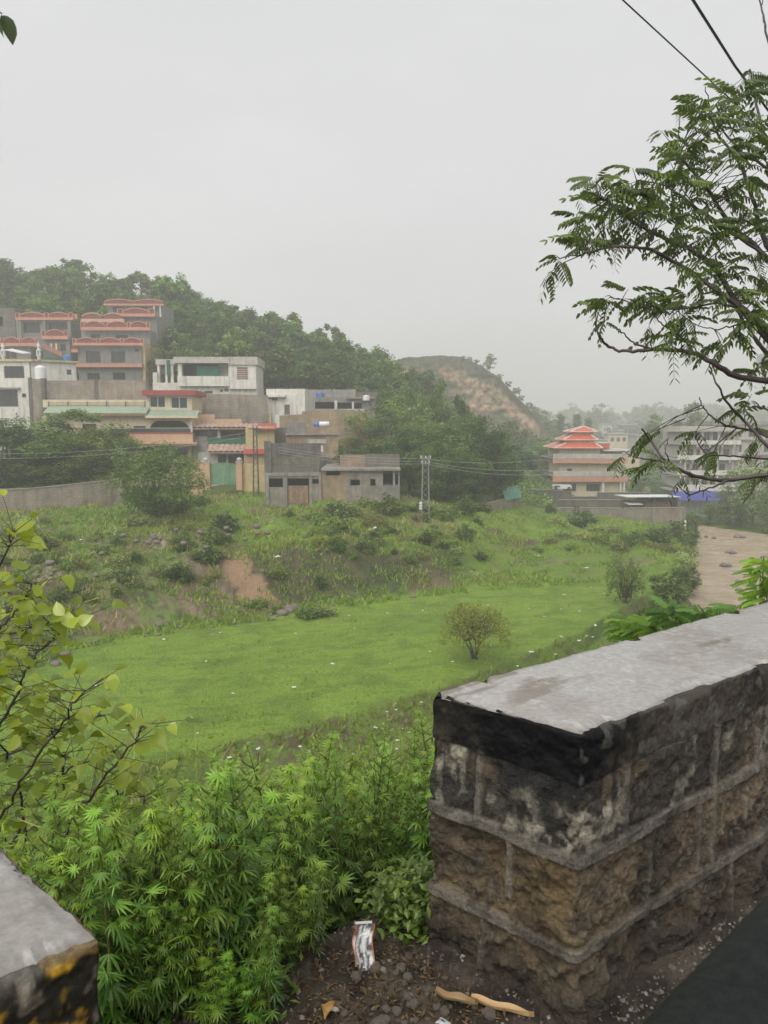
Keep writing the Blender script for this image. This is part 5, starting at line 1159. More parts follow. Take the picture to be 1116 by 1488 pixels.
for i in range(26):
    px = fr.uniform(730, 850); Y = fr.uniform(165, 205); x = px_t(px, 660) * Y; s = fr.uniform(.5, .9)
    o = plant(FP[i % 3], x, Y, fr.uniform(0, 6), (s * 1.1, s * 1.1, s), 'bushy tree at the foot of the ochre cliff', 'trees at the foot of the cliff')

# --- trees standing in the field
def wispy(name, label, px, pyb, pyt, Y, Rc, seed, col1, col2, n, stems, lo=.3, fill=0.):
    rng = np.random.default_rng(seed); p = at_y(px, pyb, Y); g = gz(p[0], Y); H_ = at_y(px, pyt, Y)[2] - g
    r = thing(name, label, 'tree', (p[0], Y, g - .05)); tb = MB(); fb = MB()
    for s_ in range(stems):
        a = rng.uniform(0, 6.3); l = rng.uniform(.05, .3) * Rc
        b1 = np.array([l * math.cos(a), l * math.sin(a), H_ * lo]); tb.tube([(.05 * math.cos(a), .05 * math.sin(a), -.2), b1 * .5 + [.03, 0, 0], b1], [.07, .05, .035], 6)
        for j in range(int(n / stems)):
            b = rng.uniform(0, 6.3); rr = Rc * math.sqrt(rng.random()); zt = H_ * (1 - .33 * (rr / Rc) ** 2) * rng.uniform(.6 - fill, 1.02)
            e = np.array([rr * math.cos(b), rr * math.sin(b), zt]); mid = (b1 + e) / 2 + [0, 0, H_ * .08]
            tip = e + np.array([math.cos(b) * .18 * Rc, math.sin(b) * .18 * Rc, -H_ * rng.uniform(.04, .30)])
            tb.tube([b1, mid, e, tip], [.022, .014, .008, .003], 3, cap=False)
            f = rng.random(46); pts = np.where((f < .3)[:, None], mid + (e - mid) * (f / .3)[:, None], e + (tip - e) * ((f - .3) / .7)[:, None]) + rng.normal(size=(46, 3)) * .11
            cards(fb, pts, .16, rng, tint(rng, 46, col1, col2, .6), .35, .5, .5)
    tb.build('trunk', M['bark'], r, True); fb.build('crown', M['leaf'], r, False, True); return r
wispy('field_tree', 'feathery light green willow-like tree standing on the field edge', 690, 967, 872, 38.0, 1.75, 5, (.085, .12, .025), (.15, .185, .045), 100, 4)
wispy('field_tree', 'thin upright young tree with sparse foliage near the river', 908, 884, 800, 50.5, 1.25, 6, (.055, .10, .03), (.09, .135, .04), 60, 6, .1, .3)
# ------------------------------------------------------------------ shrubs, weeds and litter of the bank and field
SB = []
SPEC = [((.05, .095, .025), (.09, .15, .035), 1.0, .85, .17, 1.0), ((.085, .11, .03), (.14, .16, .05), .8, .9, .15, .6), ((.035, .065, .02), (.06, .10, .03), 1.25, .95, .2, 1.0), ((.10, .15, .06), (.17, .22, .10), .9, .8, .22, .45)]
SLAB = ['mid green leafy bush growing on the rough bank', 'yellowish straggly weed clump on the rough bank', 'dark dense bush on the rough bank', 'pale silvery weed clump on the rough bank']
for k, (c1, c2, H_, R_, lf, nar) in enumerate(SPEC):
    rng = np.random.default_rng(600 + k); mb = MB(); sm = MB()
    for j in range(26):
        a = rng.uniform(0, 6.3); rr = R_ * math.sqrt(rng.random()); e = np.array([rr * math.cos(a), rr * math.sin(a), H_ * (1 - .5 * (rr / R_) ** 2) * rng.uniform(.55, 1.1)]); s0 = e * [.35, .35, 0]
        sm.tube([s0 - [0, 0, .25], (s0 + e) / 2 + [0, 0, .05], e], [.014, .01, .004], 3, cap=False)
        m = 46; f = rng.random(m) ** .6; P = s0 + (e - s0) * f[:, None] + rng.normal(size=(m, 3)) * .11
        cards(mb, P, lf, rng, tint(rng, m, c1, c2, .5) * rng.uniform(.75, 1.2), .5, nar)
    r = thing('wild_bush', SLAB[k], 'bush', (0, 0, 0), 0, 'wild bushes on the rough bank'); sb_ = sm.build('stems' if False else 'stem', M['bark'], r, True); mb.build('foliage', M['leaf'], r, False, True); SB.append(r)
br = np.random.default_rng(12)
def bush_at(px, py, z, k, s, **kw):
    p = at_z(px, py, z)
    for _ in range(5): z = gz(p[0], p[1]); p = at_z(px, py, z)
    if p[1] < 24: return None
    return plant(SB[k], p[0], p[1], br.uniform(0, 6.3), (s * br.uniform(.8, 1.3), s * br.uniform(.8, 1.3), s * br.uniform(.75, 1.15)), **kw)
BK = [(k, px, py) for k in (0, 1, 2, 3) for px, py in zip(br.uniform(-40, 700, 62), br.uniform(742, 880, 62))]
for k, px, py in BK:
    edge = np.interp(px, [-40, 110, 380, 700], [960, 925, 885, 848])
    py = (edge - 12 - 70 * br.random()) if br.random() < .72 else 745 + (edge - 8 - 745) * br.random()
    if k == 2 and py < edge - 80: continue
    if 320 < px < 400 and py > 800: continue
    bush_at(px, py, -8, k, br.uniform(.35, .95))
for (px, py, k, s) in [(330, 838, 2, 1.3), (318, 850, 0, 1.2), (305, 866, 2, 1.0), (490, 812, 2, 1.3), (475, 830, 0, 1.0), (540, 815, 1, 1.2), (575, 805, 2, 1.3), (610, 800, 2, 1.1), (640, 800, 1, 1.2), (455, 812, 0, 1.1), (500, 838, 1, .9), (200, 760, 3, 1.3), (165, 765, 3, 1.2), (230, 752, 2, 1.3), (260, 745, 2, 1.2), (290, 735, 0, 1.3), (340, 720, 0, 1.3), (365, 722, 0, 1.2),
    (490, 745, 0, 1.4), (510, 748, 3, 1.3), (530, 745, 0, 1.3), (470, 752, 0, 1.2), (545, 752, 1, 1.2), (565, 748, 2, 1.2), (585, 745, 0, 1.3), (35, 775, 3, 1.5), (20, 770, 3, 1.4), (60, 765, 3, 1.2), (655, 748, 0, 1.2), (675, 750, 2, 1.2), (640, 752, 0, 1.1), (700, 748, 2, 1.0)]:
    bush_at(px, py, -7.5, k, s)
RL, RG = 'bushy weed in the scrub below the dark compound walls', 'scrub plants below the compound walls'
for (px, py, k, s) in [(800, 748, 2, 1.0), (812, 752, 1, .9), (810, 762, 3, 1.3), (840, 768, 2, 1.8), (862, 775, 3, 1.5), (885, 778, 3, 1.6), (905, 784, 0, 1.1), (925, 788, 2, 1.1), (945, 790, 2, 1.2), (965, 792, 2, 1.2), (982, 782, 2, 1.6), (955, 800, 1, 1.4), (970, 800, 1, 1.3), (875, 786, 0, 1.2), (850, 785, 3, 1.2), (820, 778, 3, 1.1), (800, 790, 3, .9), (780, 795, 0, .8), (830, 800, 0, .7), (900, 790, 3, 1.2), (915, 792, 0, 1.2), (935, 795, 1, 1.2), (850, 762, 2, 1.2)]:
    bush_at(px, py, -10, k, s, label=RL, group=RG)
VL, VG = 'overgrown bush lining the muddy river bank', 'bushes lining the river bank'
for (px, py, k, s) in [(1000, 770, 2, 1.5), (1004, 785, 2, 1.5), (996, 795, 0, 1.4), (1000, 808, 3, 1.6), (992, 820, 3, 1.6), (1000, 828, 0, 1.3), (985, 838, 0, 1.5), (990, 852, 2, 1.6), (975, 860, 2, 1.3), (985, 868, 0, 1.3), (965, 872, 0, 1.1), (1000, 850, 0, 1.0), (955, 845, 0, .8), (940, 880, 0, .8), (925, 890, 1, .6), (960, 885, 0, 1.0)]:
    bush_at(px, py, -11.5, k, s, label=VL, group=VG)

# grasses and low weeds: uncountable
def grasses():
    rng = np.random.default_rng(31); mb = MB()
    tv = np.array([(-.5, 0, 0), (.5, 0, 0), (.35, .55, .04), (-.35, .55, .04), (0, 1, -.05)]); tq = [(0, 1, 2, 3)]; tt = [(3, 2, 4)]
    def blades(px0, px1, segr, n, h, wd, c1, c2, keep=None, yr=(20, 110)):
        y = np.exp(rng.uniform(math.log(yr[0]), math.log(yr[1]), n)); t_ = rng.uniform(px_t(px0, 800), px_t(px1, 800), n); x = t_ * y
        z, seg, near, s, r = ground(x, y, True); k = (seg > segr[0]) & (seg < segr[1]) & (~near) & (r < -1.2)
        if keep is not None: k &= keep(x, y)
        x, y, z = x[k], y[k], z[k]; m = len(x); d = np.stack([rng.normal(size=m) * .45, rng.normal(size=m) * .45, np.ones(m)], 1); R = frames(d, unit(m, rng))
        S = h * rng.uniform(.5, 1.4, m); mb.bake(tv * [wd / h, 1, 1], tq, tt, R, S, np.stack([x, y, z - .02], 1), tint(rng, m, c1, c2, .6 if h > .06 else .85))
    clump = lambda th, f: (lambda x, y: fbm(x * f, y * f, 3, 77) + rng.normal(size=len(x)) * .06 > th)
    blades(-260, 1010, (2.9, 5.4), 150000, .30, .10, (.065, .115, .02), (.115, .17, .03), clump(.47, .6), (33, 110))
    blades(-260, 760, (3.0, 5.2), 40000, .42, .06, (.13, .125, .055), (.19, .17, .085), clump(.56, .35), (33, 90))
    blades(-260, 1010, (.0, 2.0), 60000, .26, .09, (.07, .115, .022), (.12, .14, .04), clump(.5, .8), (17, 60))
    blades(-260, 1010, (2.0, 3.0), 26000, .13, .06, (.08, .135, .022), (.12, .175, .03), clump(.60, .9), (22, 75))
    blades(-260, 1010, (3.9, 5.3), 70000, .13, .05, (.07, .12, .018), (.11, .17, .026), clump(.42, .4), (40, 110))
    blades(-260, 1010, (1.9, 3.0), 150000, .05, .05, (.085, .145, .023), (.10, .165, .028), None, (22, 75))
    tag(mb.build('grass', M['leaf'], None, False, True), kind='stuff')
grasses()

def stone_mesh(seed, k=12, flat=.6):
    rng = np.random.default_rng(seed); V = []; u = np.linspace(0, math.pi, k); v = np.linspace(0, 2 * math.pi, k * 2, endpoint=False); off = rng.uniform(0, 50)
    for a in u:
        for b in v:
            p = np.array([math.sin(a) * math.cos(b), math.sin(a) * math.sin(b), math.cos(a)]); V.append(p)
    V = np.array(V); d = .75 + .5 * fbm(V[:, 0] * 1.6 + off, V[:, 1] * 1.6 + V[:, 2] * 2.1, 4, seed); V = V * d[:, None] * [1, .8, flat]
    n = k * 2; q = [(i * n + j, (i + 1) * n + j, (i + 1) * n + (j + 1) % n, i * n + (j + 1) % n) for i in range(k - 1) for j in range(n)]
    return mesh_np('rock', V, [np.array(q)], None, True)
RM = [stone_mesh(700 + k) for k in range(4)]
for m_ in RM: m_.materials.append(M['rock'])
def rock(px, py, s, label, group, z=-10.5, water=False):
    p = at_z(px, py, z)
    if not water:
        for _ in range(3): z = gz(p[0], p[1]); p = at_z(px, py, z)
    o = obj('rock', RM[int(abs(px) * 7) % 4], None, None, (p[0], p[1], z + s * .15), (0, 0, px)); o.scale = (s, s, s); return tag(o, label, 'rock', group)
for px, py, s in [(420, 888, .55), (411, 893, .42), (428, 884, .4)]: rock(px, py, s, 'grey boulder in the small pile at the foot of the earth track', 'boulders at the foot of the earth track')
rr_ = np.random.default_rng(3)
for i in range(46):
    px, py = ((130, 797), (238, 785), (340, 776), (60, 835))[i % 4]; rock(px + rr_.normal() * 24, py + rr_.normal() * 7, rr_.uniform(.10, .3), 'broken stone in the rubble patches on the bank', 'stones of the bank rubble')
for i in range(22):
    px = rr_.uniform(60, 560); py = np.interp(px, [60, 110, 380, 560], [962, 932, 893, 868]) + rr_.uniform(-2, 12); rock(px, py, rr_.uniform(.07, .22), 'small stone lying at the foot of the bank', 'stones along the foot of the bank')
for px, py, s in [(95, 953, .32), (81, 966, .3), (232, 908, .28), (600, 868, .25)]: rock(px, py, s, 'pale reddish stone on the turf near the bank', 'pale stones on the turf')
for px, py, s in [(1064, 804, .75), (1052, 822, .7), (1060, 822, .5), (1037, 782, .5), (1026, 780, .4), (1072, 781, .9), (1080, 781, .6), (1056, 803, .4), (1008, 832, .7), (1110, 812, .8), (1112, 825, .7), (1106, 820, .6), (1072, 845, .4), (1074, 858, .5), (1010, 797, .5)]: rock(px, py, s * .62, 'wet boulder breaking the surface of the brown river', 'boulders in the river', -12.98, True)

# litter: crumpled scraps
def scrap_mesh(seed):
    rng = np.random.default_rng(seed); n = 6; V = []
    for j in range(n):
        for i in range(n): V.append((i / (n - 1) - .5 + rng.normal() * .05, (j / (n - 1) - .5) * .7 + rng.normal() * .05, .06 + abs(rng.normal()) * .13))
    return mesh_np('litter', V, [np.array([(j * n + i, j * n + i + 1, (j + 1) * n + i + 1, (j + 1) * n + i) for j in range(n - 1) for i in range(n - 1)])], None, False)
SM = [scrap_mesh(800 + k) for k in range(5)]
for m_ in SM: m_.materials.append(M['litter'])
def scrap(px, py, s, label, group, z=-10.5):
    p = at_z(px, py, z)
    for _ in range(5): z = gz(p[0], p[1]); p = at_z(px, py, z)
    o = obj('plastic_scrap', SM[int(px) % 5], None, None, (p[0], p[1], z + .005), (0, 0, px)); o.scale = (s,) * 3; return tag(o, label, 'litter', group)
lr = np.random.default_rng(14)
for i in range(40): px = lr.uniform(120, 900); scrap(px, lr.uniform(np.interp(px, [120, 400, 900], [940, 895, 850]), np.interp(px, [120, 400, 900], [1110, 1050, 880])), lr.uniform(.08, .2), 'small white scrap of litter on the green field', 'litter on the green field')
for i in range(32): px = lr.uniform(300, 640); scrap(px, np.interp(px, [300, 640], [1110, 1012]) + lr.uniform(0, 70), lr.uniform(.08, .2), 'white plastic scrap on the low strip under the field edge', 'litter below the field edge', -11.3)
for i in range(22): px = lr.uniform(640, 940); scrap(px, np.interp(px, [640, 940], [1005, 868]) + lr.uniform(0, 40), lr.uniform(.10, .24), 'pale scrap beside the river-side end of the field', 'litter at the river-side strip', -11)
for px, py, s in [(403, 810, .4), (545, 768, .35), (540, 770, .3), (165, 848, .4), (175, 825, .3), (225, 850, .3), (95, 790, .4), (120, 785, .35), (435, 850, .3), (420, 855, .3), (760, 825, .3), (852, 826, .4), (781, 809, .5), (772, 846, .3)]: scrap(px, py, s, 'white plastic bag caught in the weeds of the bank', 'bags caught on the bank', -8)

# ------------------------------------------------------------------ poles and wires
def lattice(name, label, px, pyt, pyb, Y, w0, w1, m, cross=()):
    A = at_y(px, pyb, Y); g = gz(A[0], Y); H_ = at_y(px, pyt, Y)[2] - g; r = thing(name, label, 'pole', (A[0], Y, g)); mb = MB(); lb = MB()
    n = max(6, int(H_ / .55)); c = [(-1, -1), (1, -1), (1, 1), (-1, 1)]; W_ = lambda f: (w0 + (w1 - w0) * f) / 2
    for sx, sy in c: mb.tube([(sx * W_(0), sy * W_(0), -.3), (sx * W_(1), sy * W_(1), H_)], .035, 4)
    for i in range(n):
        f, f2 = i / n, (i + 1) / n
        for k in range(4):
            a, b = c[k], c[(k + 1) % 4]
            if i % 2: a, b = b, a
            lb.tube([(a[0] * W_(f), a[1] * W_(f), H_ * f), (b[0] * W_(f2), b[1] * W_(f2), H_ * f2)], .018, 3)
    mb.build('mast', M[m], r); lb.build('lacing', M[m], r)
    for f, L_ in cross:
        cb_ = MB().box(-L_ / 2, L_ / 2, -.06, .06, H_ * f - .05, H_ * f + .05).build('crossarm', M[m], r)
        for k in range(3):
            x = -L_ * .42 + L_ * .42 * k; pf = [(.03, 0), (.07, .04), (.03, .08), (.07, .12), (.03, .16), (.06, .2), (.01, .23)]; q = 8
            V = [(x + a * math.cos(i * 2 * math.pi / q), a * math.sin(i * 2 * math.pi / q), H_ * f + .05 + b) for a, b in pf for i in range(q)]
            MB().add(V, [(i * q + j, i * q + (j + 1) % q, (i + 1) * q + (j + 1) % q, (i + 1) * q + j) for i in range(len(pf) - 1) for j in range(q)]).build('insulator', M['white_plastic'], cb_)
    return A, g, H_
lattice('lattice_pylon', 'grey lattice power pylon in front of the dark grove', 618, 662, 754, 70, .72, .5, 'steel', ((.95, 1.0), (.87, .8)))
lattice('lattice_pole', 'thin dark lattice pole before the yellow house', 372, 620, 706, 77, .55, .3, 'frame_dark', ((.97, 1.2),))
def stub():
    A = at_y(611, 775, 64); g = gz(A[0], 64); H_ = at_y(611, 729, 64)[2] - g; r = thing('striped_post', 'short rusty lattice post with white painted top on the bank', 'post', (A[0], 64, g)); 
    mb = MB(); 
    for sx in (-.17, .17):
        for sy in (-.1, .1): mb.tube([(sx, sy, -.2), (sx * .8, sy * .8, H_ * .72)], .03, 4)
    for i in range(7): z0 = H_ * .1 * i; mb.tube([(-.17, -.1, z0), (.16, -.1, z0 + H_ * .1)], .015, 3); mb.tube([(.17, -.1, z0), (-.16, -.1, z0 + H_ * .1)], .015, 3)
    mb.build('post_frame', M['rust'], r); mb = MB()
    for i in range(3): mb.box(-.12, .12, -.1, .1, H_ * (.72 + .1 * i), H_ * (.78 + .1 * i))
    mb.tube([(0, 0, H_ * .7), (0, 0, H_)], .05, 6); mb.build('painted_top', M['white_plastic'], r)
stub()
def gauge():
    A = at_y(994, 800, 92); g = gz(A[0], 92); H_ = at_y(994, 757, 92)[2] - g; r = thing('gauge_post', 'white banded river gauge post at the end of the tan wall', 'post', (A[0], 92, g)); MB().tube([(0, 0, -.3), (0, 0, H_)], .09, 8).build('post', M['concrete'], r)
    for i in range(4): MB().tube([(0, 0, H_ * (.35 + .17 * i)), (0, 0, H_ * (.35 + .17 * i) + .3)], .13, 8).build('painted_band', M['white_plastic'], r)
gauge()
def wire(label, pts, rad_, m, sag, group=None):
    P = []
    for (A, B) in zip(pts[:-1], pts[1:]):
        A, B = np.array(A), np.array(B)
        for i in range(17): f = i / 16; q = A + (B - A) * f; q[2] -= sag * 4 * f * (1 - f); P.append(q)
    o = MB().tube(P, rad_, 4).build('power_line', M[m]); return tag(o, label, 'power line', group)
for k, (y0, y1, y2) in enumerate(((666, 666, 668), (668, 670, 683), (671, 674, 690))):
    wire(('topmost', 'middle', 'lowest')[k] + ' thin pale wire of the three strung through the pylon arms', [at_y(405, 650 + k * 4, 77), at_y(612 + 4 * k, y1, 70), at_y(790, y2, 66), at_y(1000, y2 - 2, 60)], .013, 'wire_pale', .35)
wire('upper pale wire crossing the trees before the cream house', [at_y(-120, 657, 66), at_y(372, 626, 77)], .013, 'wire_pale', .9); wire('lower pale wire crossing the trees before the cream house', [at_y(-120, 664, 66), at_y(372, 632, 77)], .013, 'wire_pale', .9)
wire('thinner of two dark cables in the sky', [at_y(700, -200, 7), at_y(905, 0, 9), at_y(1070, 152, 11), at_y(1300, 390, 13)], .011, 'wire', .0)
wire('thicker of two dark cables running into the tree', [at_y(880, -230, 6.5), at_y(1007, 0, 8), at_y(1068, 96, 9.4), at_y(1116, 160, 10), at_y(1300, 400, 12)], .016, 'wire', .0)
# ------------------------------------------------------------------ hemp thicket on the bank below the gap
def palmate(nl, droop, rng):
    V = []; Q = []; T = []
    ang = np.linspace(-1.25, 1.25, nl) if nl > 1 else [0.]
    for a in ang:
        L_ = 1.0 - .42 * (abs(a) / 1.25) ** 1.3; w_ = .078 * (1 - .3 * abs(a) / 1.25); d = np.array([math.sin(a), math.cos(a)]); n_ = np.array([d[1], -d[0]])
        b = len(V); dr = droop * rng.uniform(.7, 1.3)
        st = [(0, .12), (.25, .75), (.55, 1.0), (.8, .55)]
        for f, k in st:
            for s in (-1, 1):
                p = d * f * L_ + n_ * s * w_ * k; V.append((p[0], p[1] + .02, -dr * f * f * L_ - .25 * w_ * k))
        for f in (0.02, .25, .55, .8): p = d * f * L_; V.append((p[0], p[1] + .02, -dr * f * f * L_))
        V.append((d[0] * L_, d[1] * L_ + .02, -dr * L_)); mid = b + 8; tip = b + 12
        for i in range(3): Q += [(b + 2 * i, mid + i, mid + i + 1, b + 2 * i + 2), (mid + i, b + 2 * i + 1, b + 2 * i + 3, mid + i + 1)]
        T += [(b + 6, mid + 3, tip), (mid + 3, b + 7, tip)]
    return np.array(V), Q, T
def hemp_mesh(seed, H_, nodes, L0, branchy=1.0):
    rng = np.random.default_rng(seed); sb = MB(); lb = MB()
    tmpl = [palmate(n_, d_, rng) for n_, d_ in ((7, .3), (5, .55), (7, .7), (3, .4), (5, .25))]
    lean = rng.normal(size=2) * .12
    ax = lambda f: np.array([lean[0] * f * f * H_, lean[1] * f * f * H_, H_ * f])
    sb.tube([ax(f) - [0, 0, .12 * (f == 0)] for f in np.linspace(0, 1, 8)], np.linspace(.0075, .002, 8), 5, (.10, .15, .04))
    L = {k: ([], [], [], []) for k in range(5)}
    def leaf(p, d, up, s, c, k): a = L[k]; a[0].append(d); a[1].append(up); a[2].append((p, s)); a[3].append(c)
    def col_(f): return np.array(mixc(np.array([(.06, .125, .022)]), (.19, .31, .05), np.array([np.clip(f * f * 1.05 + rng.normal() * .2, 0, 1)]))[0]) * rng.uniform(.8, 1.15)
    for i in range(nodes):
        f = .12 + .86 * (i / (nodes - 1)) ** .85; p = ax(f); a0 = i * 1.57 + rng.normal() * .3
        for s in (0, 1):
            a = a0 + s * math.pi; out = np.array([math.cos(a), math.sin(a), 0])
            size = L0 * (1.05 - .72 * f) * rng.uniform(.8, 1.25) if f > .25 else L0 * rng.uniform(.5, .9)
            if f > .25 and f < .93 and rng.random() < branchy:          # side branch with its own leaves
                bl = H_ * .26 * (1 - f) ** .6 * rng.uniform(.6, 1.2) + .03; e = p + out * bl * .72 + [0, 0, bl * .75]; m_ = (p + e) / 2 + out * bl * .1
                sb.tube([p, m_, e], [.0035, .0025, .0012], 4, (.11, .17, .045), cap=False)
                for g in np.linspace(.35, 1, max(2, int(bl / .045))):
                    q = p + (e - p) * g
                    for s2 in (-1, 1):
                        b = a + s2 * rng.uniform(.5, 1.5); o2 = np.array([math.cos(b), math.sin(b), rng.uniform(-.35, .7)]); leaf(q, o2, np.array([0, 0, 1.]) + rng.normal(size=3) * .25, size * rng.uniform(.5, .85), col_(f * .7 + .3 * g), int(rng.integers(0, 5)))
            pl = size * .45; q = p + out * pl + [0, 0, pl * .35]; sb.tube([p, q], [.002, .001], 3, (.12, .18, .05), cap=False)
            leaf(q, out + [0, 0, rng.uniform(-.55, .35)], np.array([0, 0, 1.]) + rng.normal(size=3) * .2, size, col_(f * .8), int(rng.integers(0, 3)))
    for i in range(16):                                                  # crowded young top
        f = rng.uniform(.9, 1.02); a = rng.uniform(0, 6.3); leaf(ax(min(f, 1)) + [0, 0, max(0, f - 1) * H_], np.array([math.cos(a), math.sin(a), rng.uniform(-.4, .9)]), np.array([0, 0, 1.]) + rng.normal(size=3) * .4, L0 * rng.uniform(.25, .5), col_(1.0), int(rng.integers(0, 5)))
    for k, (d, u, ps, c) in L.items():
        if not d: continue
        tv, tq, tt = tmpl[k]; lb.bake(tv, tq, tt, frames(np.array(d), np.array(u)), np.array([s for _, s in ps]), np.array([p for p, _ in ps]), np.array(c))
    return sb.mesh('stem', True, True), lb.mesh('foliage', False, True)
M['stem_green'] = mat_leaf('green_stem', rough=.4, trans=.1)
HM = []
for k in range(9):
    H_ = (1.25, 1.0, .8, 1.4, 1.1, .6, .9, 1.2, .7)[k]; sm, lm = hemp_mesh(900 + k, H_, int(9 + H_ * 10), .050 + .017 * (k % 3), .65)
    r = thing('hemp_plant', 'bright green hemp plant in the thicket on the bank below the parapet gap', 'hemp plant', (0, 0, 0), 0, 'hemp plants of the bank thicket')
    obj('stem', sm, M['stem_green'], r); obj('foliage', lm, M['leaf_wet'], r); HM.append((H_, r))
def hemp_field():
    rng = np.random.default_rng(15); n = 0; tops = np.array([(-300, 1240), (0, 1195), (100, 1165), (200, 1150), (290, 1120), (380, 1100), (430, 1060), (470, 1095), (515, 1055), (560, 1080), (620, 1040), (760, 1040), (1116, 1000)])
    cand = []
    for a in np.arange(-3.2, 2.2, .16):
        for s in np.geomspace(.18, 9.0, 34): cand.append((a + rng.normal() * .07 - s * .12, s * rng.uniform(.92, 1.1)))
    rng.shuffle(cand); out = []
    for a, s in cand:
        p = WL + WB * a + WN * s; x, y = p
        if y < 1.2: continue
        px = 558 + x / y * F * .93
        if px < -330 or px > 900: continue
        if s < .55 and not (-1.15 < a < -.0): continue
        if s < .42 and not (-1.0 < a < -.45): continue
        d = math.hypot(x, y); g = gz(x, y)
        ty = np.interp(px, tops[:, 0], tops[:, 1]) + rng.exponential(48)
        if rng.random() < .2: ty -= rng.uniform(10, 50)
        zt = at_y(px, ty, y)[2]; want = min(zt - g, rng.uniform(.75, 1.75) * (1 if s > .9 else .55 + .4 * s))
        if want < .28: continue
        # nearest to the gap and thinner further down the slope
        if rng.random() > min(1.0, 1.55 / (.55 + s * .33)): continue
        out.append((d, x, y, g, want))
    out.sort(); low = []
    while len(low) < 34:
        p = at_z(rng.uniform(140, 500), rng.uniform(1385, 1500), 0.); s_ = behind(p[0], p[1])
        if rng.random() > np.clip((530 - (558 + p[0] / p[1] * F * .93)) / 240, .1, 1): continue
        low.append((0, p[0], p[1], gz(p[0], p[1]), rng.uniform(.16, .38)))
    out = low + out[:262]
    for d, x, y, g, want in out:
        k = int(np.argmin([abs(h_ - want) + rng.uniform(0, .35) for h_, _ in HM])); h_, pr = HM[k]; s = want / h_
        q_ = max(.75, min(1.15, s)) if want > .45 else .55
        o = plant(pr, x, y, rng.uniform(0, 6.3), (q_, q_, s), z=g - .02); o.rotation_euler = (rng.normal() * .1, rng.normal() * .1, rng.uniform(0, 6.3))
hemp_field()
def thicket_floor():
    """low leaves that carpet the bank between the stems"""
    rng = np.random.default_rng(16); mb = MB(); n = 16000; a = rng.uniform(-3.5, 3, n); s = .12 + 11 * rng.random(n) ** 1.4
    keep = ~((s < .5) & ((a > -.42) | (a < -1.05)) & (a < .1)) & (s > .34); a, s = a[keep], s[keep]
    x = WL[0] + WB[0] * a + WN[0] * s; y = WL[1] + WB[1] * a + WN[1] * s; k = y > .9; x, y = x[k], y[k]; z = ground(x, y); m = len(x)
    cards(mb, np.stack([x, y, z + rng.uniform(.0, .28, m) * np.minimum(1, .3 + .4 * rng.random(m))], 1), .085, rng, tint(rng, m, (.05, .10, .022), (.11, .19, .035), .5), .6, .9, .1, True)
    # bare yellow-green and dry tan stalks rising out of the thicket
    # taller small-leaved weeds against the parapet end and along the mud's edge
    n = 1300; px = rng.normal(592, 22, n); py = rng.normal(1378, 24, n); P = np.array([at_z(a_, b_, -.12) for a_, b_ in zip(px, py)]); zz = ground(P[:, 0], P[:, 1]); P[:, 2] = zz + rng.random(n) ** 1.3 * .14
    ok = behind(P[:, 0], P[:, 1]) > -.05; P = P[ok]; cards(mb, P, .034, rng, tint(rng, len(P), (.06, .12, .03), (.12, .2, .045), .6), .6, .9, .1, True)
    n = 900; px = rng.uniform(150, 520, n); py = rng.uniform(1400, 1489, n); P = np.array([at_z(a_, b_, 0) for a_, b_ in zip(px, py)]); ok = (rng.random(n) < np.clip((470 - px) / 260, 0, 1)); P = P[ok]; P[:, 2] = ground(P[:, 0], P[:, 1]) + rng.random(len(P)) ** 1.5 * .10
    cards(mb, P, .04, rng, tint(rng, len(P), (.06, .12, .022), (.15, .25, .04), .55), .6, .6, .1, True)
    tag(mb.build('ground_cover', M['leaf_wet'], None, False, True), kind='stuff')
thicket_floor()

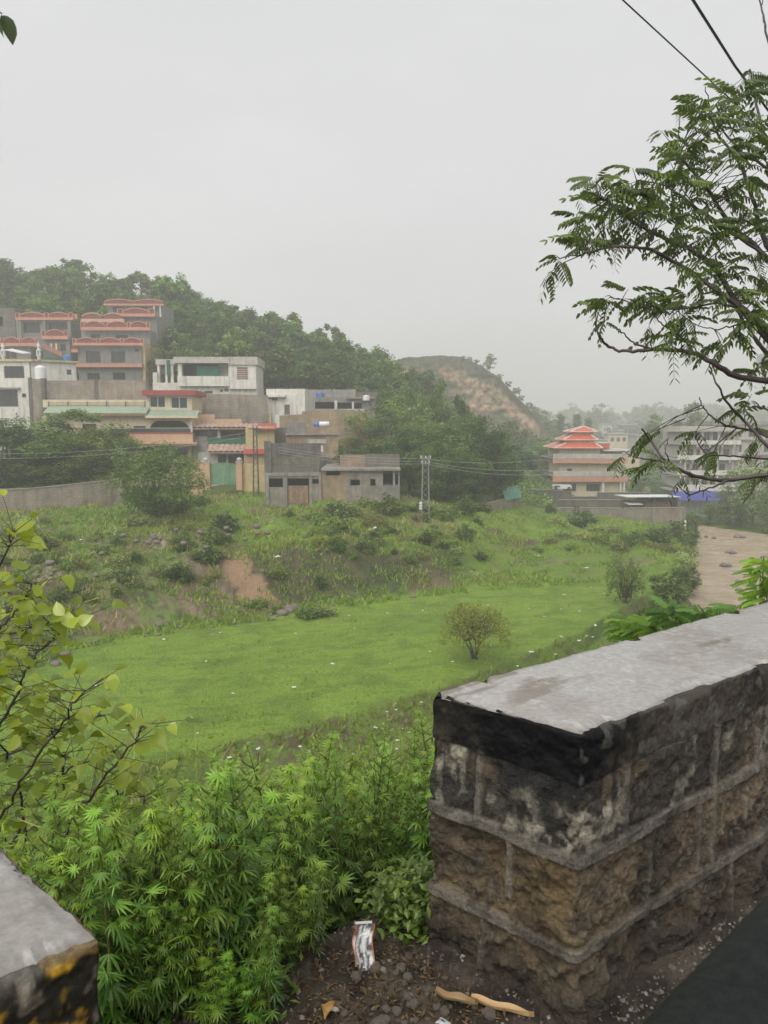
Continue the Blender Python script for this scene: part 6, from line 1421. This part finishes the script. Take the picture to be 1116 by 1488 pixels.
# ------------------------------------------------------------------ round-leaved shrub at the near end
def round_leaf(fold=.10, curl=.10, tip=1.08, wid=1.0):
    V = [(0, 0, 0)]; prof = [(.22, .06), (.46, .24), (.53, .48), (.42, .74), (.2, .93)]
    for w_, f in prof: w_ *= wid; V += [(-w_ * 1.05, f, fold * w_ * 1.6 - curl * f * f + .03 * math.sin(f * 9)), (0, f, -curl * f * f), (w_ * .95, f, fold * w_ * 1.6 - curl * f * f - .03 * math.sin(f * 8))]
    V.append((.03, tip, -curl * 1.4)); T = [(0, 2, 1), (0, 3, 2)]; Q = []
    for i in range(4):
        b = 1 + 3 * i; Q += [(b, b + 1, b + 4, b + 3), (b + 1, b + 2, b + 5, b + 4)]
    b = 13; T += [(b, b + 1, 16), (b + 1, b + 2, 16)]
    return np.array(V), Q, T
def near_shrub():
    rng = np.random.default_rng(21); D = 2.35
    BR = [([(-60, 1260), (-20, 1120), (0, 1051), (24, 1014), (40, 970), (54, 950), (93, 914), (104, 893)], 0), ([(20, 1330), (80, 1230), (93, 1165), (93, 1103), (77, 1063), (60, 1030), (44, 1002)], .15), ([(-70, 1290), (0, 1190), (32, 1131), (81, 1063), (100, 1035), (125, 1002)], -.1), ([(60, 1300), (105, 1190), (137, 1150), (189, 1083), (210, 1055)], -.2),
          ([(30, 1320), (36, 1187), (28, 1135), (0, 1082), (-30, 1030)], .1), ([(100, 1330), (149, 1240), (173, 1163), (169, 1127)], .0), ([(130, 1330), (194, 1228), (208, 1195), (210, 1159)], .1), ([(-90, 1150), (-60, 1000), (-30, 900), (10, 800), (18, 770)], -.1), ([(-80, 1100), (-40, 990), (0, 910), (30, 880), (45, 850)], .2),
          ([(-50, 1200), (0, 1100), (60, 1075), (110, 1050), (150, 1040)], .25), ([(0, 1250), (60, 1150), (110, 1110), (165, 1095)], .3), ([(-80, 1000), (-30, 940), (20, 920), (70, 905)], .1)]
    base = np.array([-1.28, 2.0, gz(-1.28, 2.0) - .1]); r = thing('round_leaved_shrub', 'shrub with round pale green leaves and dark twigs rising beside the thicket', 'shrub', tuple(base)); bb = MB(); lb = MB(); tv, tq, tt = round_leaf(); TV = [round_leaf(*q) for q in ((.05, .08, 1.08, 1.0), (.35, .25, 1.18, .85), (.2, .5, 1.12, .95), (.5, .1, 1.15, .8), (.1, -.15, 1.1, 1.0))]; d_, u_, s_, p_, c_ = [], [], [], [], []
    for pts, off in BR:
        W = [at_y(px, py, D + off + .1 * math.sin(i * 1.3)) - base for i, (px, py) in enumerate(pts)]; W = [np.zeros(3), (W[0] * .5) + [0, .05, -.1]] + W; n = len(W)
        f = np.linspace(0, 1, n * 5); P = np.stack([np.interp(f, np.linspace(0, 1, n), [w_[j] for w_ in W]) for j in range(3)], 1); P += rng.normal(size=P.shape) * .004
        bb.tube(P, np.linspace(.0075, .0022, len(P)), 6)
        m0 = int(len(P) * .36)
        for i in range(m0, len(P)):
            for rep in range(1 + int(rng.random() < .8) + int(rng.random() < .3) + 3 * (i == len(P) - 1)):
                a = rng.uniform(0, 6.3); out = np.array([math.cos(a), math.sin(a) * .8, rng.uniform(-.1, .8)]); out /= np.linalg.norm(out); ln = rng.uniform(.02, .085) if rng.random() < .7 else rng.uniform(.06, .16)
                q = P[i] + out * ln; bb.tube([P[i], q], [.0016, .001], 3, cap=False)
                fl = out + [0, 0, rng.uniform(-1.0, .1)]; sz = .050 * rng.uniform(.4, 1.1); tip = (i - m0) / max(1, len(P) - m0)
                d_.append(fl); u_.append(np.array([0, -.35, 1.]) + rng.normal(size=3) * .45); s_.append(sz); p_.append(q)
                c_.append(mixc(np.array([(.075, .12, .025)]), (.20, .27, .05), np.array([np.clip(tip * .6 + rng.normal() * .28, 0, 1)]))[0] * rng.uniform(.75, 1.15))
    # pale underside leaves at one tip
    for px, py in ((93, 880), (115, 893), (100, 897)): d_.append(np.array([(px - 100) * .05, .1, .5])); u_.append(np.array([0, -1, .2])); s_.append(.045); p_.append(at_y(px, py + 14, D) - base); c_.append(np.array((.33, .42, .26)))
    d_, u_, s_, p_, c_ = map(np.array, (d_, u_, s_, p_, c_)); wh = rng.integers(0, 5, len(s_))
    for k_, (tv, tq, tt) in enumerate(TV): m_ = wh == k_; lb.bake(tv, tq, tt, frames(d_[m_], u_[m_]), s_[m_], p_[m_], c_[m_])
    bb.build('branch', M['bark_wet'], r, True); lb.build('foliage', M['leaf_shrub'], r, True, True)
near_shrub()

# ------------------------------------------------------------------ pinnate-leaved tree hanging in from the side
def pinnate(rng, pairs=9, droop=.5):
    V = []; Q = []; T = []
    def pos(f): return np.array([0, f, -droop * f * f * .75])
    n = 6
    for i in range(n): p = pos(i / (n - 1)); V += [(p[0] - .006, p[1], p[2]), (p[0] + .006, p[1], p[2])]
    for i in range(n - 1): Q.append((2 * i, 2 * i + 1, 2 * i + 3, 2 * i + 2))
    for i in range(pairs):
        f = .16 + .84 * i / (pairs - 1); p = pos(f); L_ = (.34 - .14 * abs(f - .45)) * rng.uniform(.85, 1.15)
        for s in (-1, 1):
            d = np.array([s * .80, .42, -.55 - .5 * rng.random()]); d /= np.linalg.norm(d); w_ = np.array([0.0, .056, .010]); b = len(V); sag = np.array([0, 0, -.06])
            V += [tuple(p), tuple(p + d * L_ * .35 - w_), tuple(p + d * L_ * .35 + w_), tuple(p + d * L_ * .72 - w_ * .75 + sag * .5), tuple(p + d * L_ * .72 + w_ * .75 + sag * .5), tuple(p + d * L_ + sag + [0, .02, 0])]
            T += [(b, b + 1, b + 2), (b + 3, b + 5, b + 4)]; Q.append((b + 1, b + 3, b + 4, b + 2))
    return np.array(V), Q, T
def side_tree():
    rng = np.random.default_rng(33); D = 7.2
    base = np.array([5.35, 7.4, 0.]); base[2] = gz(base[0], base[1]) - .1
    r = thing('overhanging_tree', 'dark pinnate-leaved tree leaning in from the side above the parapet', 'tree', tuple(base)); bb = MB()
    BR = [  # (points, radius at root, depth offset)
        ([(1400, 760), (1260, 560), (1190, 450), (1116, 375), (1056, 321), (1027, 271), (984, 225)], .045, .2), ([(1400, 760), (1230, 620), (1150, 530), (1074, 447), (1049, 404), (1020, 371), (966, 346), (916, 321), (888, 296), (868, 285)], .04, 0), ([(1150, 530), (1095, 460), (1040, 420), (995, 389), (945, 361), (895, 357), (866, 364), (838, 372)], .026, -.3),
        ([(1260, 560), (1170, 440), (1116, 361), (1103, 325), (1095, 293), (1074, 232), (1045, 200), (1030, 165)], .035, .5), ([(1400, 760), (1250, 600), (1116, 553), (1066, 547), (1030, 523), (1009, 513), (976, 508), (949, 507), (903, 512), (882, 502), (870, 488), (864, 469)], .034, -.2), ([(949, 507), (921, 499), (908, 488), (900, 478)], .010, -.2), ([(1009, 513), (990, 490), (960, 470), (945, 450)], .010, .1),
        ([(1230, 640), (1160, 570), (1116, 517), (1081, 469), (1063, 433), (1045, 400), (1040, 370)], .030, .35), ([(1300, 790), (1180, 700), (1116, 650), (1084, 614), (1060, 590), (1042, 560), (1030, 532)], .022, -.4), ([(1400, 760), (1230, 690), (1116, 689), (1057, 699), (1006, 692), (967, 671), (945, 641), (932, 622)], .026, -.6), ([(1057, 699), (1030, 710), (1000, 720), (985, 706)], .009, -.6),
        ([(1180, 690), (1116, 632), (1081, 623), (1051, 617), (1033, 605), (1022, 592), (1016, 578)], .014, -.1), ([(1190, 680), (1116, 668), (1069, 662), (1027, 662), (1012, 640), (1010, 626)], .011, -.5), ([(967, 671), (950, 668), (925, 666), (905, 655)], .007, -.6), ([(1006, 692), (980, 680), (965, 655), (972, 636)], .007, -.55),
        ([(1180, 420), (1140, 260), (1110, 200), (1095, 130), (1090, 100)], .024, .7), ([(1140, 260), (1075, 220), (1035, 170), (1025, 125)], .014, .6), ([(1130, 120), (1112, 40), (1104, 0), (1098, -30)], .012, .8), ([(1112, 40), (1107, 20), (1108, -20)], .006, .8), ([(1116, 375), (1060, 335), (1010, 300), (960, 265), (925, 262)], .014, .1), ([(1074, 447), (1040, 440), (985, 450), (930, 445), (890, 432)], .012, -.2), ([(1116, 480), (1075, 470), (1040, 480), (1005, 470)], .010, .0), ([(1056, 321), (1035, 320), (1000, 290), (985, 262)], .010, .3), ([(1240, 560), (1150, 540), (1105, 505), (1085, 480)], .014, .3), ([(1200, 640), (1130, 600), (1100, 590), (1075, 600)], .010, -.3)]
    nodes = []
    for bi, (pts, R_, off) in enumerate(BR):
        W = np.array([at_y(px, py, D + off + .12 * math.sin(i * 1.9 + bi)) - base for i, (px, py) in enumerate(pts)]); n = len(W); f = np.linspace(0, 1, n * 5); P = np.stack([np.interp(f, np.linspace(0, 1, n), W[:, j]) for j in range(3)], 1)
        K = np.array([.25, .5, .25]); Q_ = P.copy()
        for _ in range(2): Q_[1:-1] = Q_[:-2] * .25 + Q_[1:-1] * .5 + Q_[2:] * .25
        Q_ += rng.normal(size=Q_.shape) * .004; bb.tube(Q_, R_ * (1 - .82 * f ** .8) + .0022, 6); nodes.append(Q_)
    # trunk, rooted behind the parapet
    bb.tube([(0, 0, -.3), (.1, .05, 1.2), (.25, 0, 2.8), tuple(at_y(1400, 760, D) - base)], [.2, .17, .14, .10], 10)
    # leafy sprays: twigs from the nearest branch to points in each tuft
    A = np.concatenate(nodes); lv = [pinnate(rng, k, d) for k, d in ((7, .6), (6, .9), (8, .4), (6, 1.0))]; L = {k: ([], [], [], [], []) for k in range(4)}; tw = bb
    TUFT = [(870, 268, 36, 5), (905, 280, 46, 9), (945, 262, 40, 7), (985, 220, 42, 8), (1025, 185, 42, 7), (1012, 160, 26, 3), (1082, 122, 34, 6), (1092, 175, 40, 7), (1055, 150, 30, 3), (838, 350, 32, 5), (812, 385, 22, 3), (850, 322, 34, 5), (885, 310, 44, 8), (935, 300, 44, 8), (990, 300, 40, 7), (1035, 280, 44, 7), (1085, 260, 44, 8), (1105, 320, 34, 5), (890, 432, 26, 5), (925, 425, 32, 5), (955, 452, 36, 6), (1000, 428, 46, 8), (1045, 410, 46, 9), (1092, 395, 44, 8), (1000, 478, 34, 4), (1050, 492, 36, 5), (1095, 462, 44, 8), (960, 500, 26, 2), (1102, 530, 26, 4), (1092, 590, 28, 4), (1105, 620, 22, 2), (1040, 655, 26, 3), (1015, 640, 22, 2), (938, 634, 12, 2), (912, 660, 8, 1), (960, 660, 18, 2), (940, 690, 18, 1), (1000, 700, 16, 1), (880, 470, 14, 1), (975, 345, 30, 4), (1035, 350, 36, 5), (1070, 215, 36, 6), (1000, 255, 34, 5), (1140, 200, 40, 6), (1150, 320, 50, 8), (1150, 450, 50, 8), (1110, 690, 18, 2)]
    for px, py, rad_, k in TUFT:
        for j in range(int(k * 1.05)):
            q = rng.normal(size=2) * rad_ * .42; e = at_y(px + q[0], py + q[1], D + rng.normal() * .35) - base; i = int(np.argmin(np.linalg.norm(A - e, axis=1) + rng.random(len(A)) * .08)); s0 = A[i]; v = e - s0; ln = np.linalg.norm(v)
            if ln > 1.1: s0 = e - v / ln * .9
            mid = (s0 + e) / 2 + [0, 0, .06 * ln]; tw.tube([s0, mid, e], [.0055, .004, .0022], 4, cap=False)
            v /= max(ln, .01)
            for m_ in range(int(rng.integers(3, 5))):
                a = rng.uniform(0, 6.3); d = np.array([math.cos(a), math.sin(a), rng.uniform(-.55, .45)]) + v * .6; t_ = int(rng.integers(0, 4)); B = L[t_]; g = rng.uniform(.75, 1); p0 = s0 + (e - s0) * g if m_ > 1 else e
                B[0].append(d); B[1].append(np.array([0, 0, 1.]) + rng.normal(size=3) * .2); B[2].append(rng.uniform(.14, .25)); B[3].append(p0); B[4].append(mixc(np.array([(.030, .055, .020)]), (.07, .12, .03), np.array([rng.random() ** 1.6]))[0] * rng.uniform(.8, 1.2))
    bb.build('trunk', M['bark_wet'], r, True); cb_ = MB()
    for k, (d, u, s, p, c) in L.items():
        tv, tq, tt = lv[k]; cb_.bake(tv, tq, tt, frames(np.array(d), np.array(u)), np.array(s), np.array(p), np.array(c))
    cb_.build('crown', M['leaf_tree'], r, False, True)
M['leaf_tree'] = mat_leaf('tree_leaf', rough=.4, trans=.28, spec=.35, gain=1.5)
side_tree()
def hooded_lamp():
    p = at_y(1113, 524, 8.5); r = thing('pole_box', 'pale grey box fitting half hidden among the overhanging leaves', 'fitting', tuple(p)); b = .07
    MB().prism([(-b, -.06), (b, -.09), (b, .10), (-b * .3, .12), (-b, .07)], -b, b).build('housing', M['white_plastic'], r); MB().tube([(0, 0, .1), (.02, 0, .2)], .012, 6).build('bracket', M['steel'], r)
hooded_lamp()

# ------------------------------------------------------------------ sprouts peeping over the wall, hanging leaf
def sprout(name, label, px, py, y, n, L_, col1, col2, seed, spread, zb):
    rng = np.random.default_rng(seed); p = at_y(px, py, y); g = gz(p[0], y); o = np.array([p[0], y, g - .1]); r = thing(name, label, 'plant', tuple(o)); sb = MB(); lb = MB(); lv = [pinnate(rng, 9, d) for d in (.35, .6, .9)]; H_ = p[2] - o[2]
    for j in range(n):
        a = rng.uniform(0, 6.3); top = np.array([rng.normal() * spread * .5, rng.normal() * spread * .5, H_ * rng.uniform(.72, 1.02)]); sb.tube([(0, 0, 0), top * [.3, .3, .55], top], [.022, .014, .004], 5)
        for m_ in range(20):
            a = rng.uniform(0, 6.3); d = np.array([math.cos(a), math.sin(a), rng.uniform(-.1, .8)]); tv, tq, tt = lv[int(rng.integers(0, 3))]
            lb.bake(tv * [1.1, 1, 1], tq, tt, frames(d[None], np.array([[0, 0, 1.]]) + rng.normal(size=(1, 3)) * .15), np.array([L_ * rng.uniform(.6, 1.15)]), (top * [1, 1, 1] - [0, 0, rng.uniform(0, H_ * zb)])[None], (mixc(np.array([col1]), col2, np.array([rng.random()]))[0] * rng.uniform(.8, 1.15))[None])
    sb.build('stem', M['bark_wet'], r, True); lb.build('foliage', M['leaf'], r, False, True)
sprout('sapling', 'bright green feathery sapling crowding the far side of the parapet top', 985, 872, 9.5, 16, .27, (.05, .11, .02), (.12, .21, .035), 41, .62, .12)
sprout('sapling', 'dark fronded plant leaning over the far edge of the parapet', 1022, 880, 8.6, 6, .27, (.03, .06, .018), (.06, .11, .025), 42, .4, .08)
sprout('sapling', 'young tree shoot with fresh leaves behind the far end of the parapet', 1112, 800, 6.2, 4, .17, (.06, .13, .02), (.15, .24, .035), 43, .12, .14)
def hanging_leaf():
    p = at_y(-30, -10, 1.6); r = thing('hanging_twig', 'dark twig with a drooping leaf in the top corner of the sky', 'twig', tuple(p)); q = at_y(3, 20, 1.6) - p
    MB().tube([(-.3, .05, .16), (-.05, 0, .02), tuple(q)], [.006, .004, .0012], 5).build('twig', M['bark_wet'], r, True); tv, tq, tt = round_leaf(); lb = MB()
    D_ = np.array([at_y(19, 60, 1.6) - at_y(5, 22, 1.6), at_y(1, 52, 1.6) - at_y(2, 20, 1.6), at_y(-25, 40, 1.62) - at_y(-10, 10, 1.6)]); P_ = np.array([at_y(5, 22, 1.6) - p, q, at_y(-10, 10, 1.6) - p])
    lb.bake(tv * [.55, 1, 1], tq, tt, frames(D_, np.array([[.5, -.8, .3], [-.6, -.6, .2], [.2, -1, .2]])), np.linalg.norm(D_, axis=1), P_, np.tile((.03, .045, .02), (3, 1))); lb.build('leaf', M['leaf_tree'], r, True, True)
hanging_leaf()

# ------------------------------------------------------------------ rubbish on the ground by the gap
def on_ground(px, py, z0=0.0):
    p = at_z(px, py, z0)
    for _ in range(6): p = at_z(px, py, gz(p[0], p[1]))
    return p
def husk(name, label, a, b, w_, c1, c2, seed, curl=.02):
    rng = np.random.default_rng(seed); A, B = on_ground(*a), on_ground(*b); d = B - A; L_ = np.linalg.norm(d[:2]); mb = MB(); n, k = 26, 9; V = []; C = []
    for i in range(n + 1):
        f = i / n; wd = w_ * (math.sin(math.pi * min(1, f * 1.05 + .06)) ** .6) * (1 + .15 * math.sin(f * 9 + seed))
        for j in range(k):
            g = j / (k - 1) - .5; V.append((L_ * f, g * wd * 2 + .004 * math.sin(f * 6 + seed), .008 + abs(g) ** 2 * curl * 3 + .003 * math.sin(f * 11 + seed) + .004 * f)); C.append(mixc(np.array([c1]), c2, np.array([.5 + .5 * math.sin(g * 40) * .6]))[0])
    mb.add(V, [(i * k + j, (i + 1) * k + j, (i + 1) * k + j + 1, i * k + j + 1) for i in range(n) for j in range(k - 1)], None, C)
    return tag(mb.build(name, M['leaf_dry'], None, True, True, tuple(A + [0, 0, .005]), (0, -math.atan2(d[2], L_), math.atan2(d[1], d[0]))), label, 'husk')
M['leaf_dry'] = mat_leaf('dry_leaf', rough=.6, trans=.15, spec=.2)
husk('corn_husk', 'longer pale dried corn husk lying on the mud at the wall foot', (684, 1463), (776, 1487), .011, (.50, .40, .24), (.62, .53, .36), 1)
husk('corn_husk', 'short pale piece of dried husk touching the longer one', (632, 1452), (694, 1471), .012, (.55, .47, .32), (.42, .33, .2), 2)
husk('dry_leaf', 'curled rust brown dead leaf among the hemp stems', (272, 1380), (312, 1450), .05, (.30, .115, .035), (.20, .07, .02), 3, .07); husk('dry_leaf', 'second rust brown leaf strip beside the curled one', (262, 1418), (300, 1412), .02, (.26, .10, .03), (.18, .07, .02), 4, .04)
husk('dry_leaf', 'small tan dead leaf at the bottom of the mud', (470, 1486), (486, 1470), .014, (.38, .26, .13), (.3, .2, .1), 5)
def packet():
    p = on_ground(532, 1418); r = thing('snack_packet', 'crumpled white and grey packet with orange edges standing in the weeds', 'packet', tuple(p)); rng = np.random.default_rng(5); n, k = 14, 9; V = []; C = []; H_ = .125; W_ = .05
    for i in range(n + 1):
        for j in range(k):
            f, g = i / n, j / (k - 1) - .5; V.append((g * W_ + .004 * math.sin(f * 8), .016 * math.cos(g * 3) + .006 * math.sin(f * 13 + g * 9), f * H_)); st = (abs(g) > .42) or f < .06
            C.append((.42, .12, .03) if st else ((.72, .72, .72) if vn(f * 9 + g * 3, g * 14 + f * 4, 3) > .42 else (.10, .12, .13)))
    Q = [(i * k + j, i * k + j + 1, (i + 1) * k + j + 1, (i + 1) * k + j) for i in range(n) for j in range(k - 1)]; b = MB().add(V, Q, None, C); V2 = [(x, .035 - y, z) for x, y, z in V]; b.add(V2, [q[::-1] for q in Q], None, C)
    b.build('wrapper', mat_vc('wrapper', rough=.3, fine=5, amount=.1, bump=0), r, False, True); MB().box(-.024, .024, .01, .022, H_, H_ + .006).build('seal', M['litter'], r); r.rotation_euler = (rad(-32), rad(6), rad(14))
packet()
def bag(label, px, py, s, c1, c2, seed):
    rng = np.random.default_rng(seed); n = 15; x, y = np.meshgrid(np.linspace(-1, 1, n), np.linspace(-1, 1, n)); rr = np.hypot(x, y); z = .5 * np.clip(1 - rr, 0, 1) ** .6 * (.4 + fbm(x * 2 + seed, y * 2, 4, seed)) + .12 * fbm(x * 5, y * 5 + seed, 3, seed); V = np.stack([x * (.8 + .3 * fbm(x + seed, y, 2, 3)), y * .8, z], -1).reshape(-1, 3) * s; C = mixc(np.tile(c1, (n * n, 1)), c2, fbm(x.ravel() * 3, y.ravel() * 3, 3, seed))
    p = on_ground(px, py); i = np.arange(n * n).reshape(n, n); q = np.stack([i[:-1, :-1], i[:-1, 1:], i[1:, 1:], i[1:, :-1]], -1).reshape(-1, 4)
    o = obj('plastic_bag', mesh_np('plastic_bag', V, [q], C, True), M['bagmat'], None, tuple(p + [0, 0, .0]), (0, 0, seed)); return tag(o, label, 'bag')
M['bagmat'] = mat_vc('bag_film', rough=.25, fine=9, amount=.15, bump=.2, bs=30)
bag('crumpled blue plastic bag under the hemp leaves', 366, 1440, .032, (.03, .09, .16), (.06, .16, .26), 11); bag('black plastic bag half buried beside the blue one', 340, 1440, .045, (.012, .012, .014), (.03, .03, .03), 12); bag('small orange and yellow wrapper by the black bag', 332, 1438, .022, (.55, .28, .02), (.5, .08, .02), 13)
bag('dirty white wrapper on the mud by the stone edge', 486, 1462, .02, (.5, .48, .44), (.36, .33, .3), 14); bag('white scrap with blue marks near the bottom of the mud', 644, 1487, .016, (.6, .6, .6), (.45, .5, .55), 15); bag('grey crumpled paper in the weeds left of the packet', 318, 1400, .022, (.5, .5, .48), (.38, .38, .36), 16)
def stalks():
    rng = np.random.default_rng(71); mk = []
    for k in range(4):
        mb = MB(); lb = MB(); H_ = 1.0; b_ = rng.normal(size=2) * .22; P = np.array([(b_[0] * f * f, b_[1] * f * f, H_ * f) for f in np.linspace(0, 1, 9)]); c_ = ((.22, .32, .07), (.42, .34, .18))[k % 2]; mb.tube(P, np.linspace(.0055, .0015, 9), 5, c_)
        for f in rng.uniform(.45, 1, 9): i = f * 8; q = P[int(min(i, 7))]; a = rng.uniform(0, 6.3); mb.tube([q, q + np.array([math.cos(a) * .07, math.sin(a) * .07, .08])], [.002, .001], 3, c_, cap=False)
        n = 70 if k % 2 == 0 else 12; P2 = P[np.minimum((rng.uniform(.35, 1, n) * 8).astype(int), 8)] + rng.normal(size=(n, 3)) * .035; cards(lb, P2, .05, rng, tint(rng, n, c_, (.16, .26, .04), .7), .3, .35, .3, True)
        mk.append((mb.mesh('stem', True, True), lb.mesh('foliage', False, True), k % 2))
    n = 0
    while n < 46:
        a, s = rng.uniform(-1.9, .6), rng.uniform(.5, 3.6); x, y = WL + WB * a + WN * s; px = 558 + x / y * F * .93
        if y < 1.6 or not (60 < px < 640): continue
        g = gz(x, y); zt = at_y(px, rng.uniform(1060, 1200), y)[2]; h_ = zt - g
        if not .5 < h_ < 2.2: continue
        sm, lm, dry = mk[int(rng.integers(0, 4))]; r = thing('weed_stalk', 'dry tan weed stalk rising through the hemp thicket' if dry else 'slender yellow-green weed stalk rising through the hemp thicket', 'weed', (x, y, g - .03), rng.uniform(0, 6.3), 'weed stalks in the thicket'); r.scale = (1.2, 1.2, h_); obj('stem', sm, M['stem_green'], r); obj('foliage', lm, M['leaf_wet'], r); n += 1
stalks()
def leaf_litter():
    rng = np.random.default_rng(48); mb = MB(); n = 1500; px, py = rng.uniform(430, 870, n), rng.uniform(1375, 1489, n); P = np.array([at_z(a_, b_, .0) for a_, b_ in zip(px, py)]); s = behind(P[:, 0], P[:, 1]); a = along(P[:, 0], P[:, 1])
    ok = ~((a > -.05) & (s > -.5)); P = P[ok]; P[:, 2] = ground(P[:, 0], P[:, 1]) + .004; m = len(P)
    cards(mb, P, .022, rng, tint(rng, m, (.05, .035, .022), (.20, .14, .085), .4), .9, rng.uniform(.3, .9), 0, True); tag(mb.build('leaf_debris', M['leaf_dry'], None, False, True), kind='stuff')
leaf_litter()
def gravel():
    rng = np.random.default_rng(49); n = 5200; a = rng.uniform(-1.5, 3.0, n); s = -.47 - rng.exponential(.13, n) ; k = rng.random(n) < .35; a[k] = rng.uniform(-1.1, .1, k.sum()); s[k] = rng.uniform(-.7, .35, k.sum())
    ok = (s > -1.2); a, s = a[ok], s[ok]; x = WL[0] + WB[0] * a + WN[0] * s; y = WL[1] + WB[1] * a + WN[1] * s; z = ground(x, y); m = len(x)
    tv = np.array([(1, 0, 0), (.2, 1, .1), (-.9, .3, 0), (-.3, -.9, .1), (.1, .1, .75), (0, 0, -.6)]); tt = [(0, 1, 4), (1, 2, 4), (2, 3, 4), (3, 0, 4), (1, 0, 5), (2, 1, 5), (3, 2, 5), (0, 3, 5)]
    mb = MB().bake(tv, None, tt, frames(unit(m, rng), unit(m, rng) * .5 + [0, 0, 1.]), np.exp(rng.normal(math.log(.0042), .5, m)), np.stack([x, y, z + .001], 1), tint(rng, m, (.11, .095, .075), (.26, .235, .2), .35))
    tag(mb.build('gravel', mat_vc('gravel_stone', rough=.45, fine=200, amount=.4, bump=0), None, False, True), kind='stuff')
gravel()
pr_ = np.random.default_rng(44)
for i in range(60):
    px, py = pr_.uniform(470, 860), pr_.uniform(1395, 1490); p = on_ground(px, py)
    if behind(p[0], p[1]) > .3 or (along(p[0], p[1]) > -.06 and behind(p[0], p[1]) > -.52): continue
    s = pr_.uniform(.006, .022); o = obj('pebble', RM[i % 4], None, None, (p[0], p[1], p[2] + s * .2), (0, 0, px)); o.scale = (s,) * 3; tag(o, 'small wet stone in the mud beside the parapet end', 'stone', 'stones in the mud by the parapet')
